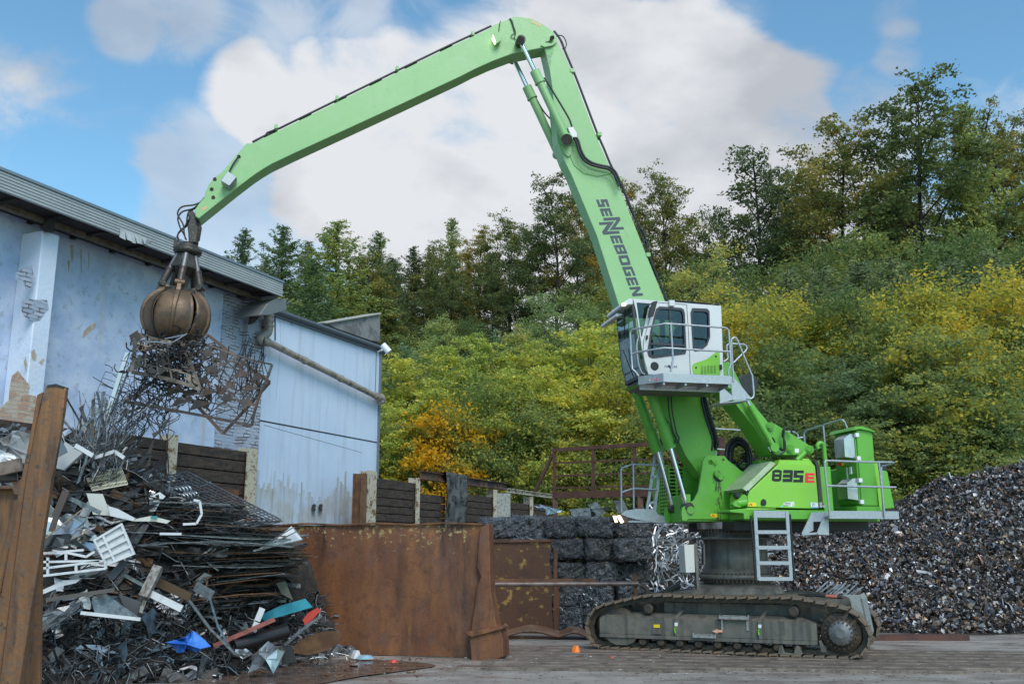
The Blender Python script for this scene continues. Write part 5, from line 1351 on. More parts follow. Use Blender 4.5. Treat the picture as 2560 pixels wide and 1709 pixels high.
mb.build('drain_pipe', PIPE, ext)
mb = MB(); mb.cyl(B.W(944, 880, -.1), B.W(955, 874, -.6), .03, n=8); mb.cyl(B.W(957, 862, -.8), B.W(973, 880, -1.0), .11, n=14)
cc = mb.build('security_camera', WHITE); tag(cc, 'white security camera on a bracket at the corner of the blue extension', 'camera')
mb = MB()
for x in (785, 802): mb.cyl(B.W(x, 1264, -.04), B.W(x, 1264, .1), .06, n=10); mb.cyl(B.W(x, 1273, -.04), B.W(x, 1273, .1), .05, n=10)
mb.build('wall_cap', DARK, ext, each=1)
mb = MB(); mb.tube([B.W(688, 785, .08), B.W(688, 850, .08)], .02, 5); mb.build('conduit', DARK, ext)
mb = MB(); mb.tube([B.W(700, 800, .095), B.W(702, 860, .095), B.W(690, 1000, .095)], .004, 4); mb.build('hairline_crack', mat('hairline', (.28, .36, .48), .6), ext)
STAIN = mat('rust_bloom', (.33, .2, .1), .6, var=[((.42, .53, .7), 2.5, .40, .6)])
mb = MB(); mb.pprism(B, [(718,785),(745,796),(742,808),(730,815),(722,800)], .092, .097); mb.build('rust_bloom', STAIN, ext)
GRIME = mat('splash_grime', (.43, .44, .43), .7, streak=((.24, .21, .17), .5, .75, 7), var=[((.5, .58, .69), 1.6, .38, .6)])
zs_ = Bz(800, 1230, .1)[1]; mb = MB(); u_ = ue0 + .3; hcur = zs_; rg = random.Random(77)
while u_ < -.14:
    w_ = rg.uniform(.03, .14); hcur = min(max(hcur + rg.uniform(-.16, .16), zs_ * .72), zs_ * 1.12); hh_ = hcur + (rg.uniform(.1, .5) if rg.random() < .18 else 0)
    mb.box(B, u_, min(u_ + w_ - .001, -.125), .092, .097, 0, hh_); u_ += w_
mb.build('grimy_foot', GRIME, ext)

# ---------------------------------------------------------------- sleeper walls and posts
SLEEPER = mat('tarred_sleepers', (.035, .025, .02), .8, var=[((.075, .05, .035), 2.5, .42, .62, 1, (1, 1, 5)), ((.13, .1, .08), 5, .58, .75, .8, (1, 1, 6)), ((.012, .01, .01), 8, .55, .7)], bump=(16, .6, .03))
PEEL = mat('peeling_cream_post', (.5, .44, .34), .7, var=[((.2, .11, .05), 4, .52, .6), ((.12, .07, .04), 14, .58, .63)], bump=(20, .3))
SV_ = -1.3
zp = lambda x, y, v=SV_: B.P(x, y, v)
def sleeper_bay(x0, x1, ytop0, label, v=SV_):
    u0, zt_ = zp(x0, ytop0, v); u1 = zp(x1, 1200, v)[0]
    b = MB(); z = zt_; k = 0
    while z > 0:
        h_ = .26 + .03 * math.sin(k * 7.3 + x0); e_ = random.uniform(-.015, .015)
        zl = max(z - h_, 0)
        b.prism_pts([B.w(u0, v + e_, zl + .012), B.w(u0, v + e_, z - .008), B.w(u0, v + .2, z - .008), B.w(u0, v + .2, zl + .012)], [B.w(u1, v - e_, zl + .012), B.w(u1, v - e_, z - .012), B.w(u1, v + .2, z - .012), B.w(u1, v + .2, zl + .012)])
        z -= h_; k += 1
    b.box(B, u0, u1, v + .2, v + .24, 0, zt_ - .1)
    o = b.build('sleeper_wall', SLEEPER, None, bevel=.008); tag(o, label, 'retaining wall', 'walls of stacked railway sleepers'); return o
sleeper_bay(-260, 236, 1010, 'dark sleeper wall below the blue pilaster, mostly hidden behind the scrap')
sleeper_bay(236, 424, 1073, 'brown sleeper wall behind the hanging scrap, left of the first peeling post')
sleeper_bay(446, 621, 1104, 'brown sleeper wall between the two peeling posts by the blue wall')
sleeper_bay(944, 1042, 1195, 'dark sleeper wall just right of the blue extension corner')
sleeper_bay(1052, 1114, 1233, 'sleeper wall left of the hanging belt')
sleeper_bay(1166, 1236, 1234, 'sleeper wall right of the hanging belt')
sleeper_bay(1276, 1330, 1254, 'low sleeper wall under the white beam')
sleeper_bay(1333, 1420, 1258, 'low sleeper wall behind the silver scrap on the bales')
def post(x0, x1, y, label, m=PEEL, v=SV_ - .1, nm='steel_post', w=.28):
    u0, zt_ = B.P(x0, y, v); u1 = B.P(x1, y, v)[0]
    b = MB(); b.box(B, u0, u1, v, v + .03, 0, zt_); b.box(B, u0, u1, v + w, v + w + .03, 0, zt_); um = (u0 + u1) / 2; b.box(B, um - .02, um + .02, v + .03, v + w, 0, zt_)
    o = b.build(nm, m, None); tag(o, label, 'post', 'steel posts holding the sleeper walls'); return o
post(226, 240, 1048, 'steel post showing just above the wire scrap at left')
post(425, 447, 1085, 'cream peeling post between two brown sleeper walls')
post(620, 645, 1118, 'cream peeling post where the sleeper wall meets pale blue cladding')
post(921, 943, 1175, 'broad peeling post at the right corner of the pale blue extension')
post(905, 918, 1182, 'plain rust brown post beside the broad peeling post', bpy.data.materials.get('rust_post') or mat('rust_post', (.12, .06, .035), .7, var=[((.2, .1, .05), 5, .4, .6)]))
post(1042, 1051, 1193, 'slim peeling post left of the steel beam')
post(1235, 1243, 1223, 'slim peeling post beside the pale board')
post(1326, 1333, 1241, 'slim post holding up the white beam')
mb = MB(); mb.pprism(B, [(1243,1232),(1276,1233),(1276,1300),(1243,1300)], SV_ - .12, SV_ - .06); tag(mb.build('board', mat('flaking_board', (.4, .4, .36), .8, var=[((.2, .17, .13), 9, .5, .62)])), 'pale flaking board standing against the sleeper wall', 'board')
RUSTB = mat('rusty_beam', (.11, .055, .035), .65, .2, var=[((.22, .14, .1), 3, .45, .65), ((.05, .045, .05), 1.4, .5, .6)], bump=(20, .2))
def ibeam(x0, x1, yt, yb, m, label, v):
    (u0, z1_), (u1, _), = B.P(x0, yt, v), B.P(x1, yt, v); z0_ = B.P(x0, yb, v)[1]
    b = MB(); b.box(B, u0, u1, v, v + .24, z1_ - .025, z1_); b.box(B, u0, u1, v, v + .24, z0_, z0_ + .025); b.box(B, u0 + .01, u1 - .01, v + .1, v + .125, z0_ + .025, z1_ - .025)
    tag(b.build('steel_beam', m), label, 'beam')
ibeam(1059, 1272, 1176, 1197, RUSTB, 'long rusty girder lying on posts with a belt draped over it', SV_ - .1)
ibeam(1275, 1386, 1220, 1231, mat('flaking_white_beam', (.5, .47, .4), .7, var=[((.2, .1, .06), 4, .52, .6)]), 'flaking white girder running on to the brown frame', SV_ - .1)
mb = MB()
nseg = 14; vb = SV_ - .2
p0, p1 = B.P(1115, 1181, vb), B.P(1166, 1188, vb); pb = B.P(1115, 1330, vb)[1]
grid = []
for j in range(nseg + 1):
    f = j / nseg; z = p0[1] + .02 - (p0[1] - pb) * f
    grid.append([(p0[0] + (p1[0] - p0[0]) * i / 6 + .03 * math.sin(4 * f), vb - .03 * math.sin(f * 5 + i) , z) for i in range(7)])
grid = [[(u, vb + .45, z) for u, v, z in grid[0]]] + grid
vs = [B.w(*p) for r in grid for p in r]; vs2 = [v - B.t * .02 for v in vs]
fs = [(j * 7 + i, j * 7 + i + 1, (j + 1) * 7 + i + 1, (j + 1) * 7 + i) for j in range(len(grid) - 1) for i in range(6)]
mb.add(vs, fs, True); mb.add(vs2, fs, True)
tag(mb.build('conveyor_belt', mat('worn_rubber_belt', (.06, .065, .07), .5, var=[((.13, .135, .13), 2.5, .45, .6), ((.015, .015, .015), 3.5, .52, .6)])), 'grey worn conveyor belt draped over the rusty girder', 'rubber belt')

# brown steel frame behind the bales
Q = Frame(1.25, 30, -30)
c1_ = crop(1400, 700, 2.412)
fr_ = thing('platform_railing', Q.w(0, 0, 0), 'brown painted steel railing frame standing behind the bales', 'steel frame')
BROWN = mat('brown_painted_steel', (.085, .035, .025), .5, .1, var=[((.13, .06, .04), 3, .4, .65)])
def qbar(x0, y0, x1, y1, w, nm, v=0):
    b = MB(); b.bar(Q.W(x0, y0, v), Q.W(x1, y1, v), w, w); b.build(nm, BROWN, fr_)
qbar(1382, 1125, 1812, 1097, .11, 'top_rail')
for y0, y1 in ((1157, 1140), (1189, 1176), (1219, 1211)): qbar(1385, y0, 1810, y1, .05, 'rail')
qbar(1385, 1237, 1812, 1228, .2, 'bottom_beam')
for x in (1386, 1483, 1586, 1690, 1806): qbar(x, 1124 - (x - 1386) * .065, x, 1245, .08 if x != 1806 else .14, 'upright')
qbar(1382, 1135, 1338, 1228, .08, 'brace')
for x in (1388, 1600, 1800):
    b = MB(); p = Q.W(x, 1240, 0); b.box(G, p.x - .08, p.x + .08, p.y - .08, p.y + .08, 0, p.z); b.build('leg', BROWN, fr_)

# ---------------------------------------------------------------- rusty bay walls
RUST = mat('rusty_plate', (.17, .066, .033), .55, .25, var=[((.28, .115, .048), 1.4, .42, .64, .9, (1, 1, .45)), ((.055, .03, .022), 1.3, .5, .66, .95, (1.8, 1, .35)), ((.17, .085, .06), 3.2, .5, .7, .8, (1, 1, .7)), ((.11, .05, .03), 6, .5, .7, .8), ((.3, .2, .08), 11, .68, .74, .8)], streak=((.085, .04, .025), .55, .8, 2.2), bump=(24, .25))
RUSTY = mat('rusty_plate_yellow_paint', (.13, .058, .032), .6, .2, var=[((.45, .27, .07), 4.5, .57, .63, .9), ((.08, .04, .03), 2, .5, .7, .8)], bump=(24, .3))
RW = Frame(-.86, 18.8, -13)
wallp = thing('bay_wall', RW.w(-2, 0, 0), 'large rust brown steel bay wall in the middle with a buckled right edge', 'steel wall')
zt_w = RW.P(1165, 1310, 0)[1]
ul_, ur_ = RW.P(560, 1400, 0)[0], RW.P(1205, 1400, 0)[0]
nU, nZ = 26, 8
def wob(u, z): return .03 * math.sin(u * 1.9) * math.sin(z * 1.4) + .012 * math.sin(u * 5 + z * 3)
mb = MB()
vs = [RW.w(ul_ + (ur_ - ul_) * i / nU, wob(i * .4, j * .4), zt_w * j / nZ) for j in range(nZ + 1) for i in range(nU + 1)]
fs = [(j * (nU + 1) + i, j * (nU + 1) + i + 1, (j + 1) * (nU + 1) + i + 1, (j + 1) * (nU + 1) + i) for j in range(nZ) for i in range(nU)]
mb.add(vs, fs, True); mb.add([p + RW.t * .06 for p in vs], fs, True)
def with_top_paint(src, name, z0, z1):
    m = src.copy(); m.name = name; nt = m.node_tree; N, L = nt.nodes, nt.links; b = N['Principled BSDF']; old = b.inputs['Base Color'].links[0].from_socket
    geo = N.new('ShaderNodeNewGeometry'); sp = N.new('ShaderNodeSeparateXYZ'); L.new(geo.outputs['Position'], sp.inputs[0])
    mr = N.new('ShaderNodeMapRange'); L.new(sp.outputs['Z'], mr.inputs[0]); mr.inputs[1].default_value = z0; mr.inputs[2].default_value = z1; mr.inputs[3].default_value = -.14; mr.inputs[4].default_value = .05
    nz = N.new('ShaderNodeTexNoise'); nz.inputs['Scale'].default_value = 9; nz.inputs['Detail'].default_value = 8; nz.inputs['Roughness'].default_value = .7; L.new(geo.outputs['Position'], nz.inputs['Vector'])
    ad = N.new('ShaderNodeMath'); ad.operation = 'ADD'; L.new(nz.outputs['Fac'], ad.inputs[0]); L.new(mr.outputs[0], ad.inputs[1])
    m2 = N.new('ShaderNodeMapRange'); L.new(ad.outputs[0], m2.inputs[0]); m2.inputs[1].default_value = .57; m2.inputs[2].default_value = .62
    mx = N.new('ShaderNodeMix'); mx.data_type = 'RGBA'; L.new(m2.outputs[0], mx.inputs[0]); L.new(old, mx.inputs[6]); mx.inputs[7].default_value = (.42, .3, .13, 1); L.new(mx.outputs[2], b.inputs['Base Color']); return m
mb.build('plate', with_top_paint(RUST, 'rusty_plate_with_paint_remains', zt_w - .9, zt_w), wallp)
zy = RW.P(1165, 1345, 0)[1]
mb = MB()
for i in range(nU): 
    a_, b2 = ul_ + (ur_ - ul_) * i / nU, ul_ + (ur_ - ul_) * (i + 1) / nU
    w0, w1 = .015 * math.sin(i * .9), .015 * math.sin((i + 1) * .9)
    mb.prism_pts([RW.w(a_, -.07, zt_w + w0), RW.w(a_, .12, zt_w + w0), RW.w(a_, .12, zt_w + w0 + .03), RW.w(a_, -.07, zt_w + w0 + .03)], [RW.w(b2, -.07, zt_w + w1), RW.w(b2, .12, zt_w + w1), RW.w(b2, .12, zt_w + w1 + .03), RW.w(b2, -.07, zt_w + w1 + .03)])
mb.build('top_flange', RUST, wallp)
mb = MB(); mb.pprism(RW, [(1200,1318),(1222,1308),(1224,1400),(1227,1480),(1240,1560),(1247,1582),(1175,1592),(1182,1540),(1192,1470),(1201,1440),(1192,1418),(1194,1380)], -.12, .25); mb.build('buckled_edge', RUST, wallp, bevel=.012)
mb = MB(); mb.pprism(RW, [(1172,1588),(1250,1572),(1257,1600),(1258,1641),(1232,1650),(1178,1652),(1176,1620)], -.3, .2); mb.pprism(RW, [(1160,1579),(1253,1566),(1256,1572),(1180,1592),(1164,1586)], -.36, .2); mb.build('foot', RUST, wallp, bevel=.012)
R2 = Frame(-.5, 24.1, -5)
w2 = thing('bay_wall', R2.w(.2, 0, 0), 'smaller rusty bay wall with yellow paint remains in front of the bales', 'steel wall')
mb = MB(); mb.pprism(R2, [(1180,1356),(1378,1353),(1374,1400),(1383,1460),(1379,1510),(1384,1578),(1180,1590)], 0, .06); mb.build('plate', RUSTY, w2)
mb = MB(); mb.pprism(R2, [(1180,1350),(1382,1347),(1382,1353),(1180,1356)], -.06, .1); mb.pprism(R2, [(1384,1362),(1394,1380),(1392,1430),(1399,1500),(1398,1582),(1384,1580)], .1, .3); mb.build('flange', RUST, w2)
# pipe barrier
K = Frame(0, 21.6, -2)
pb_ = thing('pipe_barrier', K.w(1.2, 0, 0), 'long horizontal scaffold pipe with rusty upright in front of the bales', 'barrier')
mb = MB(); mb.tube([K.W(1232, 1460, 0), K.W(1597, 1458, 0)], .052, 12); mb.build('pipe', mat('dull_pipe', (.22, .17, .15), .45, .5, var=[((.12, .08, .06), 4, .45, .65)]), pb_)
mb = MB(); mb.bar(K.W(1232, 1451, .06), K.W(1490, 1449, .06), .04, .07); mb.build('flat_bar', RUST, pb_)
mb = MB(); p = K.W(1588, 1432, .08); mb.box(G, p.x - .035, p.x + .035, p.y - .03, p.y + .04, 0, p.z); mb.build('upright', mat('orange_rust', (.24, .09, .03), .7, var=[((.12, .05, .03), 5, .5, .65)]), pb_)
mb = MB(); mb.tube(spline([K.W(*p, .0) for p in [(1600,1462),(1612,1466),(1619,1480),(1616,1500)]]), .055, 8); mb.tube(spline([K.W(*p, .3) for p in [(1630,1490),(1660,1480),(1690,1467),(1700,1462)]]), .06, 8); mb.build('hose', mat('muddy_hose', (.1, .075, .055), .6), pb_, each=1)

# leaning pile and skip at the left edge
L_ = Frame(0, 9.0, 0)
RUSTL = mat('orange_brown_pile', (.17, .078, .034), .55, .2, var=[((.27, .125, .048), 2.2, .45, .65, .9, (3, 1, .3)), ((.075, .042, .028), 3.5, .5, .66, .95, (3, 1, .4)), ((.13, .085, .06), 12, .5, .65, .8), ((.06, .05, .045), 9, .6, .66), ((.42, .33, .2), 7, .715, .75, .9, (5, 1, .5))], bump=(20, .3))
pile_ = thing('sheet_pile', L_.w(-4, 0, 0), 'tall leaning orange brown steel pile at the left edge', 'steel pile')
mb = MB()
prof_ = [(113,966),(118,962),(140,960),(160,966),(164,972),(157,1030),(150,1090),(128,1200),(88,1450),(48,1709),(36,1800),(-18,1800),(-2,1709),(40,1380),(64,1200),(90,1060)]
mb.pprism(L_, prof_, 0, .05)
mb.pprism(L_, [(92,986),(108,978),(90,1060),(64,1200),(40,1380),(-2,1709),(-18,1800),(-40,1800),(-18,1600),(20,1380),(45,1230),(72,1100)], .1, .13)
(x0_, _), (x1_, __) = L_.P(164, 972, 0), L_.P(100, 1400, 0)
mb.pprism(L_, [(150,975),(164,972),(157,1030),(128,1200),(48,1709),(36,1800),(22,1800),(34,1709),(114,1200),(144,1030)], .05, .12)
mb.build('pile_body', RUSTL, pile_, bevel=.012, seg=2)
mb = MB(); mb.pprism(L_, [(118,962),(140,959),(161,966),(160,971),(140,966),(118,968)], -.006, .09); mb.build('torn_top', DARK, pile_)
sk = thing('scrap_skip', Frame(0, 9.5, 0).w(-4.4, 0, 0), 'rusty steel skip side cut off by the left edge of the picture', 'skip')
S9 = Frame(0, 9.5, 0)
mb = MB(); mb.pprism(S9, [(-200,1222),(40,1214),(58,1300),(104,1370),(98,1800),(-200,1800)], 0, .04); mb.build('side_plate', RUSTL, sk)
mb = MB(); mb.pprism(S9, [(-200,1213),(38,1213),(55,1190),(60,1240),(34,1236),(30,1222),(-200,1226)], -.12, .1); mb.pprism(S9, [(33,1250),(60,1240),(50,1300),(20,1380),(0,1480),(-10,1480),(8,1360),(26,1290)], -.08, 0); mb.build('rim', RUSTL, sk, bevel=.008)

# wet brown puddle in front of the scrap
pts_ = []
for (x, y) in ((600,1668),(700,1655),(820,1648),(980,1650),(1090,1662),(1010,1676),(900,1690),(780,1712),(560,1740),(430,1735),(500,1700)):
    d_ = ray(x, y); p = d_ * (-CAM_Z / d_.z); pts_.append(Vector((p.x, p.y, .006)))
pts_ = spline(pts_ + [pts_[0]], 4)[:-1]
b = MB(); b.add(pts_, [tuple(range(len(pts_)))[::-1]]); tag(b.build('puddle', mat('wet_brown_film', (.13, .085, .065), .2, var=[((.2, .145, .115), 2.2, .45, .65, .9, (1, 2, 1)), ((.05, .03, .025), 5, .5, .7)], bump=(7, .25, .01))), kind='structure')
# steel sill and ground mats
mb = MB(); S22 = Frame(0, 22.2, 0); mb.pprism(S22, [(2180,1588),(2424,1586),(2426,1628),(2180,1632)], 0, .4); tag(mb.build('steel_sill', mat('red_brown_plate', (.12, .05, .035), .5, .3, var=[((.07, .035, .03), 2, .45, .6)])), 'low red brown steel sill at the foot of the shredded heap', 'sill')
MATW = mat('muddy_mat', (.15, .115, .092), .38, .1, var=[((.25, .2, .165), 2.5, .42, .62, .9, (1, 4, 1)), ((.04, .03, .027), 4, .52, .68, .9, (1, 3, 1))], bump=(20, .3))
MF = Frame(4, 17.2, -7)
def vground(py): return 2.0 / ((py - 1368) / 2454) * 1.0
spots_ = []
for k in range(11):
    v = -.75 + k * .34 + random.uniform(-.04, .04)
    x0, x1 = -4.6 + random.uniform(-.4, .6), 9 + random.uniform(-1, 1)
    if k == 0: x0, x1 = -4.9, -.7
    if k == 1: x1 = 3.5
    th_ = .03 + .012 * (k % 3)
    b = MB(); b.box(MF, x0, x1, v, v + .29, -.02, th_)
    tag(b.build('ground_mat', MATW, None, bevel=.006), None, 'ground mat', 'muddy mats laid in a row under the tracks')['label'] = 'long muddy mat strip laid flat under and beside the crawler tracks'
mb = MB()
S6 = Frame(1.0, 22.4, -4)
for (x0, x1, y, hh_) in ((1252, 1400, 1590, .13), (1395, 1475, 1594, .1)):
    (ua_, _), (ub_, _) = S6.P(x0, y, 0), S6.P(x1, y, 0)
    b = MB(); n = 10; vs = []
    for i in range(n + 1):
        f = i / n; z = hh_ * math.sin(math.pi * f) ** 1.5 + .02
        for v, dz_ in ((0, 0), (.8, .08)): vs.append(S6.w(ua_ + (ub_ - ua_) * f, v, z + dz_))
    b.add(vs, [(2 * i, 2 * i + 2, 2 * i + 3, 2 * i + 1) for i in range(n)], True); b.add([Vector(p) + Vector((0, 0, .02)) for p in vs], [(2 * i, 2 * i + 2, 2 * i + 3, 2 * i + 1) for i in range(n)], True)
    tag(b.build('bent_plate', mat('orange_plate', (.28, .13, .07), .5, .2, var=[((.35, .22, .15), 3, .45, .6), ((.08, .05, .04), 4, .55, .7)]) if hh_ > .12 else bpy.data.materials['orange_plate']), 'wavy orange rusty plate on the ground ' + ('below the smaller bay wall' if hh_ > .12 else 'just left of the crawler track'), 'steel plate')
# ================================================================ scrap
def interp(x, tab):
    if x <= tab[0][0]: return tab[0][1]
    for (a, fa_), (b, fb_) in zip(tab[:-1], tab[1:]):
        if x <= b: return fa_ + (fb_ - fa_) * (x - a) / (b - a)
    return tab[-1][1]
FOOT = [(-11, 14.2), (-8, 14.6), (-7, 14.8), (-5.4, 15.3), (-4.6, 16.0), (-4.1, 17.2), (-3.5, 18.4)]
CREST = [(-11, 4.0), (-8.2, 3.8), (-7.3, 3.3), (-6.5, 3.0), (-6.0, 2.75), (-5.5, 2.6), (-5.0, 2.35), (-4.4, 2.1), (-3.9, 1.9), (-3.4, .6)]
def pile_z(x, y):
    f = interp(x, FOOT); c = interp(x, CREST)
    k = y - f
    if k <= 0 or x > -3.35: return 0.0
    z1 = min(k / .9, 1) * .75                       # low skirt of wire in front
    z2 = max(0, min((k - 1.2) / .9, 1)) * (c - .75)
    return min(z1 + z2, c) + .12 * noise2(x * 2.1, y * 2.3)
def hit(px, py, lift=.1):
    d = ray(px, py); t = 11.0
    while t < 24:
        p = d * t
        if p.z + CAM_Z <= pile_z(p.x, p.y): break
        t += .05
    if t >= 24: t = 18.5
    return d * (t - lift) + Vector((0, 0, CAM_Z))
def at(px, py, Y):
    d = ray(px, py); return d * (Y / d.y) + Vector((0, 0, CAM_Z))
SC_DARK = mat('dark_scrap', (.035, .035, .036), .42, .6, var=[((.075, .068, .062), 3, .5, .7)])
SC_GREY = mat('grey_scrap', (.2, .21, .22), .4, .7, var=[((.09, .09, .09), 6, .42, .65), ((.33, .34, .35), 11, .5, .7)])
SC_SILV = mat('silver_scrap', (.5, .52, .54), .3, .8, var=[((.25, .26, .27), 5, .45, .65)])
SC_WHITE = mat('white_enamel_scrap', (.62, .63, .64), .4, 0, var=[((.4, .4, .4), 4, .5, .7), ((.25, .16, .1), 9, .66, .74)])
SC_RUST = mat('rusty_scrap', (.12, .06, .035), .6, .2, var=[((.2, .11, .05), 4, .45, .65)])
SC_BLUEG = mat('blue_grey_scrap', (.16, .22, .27), .4, .5, var=[((.08, .1, .12), 5, .45, .65)])
xs = np.linspace(-11.5, -3.2, 70); ys = np.linspace(13.5, 21.5, 66)
XX, YY = np.meshgrid(xs, ys); ZZ = np.vectorize(lambda x, y: pile_z(x, y) - .12 + random.uniform(-.06, .06))(XX, YY)
nx_, ny_ = len(xs), len(ys)
quads = np.array([(j * nx_ + i, j * nx_ + i + 1, (j + 1) * nx_ + i + 1, (j + 1) * nx_ + i) for j in range(ny_ - 1) for i in range(nx_ - 1)])
core = place('scrap_heap', npmesh('scrap_heap', np.stack([XX.ravel(), YY.ravel(), ZZ.ravel()], 1), quads, mat('heap_dirt', (.02, .018, .016), .9, var=[((.045, .035, .028), 6, .45, .6)], bump=(14, .6, .05))))
tag(core, 'dark compacted mass of steel scrap at left', 'scrap heap', kind='stuff')
# --- stacked mesh sheets
sheet_px = []
def lattice(P00, P10, P11, P01, nu, nv, w, th, warp=.03, seed=0, drop=.05, names=None, diag=False):
    rnd = random.Random(seed); b = MB()
    P00, P10, P11, P01 = map(Vector, (P00, P10, P11, P01))
    nrm = (P10 - P00).cross(P01 - P00).normalized()
    a1, a2, a3 = rnd.uniform(2, 5), rnd.uniform(2, 5), rnd.uniform(0, 6)
    def S(u, v): return P00 * (1 - u) * (1 - v) + P10 * u * (1 - v) + P11 * u * v + P01 * (1 - u) * v + nrm * warp * math.sin(a1 * u + a3) * math.cos(a2 * v)
    def strip(u0, v0, u1, v1, ww):
        k = 4; pts = [S(u0 + (u1 - u0) * i / k, v0 + (v1 - v0) * i / k) for i in range(k + 1)]
        for i in range(k):
            d = (pts[i + 1] - pts[i]); sd = d.cross(nrm)
            if sd.length < 1e-6: continue
            sd = sd.normalized() * ww / 2
            b.prism_pts([pts[i] - sd, pts[i] + sd, pts[i] + sd + nrm * th, pts[i] - sd + nrm * th], [pts[i + 1] - sd, pts[i + 1] + sd, pts[i + 1] + sd + nrm * th, pts[i + 1] - sd + nrm * th])
    for i in range(nu + 1):
        if 0 < i < nu and rnd.random() < drop: continue
        strip(i / nu, 0, i / nu + rnd.uniform(-.01, .01), 1, w * (1.8 if i in (0, nu) else 1))
    for j in range(nv + 1):
        if 0 < j < nv and rnd.random() < drop: continue
        strip(0, j / nv, 1, j / nv + rnd.uniform(-.01, .01), w * (1.8 if j in (0, nv) else 1))
    return b, S, nrm
for k in range(40):
    z = .95 + k * .047 + random.uniform(-.02, .02)
    xr = interp(z, [(.95, -4.3), (1.5, -4.0), (2.0, -3.75), (2.3, -4.05), (2.5, -4.6), (2.85, -5.4)]) + random.uniform(-.35, .2); xl = xr - random.uniform(1.8, 3.2)
    yf_ = 17.0 + random.uniform(-.35, .25) + .25 * (z - 2); dep = random.uniform(1.0, 1.8)
    tl = .12 * (z - 1.9) + random.uniform(-.03, .03); yaw = random.uniform(-.25, .25)
    e_ = lambda x, y, zz: Vector((x, y + yaw * (x - xr), zz))
    b, _, _ = lattice(e_(xl, yf_, z + tl), e_(xr, yf_, z - tl * .4), e_(xr, yf_ + dep, z - tl * .4 + .02), e_(xl, yf_ + dep, z + tl + .03), random.choice((7, 10, 14)), random.choice((5, 8)), random.choice((.014, .02, .035)), .012, .05, k)
    tag(b.build('mesh_sheet', random.choice((SC_DARK, SC_DARK, SC_GREY, SC_DARK, SC_RUST))), 'thin steel mesh sheet lying flat in the dark layered stack', 'steel sheet', 'mesh sheets stacked in the scrap heap')
# the big top grid that slopes to the right
b, _, _ = lattice(at(250, 1232, 17.6), at(470, 1178, 19.2), at(702, 1298, 18.6), at(560, 1325, 16.9), 16, 26, .02, .014, .04, 91)
tag(b.build('steel_grid', SC_GREY), 'large grey steel grid on top of the stack, sloping down to the right', 'steel grid')
b = MB()
for r_i in range(2):
    for k in range(13):
        f = k / 12; x = 366 + 98 * f + r_i * 18; y = 1238 - 14 * f + r_i * 15
        c = at(x, y, 18.2); b.tube([c + Vector((.11 * math.cos(t), -.02, .07 * math.sin(t))) for t in [i * math.pi / 6 - .5 for i in range(7)]], [.008, .018, .024, .026, .024, .018, .006], 5)
tag(b.build('crescent_strip', SC_SILV), 'rows of shiny crescent shaped offcuts on the upper right grid', 'scrap piece')
# --- loose pieces in bulk
def bulk(name, label, n, m, seed, region, kinds=('rod', 'strip', 'plate'), lrange=(.2, 1.2), flatness=.3):
    rnd = random.Random(seed); b = MB()
    for i in range(n):
        c = region(rnd); l = rnd.uniform(*lrange); c.y += .2; a = rnd.uniform(0, math.pi * 2); el = rnd.gauss(0, flatness)
        d = Vector((math.cos(a) * math.cos(el), math.sin(a) * math.cos(el) * .3, math.sin(el))).normalized(); kd = rnd.choice(kinds)
        bend = Vector((rnd.gauss(0, .12), rnd.gauss(0, .08), rnd.gauss(0, .12))) * l
        p0, p1, p2 = c - d * l / 2, c + bend, c + d * l / 2
        if kd == 'rod': b.tube([p0, p1, p2], rnd.choice((.006, .008, .012, .018)), 5, True)
        elif kd == 'strip':
            w = rnd.uniform(.015, .07) * min(1, l * 3); tw = Vector((rnd.gauss(0, 1), rnd.gauss(0, 1), rnd.gauss(0, 1) + (6 if flatness < .1 else 0)))
            s0 = d.cross(tw).normalized() * w; s1 = d.cross(tw + Vector((rnd.gauss(0, .5), rnd.gauss(0, .5), 0))).normalized() * w
            for q0, q1, sa, sb in ((p0, p1, s0, s1), (p1, p2, s1, s0)): b.slab(q0 - sa, q1 - sb, q1 + sb, q0 + sa, .004)
        else:
            w = rnd.uniform(.08, .3); tw = Vector((rnd.gauss(0, .5), rnd.gauss(0, .5), 1)); s0 = d.cross(tw).normalized() * w * .5; l2 = min(l, .5); h2 = d * l2 / 2
            k1 = Vector((0, 0, rnd.uniform(-.06, .06)))
            b.slab(c - h2 - s0, c + k1 - s0 * rnd.uniform(.6, 1.3), c + k1 + s0, c - h2 + s0, .004); b.slab(c + k1 - s0 * .9, c + h2 - s0 * .5, c + h2 + s0 * .8, c + k1 + s0, .004)
    return tag(b.build(name, m), label, 'scrap', kind='stuff')
def surf(x0, x1, k0, k1, up0=-.05, up1=.12):
    def f(rnd):
        x = rnd.uniform(x0, x1); y = interp(x, FOOT) + rnd.uniform(k0, k1); return Vector((x, y, max(pile_z(x, y), 0) + rnd.uniform(up0, up1)))
    return f
def facepts(x0, x1):
    """points on the steep front between the skirt and the crest"""
    def f(rnd):
        x = rnd.uniform(x0, x1); c = interp(x, CREST); z = rnd.uniform(.6, c); k = 1.2 + .9 * (z - .75) / max(c - .75, .1); return Vector((x, interp(x, FOOT) + max(k, .8) - rnd.uniform(0, .25), z))
    return f
bulk('tangled_scrap', 'dark rods and strips tangled over the scrap heap', 560, SC_DARK, 1, facepts(-9.5, -4.4), ('rod', 'strip', 'rod'), (.3, 1.3), .16)
bulk('tangled_scrap', 'grey bent strips and rods over the scrap heap', 420, SC_GREY, 2, facepts(-9.5, -4.3), ('rod', 'strip', 'strip'), (.25, 1.3), .28)
bulk('tangled_scrap', 'rust brown rods and strips in the scrap heap', 110, SC_RUST, 3, facepts(-9.5, -4.2), ('rod', 'strip'), (.3, 1.1), .3)
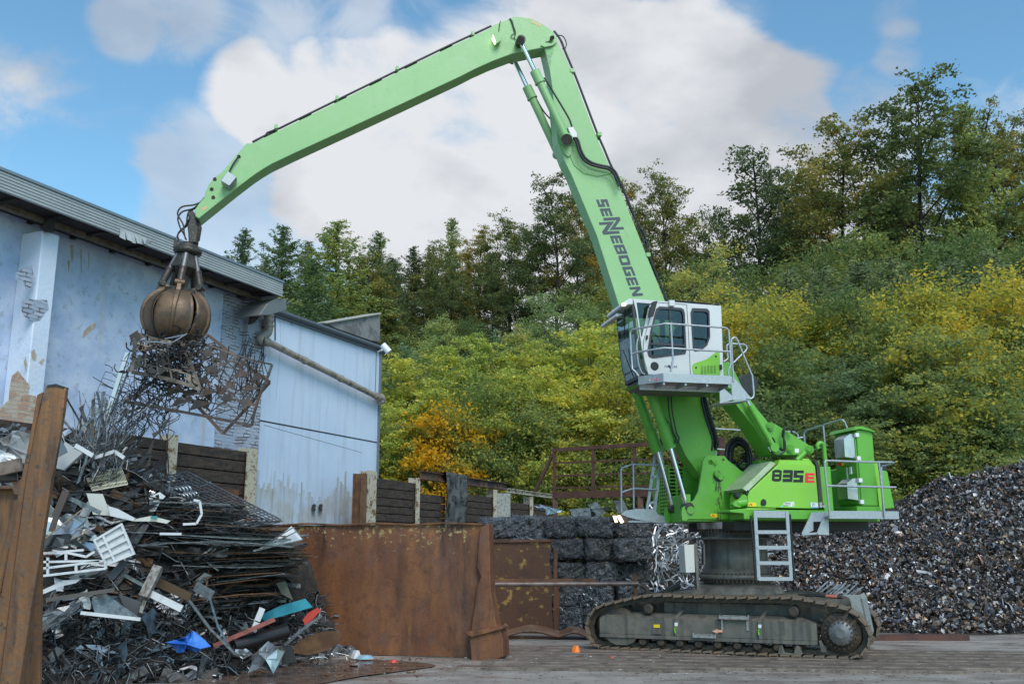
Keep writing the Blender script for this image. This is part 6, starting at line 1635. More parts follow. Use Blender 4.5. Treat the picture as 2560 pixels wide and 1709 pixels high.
bulk('tangled_scrap', 'silver offcuts on top of the scrap heap', 220, SC_SILV, 4, surf(-10, -6.2, 1.9, 5), ('rod', 'strip', 'plate'), (.2, .9), .5)
bulk('tangled_scrap', 'grey plates on top of the scrap heap', 220, SC_GREY, 14, surf(-11, -5.9, 1.9, 5), ('rod', 'strip', 'plate'), (.3, 1.2), .4)
bulk('wire_tangle', 'dark reinforcing wire tangle along the foot of the heap', 1500, SC_DARK, 5, surf(-9.5, -3.7, -.15, 1.3, -.1, .28), ('rod',), (.15, .7), .6)
bulk('wire_tangle', 'grey wire ends along the foot of the heap', 800, SC_GREY, 6, surf(-9.5, -3.6, -.2, 1.2, -.1, .28), ('rod', 'rod', 'strip'), (.1, .5), .6)
bulk('wire_tangle', 'blue grey strips along the foot of the heap', 130, SC_BLUEG, 7, surf(-9, -5.2, -.1, 1.3, 0, .3), ('strip', 'rod', 'plate'), (.2, .7), .5)
bulk('small_offcuts', 'small silver and white offcuts strewn at the right foot of the heap', 170, SC_SILV, 8, surf(-5.2, -3.1, -.35, .8, -.02, .1), ('strip', 'plate', 'rod'), (.06, .4), .4)
bulk('small_offcuts', 'small rusty bits on the yard in front of the bay wall', 120, SC_RUST, 9, lambda r: Vector((r.uniform(-5.5, -1.5), r.uniform(15.6, 18.6), .02)), ('strip', 'rod'), (.03, .18), .05)
bulk('small_offcuts', 'small pale bits scattered over the mats', 60, SC_WHITE, 10, lambda r: Vector((r.uniform(-3.5, 8), r.uniform(15.6, 19), .06)), ('strip',), (.01, .05), .03)
def big(x0, x1):
    g = facepts(x0, x1)
    def f(rnd): p = g(rnd); p.y -= .12; return p
    return f
bulk('pale_sheets', 'pale crumpled sheet offcuts wedged in the front of the heap', 60, SC_WHITE, 41, big(-8.6, -5.0), ('plate',), (.35, .8), .45)
bulk('pale_sheets', 'grey crumpled sheet offcuts wedged in the front of the heap', 90, SC_GREY, 42, big(-8.6, -4.6), ('plate',), (.35, .8), .45)
bulk('pale_sheets', 'silver crumpled sheets on the upper left of the heap', 60, SC_SILV, 43, surf(-9, -6.2, 1.9, 3.6), ('plate',), (.35, .8), .6)
bulk('small_offcuts', 'small dark crumbs of dirt and metal on the yard', 900, SC_DARK, 44, lambda r: Vector((r.uniform(-5.5, 8), r.gauss(16.6, .9), .03)), ('strip',), (.01, .05), .05)
# silver strips sweeping up under the grab
rnd = random.Random(12); b = MB()
for i in range(110):
    x0 = rnd.uniform(190, 300); y0 = rnd.uniform(1110, 1210); Y = rnd.uniform(16.4, 17.6); x1 = x0 + rnd.uniform(-70, 110); y1 = rnd.uniform(975, 1140)
    pts = spline([at(x0, y0, Y), at((x0 + x1) / 2 + rnd.uniform(-25, 15), (y0 + y1) / 2, Y + rnd.uniform(-.2, .2)), at(x1, y1, Y + rnd.uniform(-.3, .3))], 4)
    if rnd.random() < .82: b.tube(pts, rnd.uniform(.006, .014), 5)
    else:
        w = Vector((rnd.uniform(.008, .03), 0, rnd.uniform(-.02, .02)))
        for p, q_ in zip(pts[:-1], pts[1:]): b.slab(p - w, q_ - w, q_ + w, p + w, .004)
tag(b.build('strip_bundle', SC_GREY), 'bundle of bent silver strips and rods rising from the heap below the grab', 'scrap', kind='stuff')
b = MB()
for i in range(60):
    x0 = rnd.uniform(290, 430); y0 = rnd.uniform(1020, 1110); Y = rnd.uniform(16.8, 17.5)
    pts = [at(x0 + rnd.uniform(-25, 25) * k, y0 - 26 * k + rnd.uniform(-10, 10), Y) for k in range(4)]; b.tube(spline(pts, 3), .008, 5)
tag(b.build('wire_tangle', SC_DARK), 'loose dark wires hanging between the heap and the held mesh', 'scrap', kind='stuff')

# --- single pieces one can point at
def plate(pts, Y, name, m, label, th=.012, tilt=0, crumple=0, seed=0, cat='scrap piece', lift=.22, build=True, group=None):
    """plate through picture-traced corners, set on the heap; tilt leans its top back"""
    if Y is None: Y = min(hit(x, y, lift).y for x, y in pts)
    b = MB(); y_lo = max(y for x, y in pts)
    P = [at(x, y, Y + tilt * (y_lo - y) / 140) for x, y in pts]
    if crumple:
        r_ = random.Random(seed); c = sum(P, Vector()) / len(P); n = len(P)
        ring = []
        for i in range(n):
            for f in (0, .5): ring.append(P[i].lerp(P[(i + 1) % n], f) + Vector((0, r_.uniform(-1, 1) * crumple, r_.uniform(-.3, .3) * crumple)))
        mid = [c.lerp(q_, .5) + Vector((r_.uniform(-.5, .5), r_.uniform(-1, 1), r_.uniform(-.5, .5))) * crumple for q_ in ring]
        m_ = len(ring)
        vs = ring + mid + [c + Vector((0, -crumple, 0))]
        fs = [(i, (i + 1) % m_, m_ + (i + 1) % m_, m_ + i) for i in range(m_)] + [(m_ + i, m_ + (i + 1) % m_, 2 * m_) for i in range(m_)]
        b.add(vs, fs); b.add([v + Vector((0, th, 0)) for v in vs], fs)
    else:
        nn = (P[1] - P[0]).cross(P[2] - P[0]).normalized() * th; b.prism_pts(P, [p + nn for p in P])
    if not build: return b, Y
    return tag(b.build(name, m, None), label, cat, group)
l_ = crop(0, 1180, 2.965); w_ = crop(0, 950, 2.066); v_ = crop(400, 1180, 2.965); m5 = crop(0, 950, 5.2275)
# louvred white door
Yd = 15.3
dr_ = thing('louvred_door', at(290, 1360, Yd), 'white louvred metal door lying tilted on the heap beside the crumpled silver sheet', 'metal door')
b, Y = plate(l_((690,500),(905,375),(1003,605),(790,690),(705,560)), Yd, '', None, '', build=False); b.build('door_panel', SC_WHITE, dr_)
b = MB(); A = [at(*p, Yd - .03) for p in l_((700,500),(905,378),(1000,605),(792,688))]
for f in (.02, .26, .5, .74, .98):
    b.bar(A[0].lerp(A[3], f), A[1].lerp(A[2], f), .035, .035, up=(0, -1, 0))
for f in (.0, .3, .97): b.bar(A[0].lerp(A[1], f), A[3].lerp(A[2], f), .03, .03, up=(0, -1, 0))
b.build('louvre_frame', SC_WHITE, dr_)
def barthing(segs, Y, name, m, label, w=.03, h=.02, cat='scrap piece', lift=.3, group=None):
    b = MB()
    if Y is None: Y = min(hit(*p, lift).y for s_ in segs for p in s_[:2])
    for s_ in segs: b.bar(at(*s_[0], Y), at(*s_[1], Y), s_[2] if len(s_) > 2 else w, h, up=(0, -1, 0))
    return tag(b.build(name, m), label, cat, group)
q0 = l_((250,605),(640,625),(700,570)) ; 
barthing([l_((250,600),(500,595)), l_((500,595),(640,625)), l_((250,665),(740,655)), l_((250,720),(775,655)), l_((250,775),(785,712)), l_((355,630),(355,765)), l_((490,605),(490,650)), l_((565,690),(565,735)), l_((780,655),(785,715)), l_((640,625),(700,590)), l_((330,600),(620,575))], 15.1, 'ladder_rack', SC_WHITE, 'white ladder-like frame sticking out below the louvred door', .035, .03)
plate(l_((300,345),(430,330),(600,308),(640,370),(662,440),(745,500),(690,570),(560,560),(470,560),(300,572)), 15.5, 'crumpled_sheet', SC_SILV, 'crumpled shiny silver sheet right of the leaning steel pile', .008, 0, .13, 3)
plate(l_((560,430),(650,440),(665,480),(600,520),(540,500)), 15.3, 'crumpled_sheet', mat('silver_foil', (.6, .58, .55), .25, .9), 'small crushed foil lump on the crumpled silver sheet', .008, 0, .1, 5)
plate(l_((690,920),(780,895),(1040,1080),(880,1060),(700,1040),(680,960)), 15.2, 'grey_plate', SC_GREY, 'pointed pale grey plate above the wire tangle', .01, .1)
plate(l_((290,1080),(430,1000),(600,955),(590,1010),(450,1110),(290,1205)), 15.1, 'grey_plate', SC_GREY, 'torn grey plate right beside the foot of the leaning pile', .01, .1, .05, 8)
plate(l_((585,930),(670,920),(665,1020),(600,990)), 15.25, 'white_plate', SC_WHITE, 'small white folded plate between two grey plates', .01, 0, .05, 9)
plate(l_((295,880),(470,800),(600,790),(560,820),(470,840),(300,910)), 15.2, 'bent_strip', SC_WHITE, 'broad bent white strip under the white frame', .01)
barthing([l_((345,945),(850,870),.06)], 15.1, 'angle_bar', mat('dull_bar', (.13, .11, .1), .5, .4), 'long dull grey bar lying across the grey plates', .06, .05)
barthing([l_((600,1040),(1042,1088),.05)], 15.15, 'flat_bar', SC_WHITE, 'white flat bar along the lower edge of the pointed grey plate', .04, .03)
plate(l_((880,900),(1050,960),(1010,1070),(910,980)), 15.5, 'grey_plate', mat('dull_plate', (.12, .12, .125), .5, .4), 'dull dark grey plate behind the wooden beam', .01)
b = MB(); b.bar(at(*l_((1065, 925))[0], 15.2), at(*l_((1175, 700))[0], 15.4), .14, .12, up=(0, -1, 0)); b.bar(at(*l_((1040, 1040))[0], 15.15), at(*l_((1075, 950))[0], 15.2), .04, .04)
tag(b.build('wooden_beam', mat('weathered_wood', (.2, .185, .165), .8, var=[((.1, .08, .065), 6, .45, .6, 1, (3, 3, .6)), ((.3, .28, .25), 14, .5, .65)])), 'short weathered wooden beam standing steeply out of the heap', 'wooden beam')
barthing([w_((800,1035),(985,1120),.13)], 15.6, 'channel', mat('brown_channel', (.1, .06, .03), .5, .3), 'brown channel section pointing down to the right of the wooden beam', .1, .05)
barthing([w_((775,1100),(940,1180),.1)], 15.3, 'channel', SC_WHITE, 'pale grey torn channel below the brown channel', .1, .04)
barthing([l_((885,740),(1180,900),.05)], 15.6, 'angle_bar', SC_GREY, 'grey angle bar running down behind the wooden beam', .06, .04)
barthing([l_((820,780),(930,660),.12)], 15.5, 'flat_bar', mat('slate_bar', (.09, .1, .115), .5, .4), 'dark slate coloured flat piece under the louvred door', .12, .03)
plate(l_((640,155),(760,160),(822,322),(690,312)), 16.3, 'white_bracket', mat('cream_sheet', (.55, .55, .5), .5), 'cream folded panel standing above the crumpled sheet', .01)
plate(l_((800,250),(870,270),(1000,340),(990,362),(815,322)), 16.2, 'white_bracket', SC_WHITE, 'white wedge shaped piece right of the cream folded panel', .03)
plate(w_((690,718),(780,700),(880,725),(860,740),(800,728),(695,728)), 16.4, 'shelf_strip', mat('ivory_strip', (.6, .6, .52), .5), 'ivory strip with teal ends on the mesh stack', .02)
plate(w_((778,702),(812,700),(812,712),(778,714)), 16.36, 'teal_clip', mat('teal_plastic', (.05, .25, .28), .5), 'teal clip on the middle of the ivory strip', .01)
barthing([l_((410,330),(490,140),.12)], 15.9, 'brown_bar', mat('brown_bar', (.1, .075, .06), .5, .3), 'brown flat bar leaning upright left of the cream folded panel', .12, .02)
barthing([l_((380,440),(415,335),.09)], 15.25, 'brown_bar', bpy.data.materials['brown_bar'], 'short brown bar lying on the crumpled silver sheet', .09, .02)
barthing([l_((290,525),(605,280),.02)], 15.15, 'thin_rod', mat('tan_rod', (.25, .19, .13), .6), 'thin tan rod crossing in front of the crumpled silver sheet', .02, .02)
barthing([l_((490,180),(745,300),.07)], 16.0, 'flat_bar', SC_GREY, 'grey flat bar in front of the cream folded panel', .06, .02)
BLUEP = mat('blue_plastic', (.02, .1, .45), .35, var=[((.05, .2, .6), 4, .45, .6)])
plate(v_((45,1245),(200,1212),(240,1168),(390,1275),(270,1345),(230,1310),(120,1330)), 15.6, 'blue_plastic_sheet', BLUEP, 'bright blue crumpled plastic near the foot of the heap', .01, 0, .1, 4, 'plastic sheet')
plate(v_((730,1062),(800,1030),(900,985),(1075,935),(1132,998),(950,1050),(770,1102)), 17.3, 'turquoise_panel', mat('turquoise_paint', (.02, .2, .27), .4, var=[((.04, .3, .38), 4, .45, .6)]), 'turquoise painted panel poking out at the right of the heap', .02, 0)
PINK = mat('faded_red_channel', (.32, .1, .08), .5, var=[((.2, .07, .05), 5, .45, .6)])
barthing([v_((400,1285),(850,1088),.07)], 16.3, 'red_channel', PINK, 'long faded red channel lying below the turquoise panel', .08, .05)
plate(v_((1058,1092),(1100,1040),(1165,1003),(1195,1020),(1130,1090),(1075,1132)), 17.0, 'red_offcut', mat('red_paint', (.5, .05, .03), .45), 'bright red offcut just right of the turquoise panel', .03)
b = MB(); b.cyl(at(*v_((545, 1290))[0], 16.3), at(*v_((935, 1175))[0], 16.9), .12, n=20)
tag(b.build('black_tube', mat('black_drum', (.015, .012, .012), .35)), 'black cylinder lying under the long faded red channel', 'tube')
barthing([v_((925,1280),(1060,1160),.05), v_((1060,1160),(1200,1060),.05)], 16.4, 'bent_channel', SC_GREY, 'grey bent channel at the right end of the heap', .05, .04)
plate(v_((650,1490),(680,1365),(800,1260),(920,1290),(915,1340),(850,1470),(760,1440)), 15.9, 'punched_plate', SC_SILV, 'crumpled silver punched plate at the right foot of the heap', .008, 0, .12, 11)
plate(v_((560,1310),(640,1300),(690,1350),(620,1380),(565,1360)), 15.95, 'silver_lid', SC_SILV, 'small silver dented lid left of the punched plate', .01, 0, .05, 12)
plate(v_((905,1300),(975,1280),(1010,1400),(900,1430)), 16.1, 'black_plate', DARK, 'black square plate right of the punched plate', .01, 0)
rp = bpy.data.materials['rusty_plate']
b = MB(); c = at(795, 1606, 17.2); b.prism_pts([c + Vector((.42 * math.cos(t), -.04 * math.sin(t), .17 * math.sin(t) + .1 * math.cos(t))) for t in [i * math.pi / 10 for i in range(20)]], [c + Vector((.42 * math.cos(t), .03, .17 * math.sin(t) + .1 * math.cos(t))) for t in [i * math.pi / 10 for i in range(20)]])
tag(b.build('oval_plate', SC_RUST), 'oval rusty plate leaning at the right foot of the heap', 'scrap piece')
plate(v_((860,820),(930,805),(985,945),(900,900)), 17.3, 'olive_flap', mat('olive_sheet', (.12, .12, .09), .6), 'olive grey flap above the turquoise panel', .01)
plate(v_((690,590),(860,500),(975,400),(1062,500),(860,550)), 16.9, 'white_tray', SC_WHITE, 'white ribbed tray poking out to the right in front of the bay wall', .012, .3)
barthing([v_((690,580),(1060,500)), v_((770,540),(985,410)), v_((850,520),(1010,440)), v_((985,405),(1065,500))], 16.85, 'tray_ribs', SC_GREY, 'grey ribs lying on the white tray', .02, .02)
barthing([v_((215,945),(375,1160)), v_((375,1160),(560,1345))], 15.6, 'bent_tube', SC_GREY, 'long bent grey tube running down to the silver lid', .035, .03)
barthing([v_((370,930),(430,1140)), v_((430,1140),(520,1300))], 15.7, 'bent_tube', SC_BLUEG, 'long bent blue grey strip beside the bent grey tube', .03, .02)
barthing([v_((0,455),(160,457))], 16.3, 'white_rod', SC_WHITE, 'short white rod on the mesh stack', .04, .03)
barthing([v_((720,1100),(760,1005)), v_((690,1180),(720,1110))], 16.4, 'white_offcut', SC_WHITE, 'two joined white flaps hanging from a wire left of the turquoise panel', .1, .01)
barthing([v_((260,840),(390,915),.16)], 16.1, 'grey_offcut', SC_GREY, 'grey rectangular offcut in the dark middle of the heap', .16, .01)
barthing([v_((250,205),(295,215)), v_((295,215),(310,310)), v_((310,310),(270,380)), v_((270,380),(170,385))], 16.6, 'curved_strip', SC_WHITE, 'white punched strip curving down over the mesh stack', .04, .01)
for k, (x, y, nm_, mt, lb) in enumerate([(912, 1641, 'blue_dish', mat('pale_blue', (.25, .4, .5), .5), 'pale blue flat dish on the ground below the bay wall'), (890, 1640, 'white_scrap', SC_WHITE, 'crumpled white scrap beside the pale blue dish'),
                                 (983, 1650, 'red_scrap', mat('red_bit', (.55, .05, .03), .5), 'small red scrap on the ground in front of the bay wall'), (1440, 1626, 'orange_scrap', mat('orange_bit', (.85, .2, .02), .5), 'bright orange scrap on the mats left of the crawler track'),
                                 (1530, 1640, 'red_scrap', bpy.data.materials['red_bit'], 'tiny red scrap on the mats beside the crawler track')]):
    d_ = ray(x, y); p = d_ * ((.06 - CAM_Z) / d_.z) + Vector((0, 0, CAM_Z)); s_ = (.22, .12, .1, .11, .05)[k]
    b = MB(); b.prism_pts([p + Vector((s_ * math.cos(t) * .8, s_ * .6 * math.sin(t), -.03)) for t in (0, 1, 2, 3.2, 4.4, 5.3)], [p + Vector((s_ * .5 * math.cos(t + .4), s_ * .3 * math.sin(t), s_ * (.9 if k in (1, 3) else .15))) for t in (0, 1, 2, 3.2, 4.4, 5.3)])
    tag(b.build(nm_, mt), lb, 'litter')
# cream wire shelf
A = [at(*p, Y) for p, Y in zip(m5((1110,1240),(1585,1140),(1670,1360),(1210,1445)), (16.9, 17.1, 16.7, 16.5))]
b = MB()
for k in range(27): b.tube([A[0].lerp(A[1], k / 26), A[3].lerp(A[2], k / 26)], .006, 5)
for f in (0, .22, .8, 1): b.tube([A[0].lerp(A[3], f), A[1].lerp(A[2], f)], .009, 5)
tag(b.build('wire_shelf', mat('cream_wire', (.6, .57, .42), .4)), 'cream wire refrigerator shelf lying tilted on the heap', 'wire shelf')
# slotted brown plate
b = MB(); n = 15
PT = [at(*p, 18.0) for p in w_((870,378),(800,430),(720,480),(610,540))]; PB = [at(*p, 17.8) for p in w_((876,490),(820,530),(740,570),(630,610))]
T1, B1 = spline(PT, 5), spline(PB, 5)
for k in range(len(T1) - 1):
    t0, t1, b0, b1 = T1[k], T1[k + 1], B1[k], B1[k + 1]
    b.slab(t0, t1, t1.lerp(b1, .12), t0.lerp(b0, .12), .01); b.slab(t0.lerp(b0, .88), t1.lerp(b1, .88), b1, b0, .01); b.slab(t0.lerp(b0, .12), t0.lerp(t1, .45).lerp(b0.lerp(b1, .45), .12), t0.lerp(t1, .45).lerp(b0.lerp(b1, .45), .88), t0.lerp(b0, .88), .01)
tag(b.build('slotted_plate', mat('brown_slotted', (.1, .085, .075), .5, .5)), 'curved brown plate with a row of long slots below the first peeling post', 'scrap piece')
plate(w_((865,528),(1232,566),(1226,760),(860,740)), 19.3, 'rusty_panel', RUST, 'plain rust brown panel leaning against the sleeper wall behind the heap', .02)
# left side things
plate(m5((-60,830),(0,790),(160,640),(430,680),(400,1010),(300,1080),(-60,1090)), 12.8, 'grey_bin', mat('dirty_grey_bin', (.3, .3, .3), .5, .1, var=[((.12, .12, .12), 3, .45, .6)]), 'dirty grey dented bin half hidden behind the leaning pile', .02, .3, .12, 21, 'bin')
plate(m5((-60,900),(60,930),(160,970),(205,1050),(160,1085),(-60,1110)), 12.2, 'white_tub', mat('white_tub', (.75, .75, .74), .35), 'white rounded tub at the left edge above the skip', .03, .2, .04, 22, 'tub')
barthing([m5((-60,1175),(280,1100),.16)], 12.0, 'broken_plank', mat('pale_plank', (.2, .15, .12), .8, var=[((.1, .07, .05), 6, .45, .6)]), 'broken wooden plank on the skip under the white tub', .16, .06, 'plank')
plate(m5((722,730),(770,700),(885,940),(722,1025)), 15.6, 'grey_sheet', mat('blue_grey_sheet', (.12, .15, .18), .4, .3), 'smooth blue grey sheet just right of the leaning pile', .01)
plate(m5((730,1010),(850,800),(1075,950),(830,1170),(700,1140)), 15.9, 'metal_case', mat('dull_white_case', (.36, .36, .35), .5, .2), 'dull white open metal case right of the leaning pile', .05, .3)
barthing([m5((985,850),(1215,985),.07)], 16.0, 'white_strip', SC_WHITE, 'narrow white strip leaning over the dull white case', .05, .02)
barthing([m5((1240,1010),(1500,930),.06), m5((1500,930),(1625,1015),.06)], 16.5, 'white_strip', SC_WHITE, 'white bent strip lying right of the silver bundle', .06, .03)
barthing([[(319, 881), (258, 1068), .07]], 17.0, 'aluminium_profile', mat('bright_aluminium', (.6, .61, .6), .35, .5), 'long bright aluminium profile leaning up towards the held mesh', .09, .04)
barthing([[(330, 905), (262, 1075), .03]], 17.1, 'steel_strip', SC_GREY, 'grey strip beside the bright aluminium profile', .04, .02)
# thin wire ladder
b = MB()
ra = spline([at(x, y, 17.6) for x, y in ((264,928),(250,960),(236,995),(222,1035),(205,1080))], 4); rb = spline([at(x, y, 17.3) for x, y in ((325,948),(318,985),(305,1025),(290,1070),(280,1110))], 4)
b.tube(ra, .006, 4); b.tube(rb, .006, 4)
for i in range(0, len(ra), 2): b.tube([ra[i], rb[i]], .006, 4)
tag(b.build('wire_ladder', SC_GREY), 'thin ladder of wires hanging behind the bright aluminium profile', 'wire')

# ---------------------------------------------------------------- what the grab holds
j_ = crop(200, 800, 3.919)
GY = 17.4
BRN = mat('brown_sheet_steel', (.06, .05, .043), .5, .5, var=[((.1, .06, .04), 4, .45, .62), ((.13, .12, .11), 6, .55, .7)])
def skeleton(corners, depth, nu, nv, seed, label, m, wbar=.03, cross=True, rim=.07):
    P = [at(*p, Y) for p, Y in zip(j_(*corners), depth)]
    b, S, nrm = lattice(P[0], P[1], P[2], P[3], nu, nv, wbar, .008, .12, seed, .18)
    rnd = random.Random(seed)
    du, dv = 1 / nu, 1 / nv
    for i in range(nu):
        for j in range(nv):
            r = rnd.random(); u, v = (i + .5) * du, (j + .5) * dv
            if r < .3 and cross:      # stepped cross left by the cutting
                for a, c_ in ((.48, .10), (.10, .46), (.26, .22)): b.slab(S(u - du * a, v - dv * c_), S(u + du * a, v - dv * c_), S(u + du * a, v + dv * c_), S(u - du * a, v + dv * c_), .008)
            elif r < .5: b.prism_pts([S(u - du * .45, v - dv * .45), S(u + du * .4, v - dv * .4), S(u - du * .4, v + dv * .3)], [p + nrm * .008 for p in (S(u - du * .45, v - dv * .45), S(u + du * .4, v - dv * .4), S(u - du * .4, v + dv * .3))])
            elif r < .8:
                for _ in range(2):
                    a0, b0_, a1, b1_ = [rnd.uniform(-.5, .5) for _ in range(4)]; b.bar(S(u + a0 * du, v + b0_ * dv), S(u + a1 * du, v + b1_ * dv), .014, .008, up=nrm)
    for (u0, v0, u1, v1) in ((0, 1, 1, 1), (0, 0, 0, 1), (1, 0, 1, 1)):
        for k in range(6): b.bar(S(u0 + (u1 - u0) * k / 6, v0 + (v1 - v0) * k / 6), S(u0 + (u1 - u0) * (k + 1) / 6, v0 + (v1 - v0) * (k + 1) / 6), rim, .01, up=nrm)
    return tag(b.build('cut_sheet_skeleton', m), label, 'cut steel sheet', 'cut sheets held by the grab')
skeleton([(1130,230),(1865,415),(1690,1045),(425,780)], (17.2, 16.9, 16.6, 17.0), 6, 5, 5, 'largest brown cut-out sheet hanging from the grab with its long lower rim nearly level', BRN, .016, True, .05)
skeleton([(500,180),(1250,150),(1860,610),(1400,1105)], (17.6, 17.7, 17.3, 17.2), 6, 6, 8, 'brown cut-out sheet behind, its lowest corner pointing down in front of the brick pier', BRN, .018, True, .06)
skeleton([(560,150),(1000,200),(1180,690),(500,490)], (17.0, 17.1, 16.9, 16.8), 5, 4, 11, 'olive grey cut-out sheet with crosses close below the grab', mat('olive_sheet_steel', (.085, .078, .062), .45, .5, var=[((.05, .04, .03), 4, .45, .6)]), .03)
b = MB(); rnd = random.Random(3); cc = at(432, 895, 17.3)
for i in range(420):
    c = cc + Vector((rnd.gauss(0, .36), rnd.gauss(0, .3), rnd.gauss(-.05, .27))); r = rnd.uniform(.04, .16); a0 = rnd.uniform(0, 6); ax_ = Vector((rnd.gauss(0, 1), rnd.gauss(0, 1), rnd.gauss(0, 1))).normalized(); x_ = ax_.orthogonal().normalized(); y_ = ax_.cross(x_)
    b.tube([c + (x_ * math.cos(a0 + t) + y_ * math.sin(a0 + t)) * r for t in (0, .7, 1.4, 2.1, 2.8)], rnd.choice((.007, .01, .014)), 4)
tag(b.build('wire_tangle', SC_DARK), 'dense dark ball of wire squeezed under the closed grab', 'scrap', kind='stuff')
b = MB()
for i in range(46):
    x0, y0 = rnd.uniform(520, 1850), rnd.uniform(150, 420); x, y = x0, y0; pts = []
    for k in range(5): pts.append(at(*j_((x, y))[0], 17.2 + rnd.uniform(-.2, .2))); x += rnd.uniform(-90, 40); y += rnd.uniform(90, 190)
    b.tube(spline(pts, 3), .008, 4)
tag(b.build('hanging_wires', SC_DARK), 'long thin dark wires hanging down through the cut sheets', 'scrap', kind='stuff')
b = MB(); b.tube(spline([at(*p, 16.6) for p in j_((620,212),(760,215),(870,228),(940,200),(1050,130))], 4), .014, 6); b.tube(spline([at(*p, 16.65) for p in j_((830,183),(930,165),(1020,145))], 4), .012, 6)
tag(b.build('bright_wire', SC_SILV), 'bright bent wire looping across the front below the grab', 'wire')
b = MB(); Z_ = [at(*p, 16.9) for p in j_((980,835),(930,905),(905,890),(825,1050),(795,1025),(705,1110),(725,1155),(690,1300),(650,1305),(680,1330),(640,1440))]
tri = j_((980,838),(945,905),(890,900)), j_((905,930),(828,1050),(795,1022)), j_((822,1062),(722,1158),(703,1108)), j_((724,1160),(698,1310),(650,1308)), j_((692,1318),(690,1420),(640,1440))
for t_ in tri: q_ = [at(*p, 16.9) for p in t_]; b.prism_pts(q_, [p + Vector((0, .01, 0)) for p in q_])
b.tube([at(*p, 16.9) for p in j_((870,900),(875,1000),(860,1120),(845,1290))], .008, 4)
tag(b.build('hanging_offcuts', BRN), 'chain of pointed triangular offcuts dangling from the lowest cut sheet', 'scrap piece')
for i, (pts, lb) in enumerate([([(415,895),(640,845),(425,940)], 'pointed brown triangle sticking out left below the held sheets'), ([(480,150),(560,100),(600,180),(500,215)], 'ragged dark flap at upper left of the held sheets')]):
    q_ = [at(*p, 16.9) for p in j_(*pts)]; b = MB(); b.prism_pts(q_, [p + Vector((0, .01, 0)) for p in q_]); tag(b.build('offcut', BRN), lb, 'scrap piece')

# ---------------------------------------------------------------- bales
def balemat(name, a, b_, c):
    return mat(name, a, .5, .5, var=[(b_, 9, .4, .6, 1, (1, 1, .5)), (c, 22, .55, .68, 1, (1, 1, .4))], bump=(26, .9, .04))
BM = [balemat('dark_bale', (.1, .1, .105), (.04, .038, .038), (.26, .26, .265)), balemat('brown_bale', (.1, .078, .066), (.1, .06, .04), (.2, .19, .18)), balemat('grey_bale', (.14, .14, .145), (.03, .028, .028), (.3, .3, .31))]
STR = [SC_DARK, SC_RUST, SC_GREY]
def bale_mesh(seed, mi):
    rnd = random.Random(seed); b = MB(); n = 9; W_, D_, H_ = .5, .45, .285
    def sq(p):
        x, y, z = p; m_ = (abs(x) ** 6 + abs(y) ** 6 + abs(z) ** 6) ** (1 / 6)
        q_ = Vector((x / m_ * W_, y / m_ * D_, z / m_ * H_)); k = 1 + .08 * noise2(x * 5 + seed, z * 6 + y * 4) + rnd.uniform(-.03, .03); return q_ * k
    vid = {}
    def vert(p):
        key = tuple(round(c, 4) for c in p)
        if key not in vid: vid[key] = len(vs); vs.append(sq(p))
        return vid[key]
    vs, fs = [], []
    for ax_ in range(3):
        for s_ in (-1, 1):
            for i in range(n):
                for j in range(n):
                    def pt(a, c_):
                        u, v = -1 + 2 * a / n, -1 + 2 * c_ / n; return {0: (s_, u, v), 1: (u, s_, v), 2: (u, v, s_)}[ax_]
                    f = [vert(pt(i, j)), vert(pt(i + 1, j)), vert(pt(i + 1, j + 1)), vert(pt(i, j + 1))]; fs.append(tuple(f if (s_ > 0) ^ (ax_ == 1) else f[::-1]))
    b.add(vs, fs, False)
    me = bpy.data.meshes.new('bale')
    nf = len(b.f)
    for i in range(420):      # strands sticking to the faces
        ax_ = rnd.choice((1, 1, 1, 2, 0)); s_ = -1 if ax_ == 1 else rnd.choice((-1, 1))
        u, v = rnd.uniform(-.95, .95), rnd.uniform(-.95, .95); p = sq({0: (s_, u, v), 1: (u, s_, v), 2: (u, v, s_)}[ax_]) * 1.02
        d = Vector((rnd.gauss(0, .6), rnd.gauss(0, .25), rnd.gauss(0, 1))).normalized() * rnd.uniform(.03, .11); sd_ = d.orthogonal().normalized() * rnd.uniform(.003, .007)
        mid = p + Vector((rnd.gauss(0, .02), -.012, rnd.gauss(0, .02)))
        b.add([p - d, mid - sd_, p + d, mid + sd_], [(0, 1, 2, 3)])
    me.from_pydata([tuple(v) for v in b.v], [], b.f); me.materials.append(BM[mi]); me.materials.append([SC_GREY, mat('tan_strand', (.2, .13, .09), .5, .5) if 'tan_strand' not in bpy.data.materials else bpy.data.materials['tan_strand'], SC_SILV][mi])
    for p in me.polygons[nf:]: p.material_index = 1
    return me
BALES = [bale_mesh(s, m_) for s, m_ in ((1, 0), (2, 0), (3, 1), (4, 1), (5, 2), (6, 2))]
BY = 25.3
rowname = ['bottom', 'second', 'third', 'fourth', 'top']
colname = ['leftmost', 'second', 'third', 'fourth', 'rightmost']
pick = [[5,3,5,4,1],[2,0,4,5,5],[3,1,1,4,1],[2,4,1,0,0],[4,4,0,1,0]]
toneof = {0: 'black', 1: 'brownish', 2: 'silver grey'}
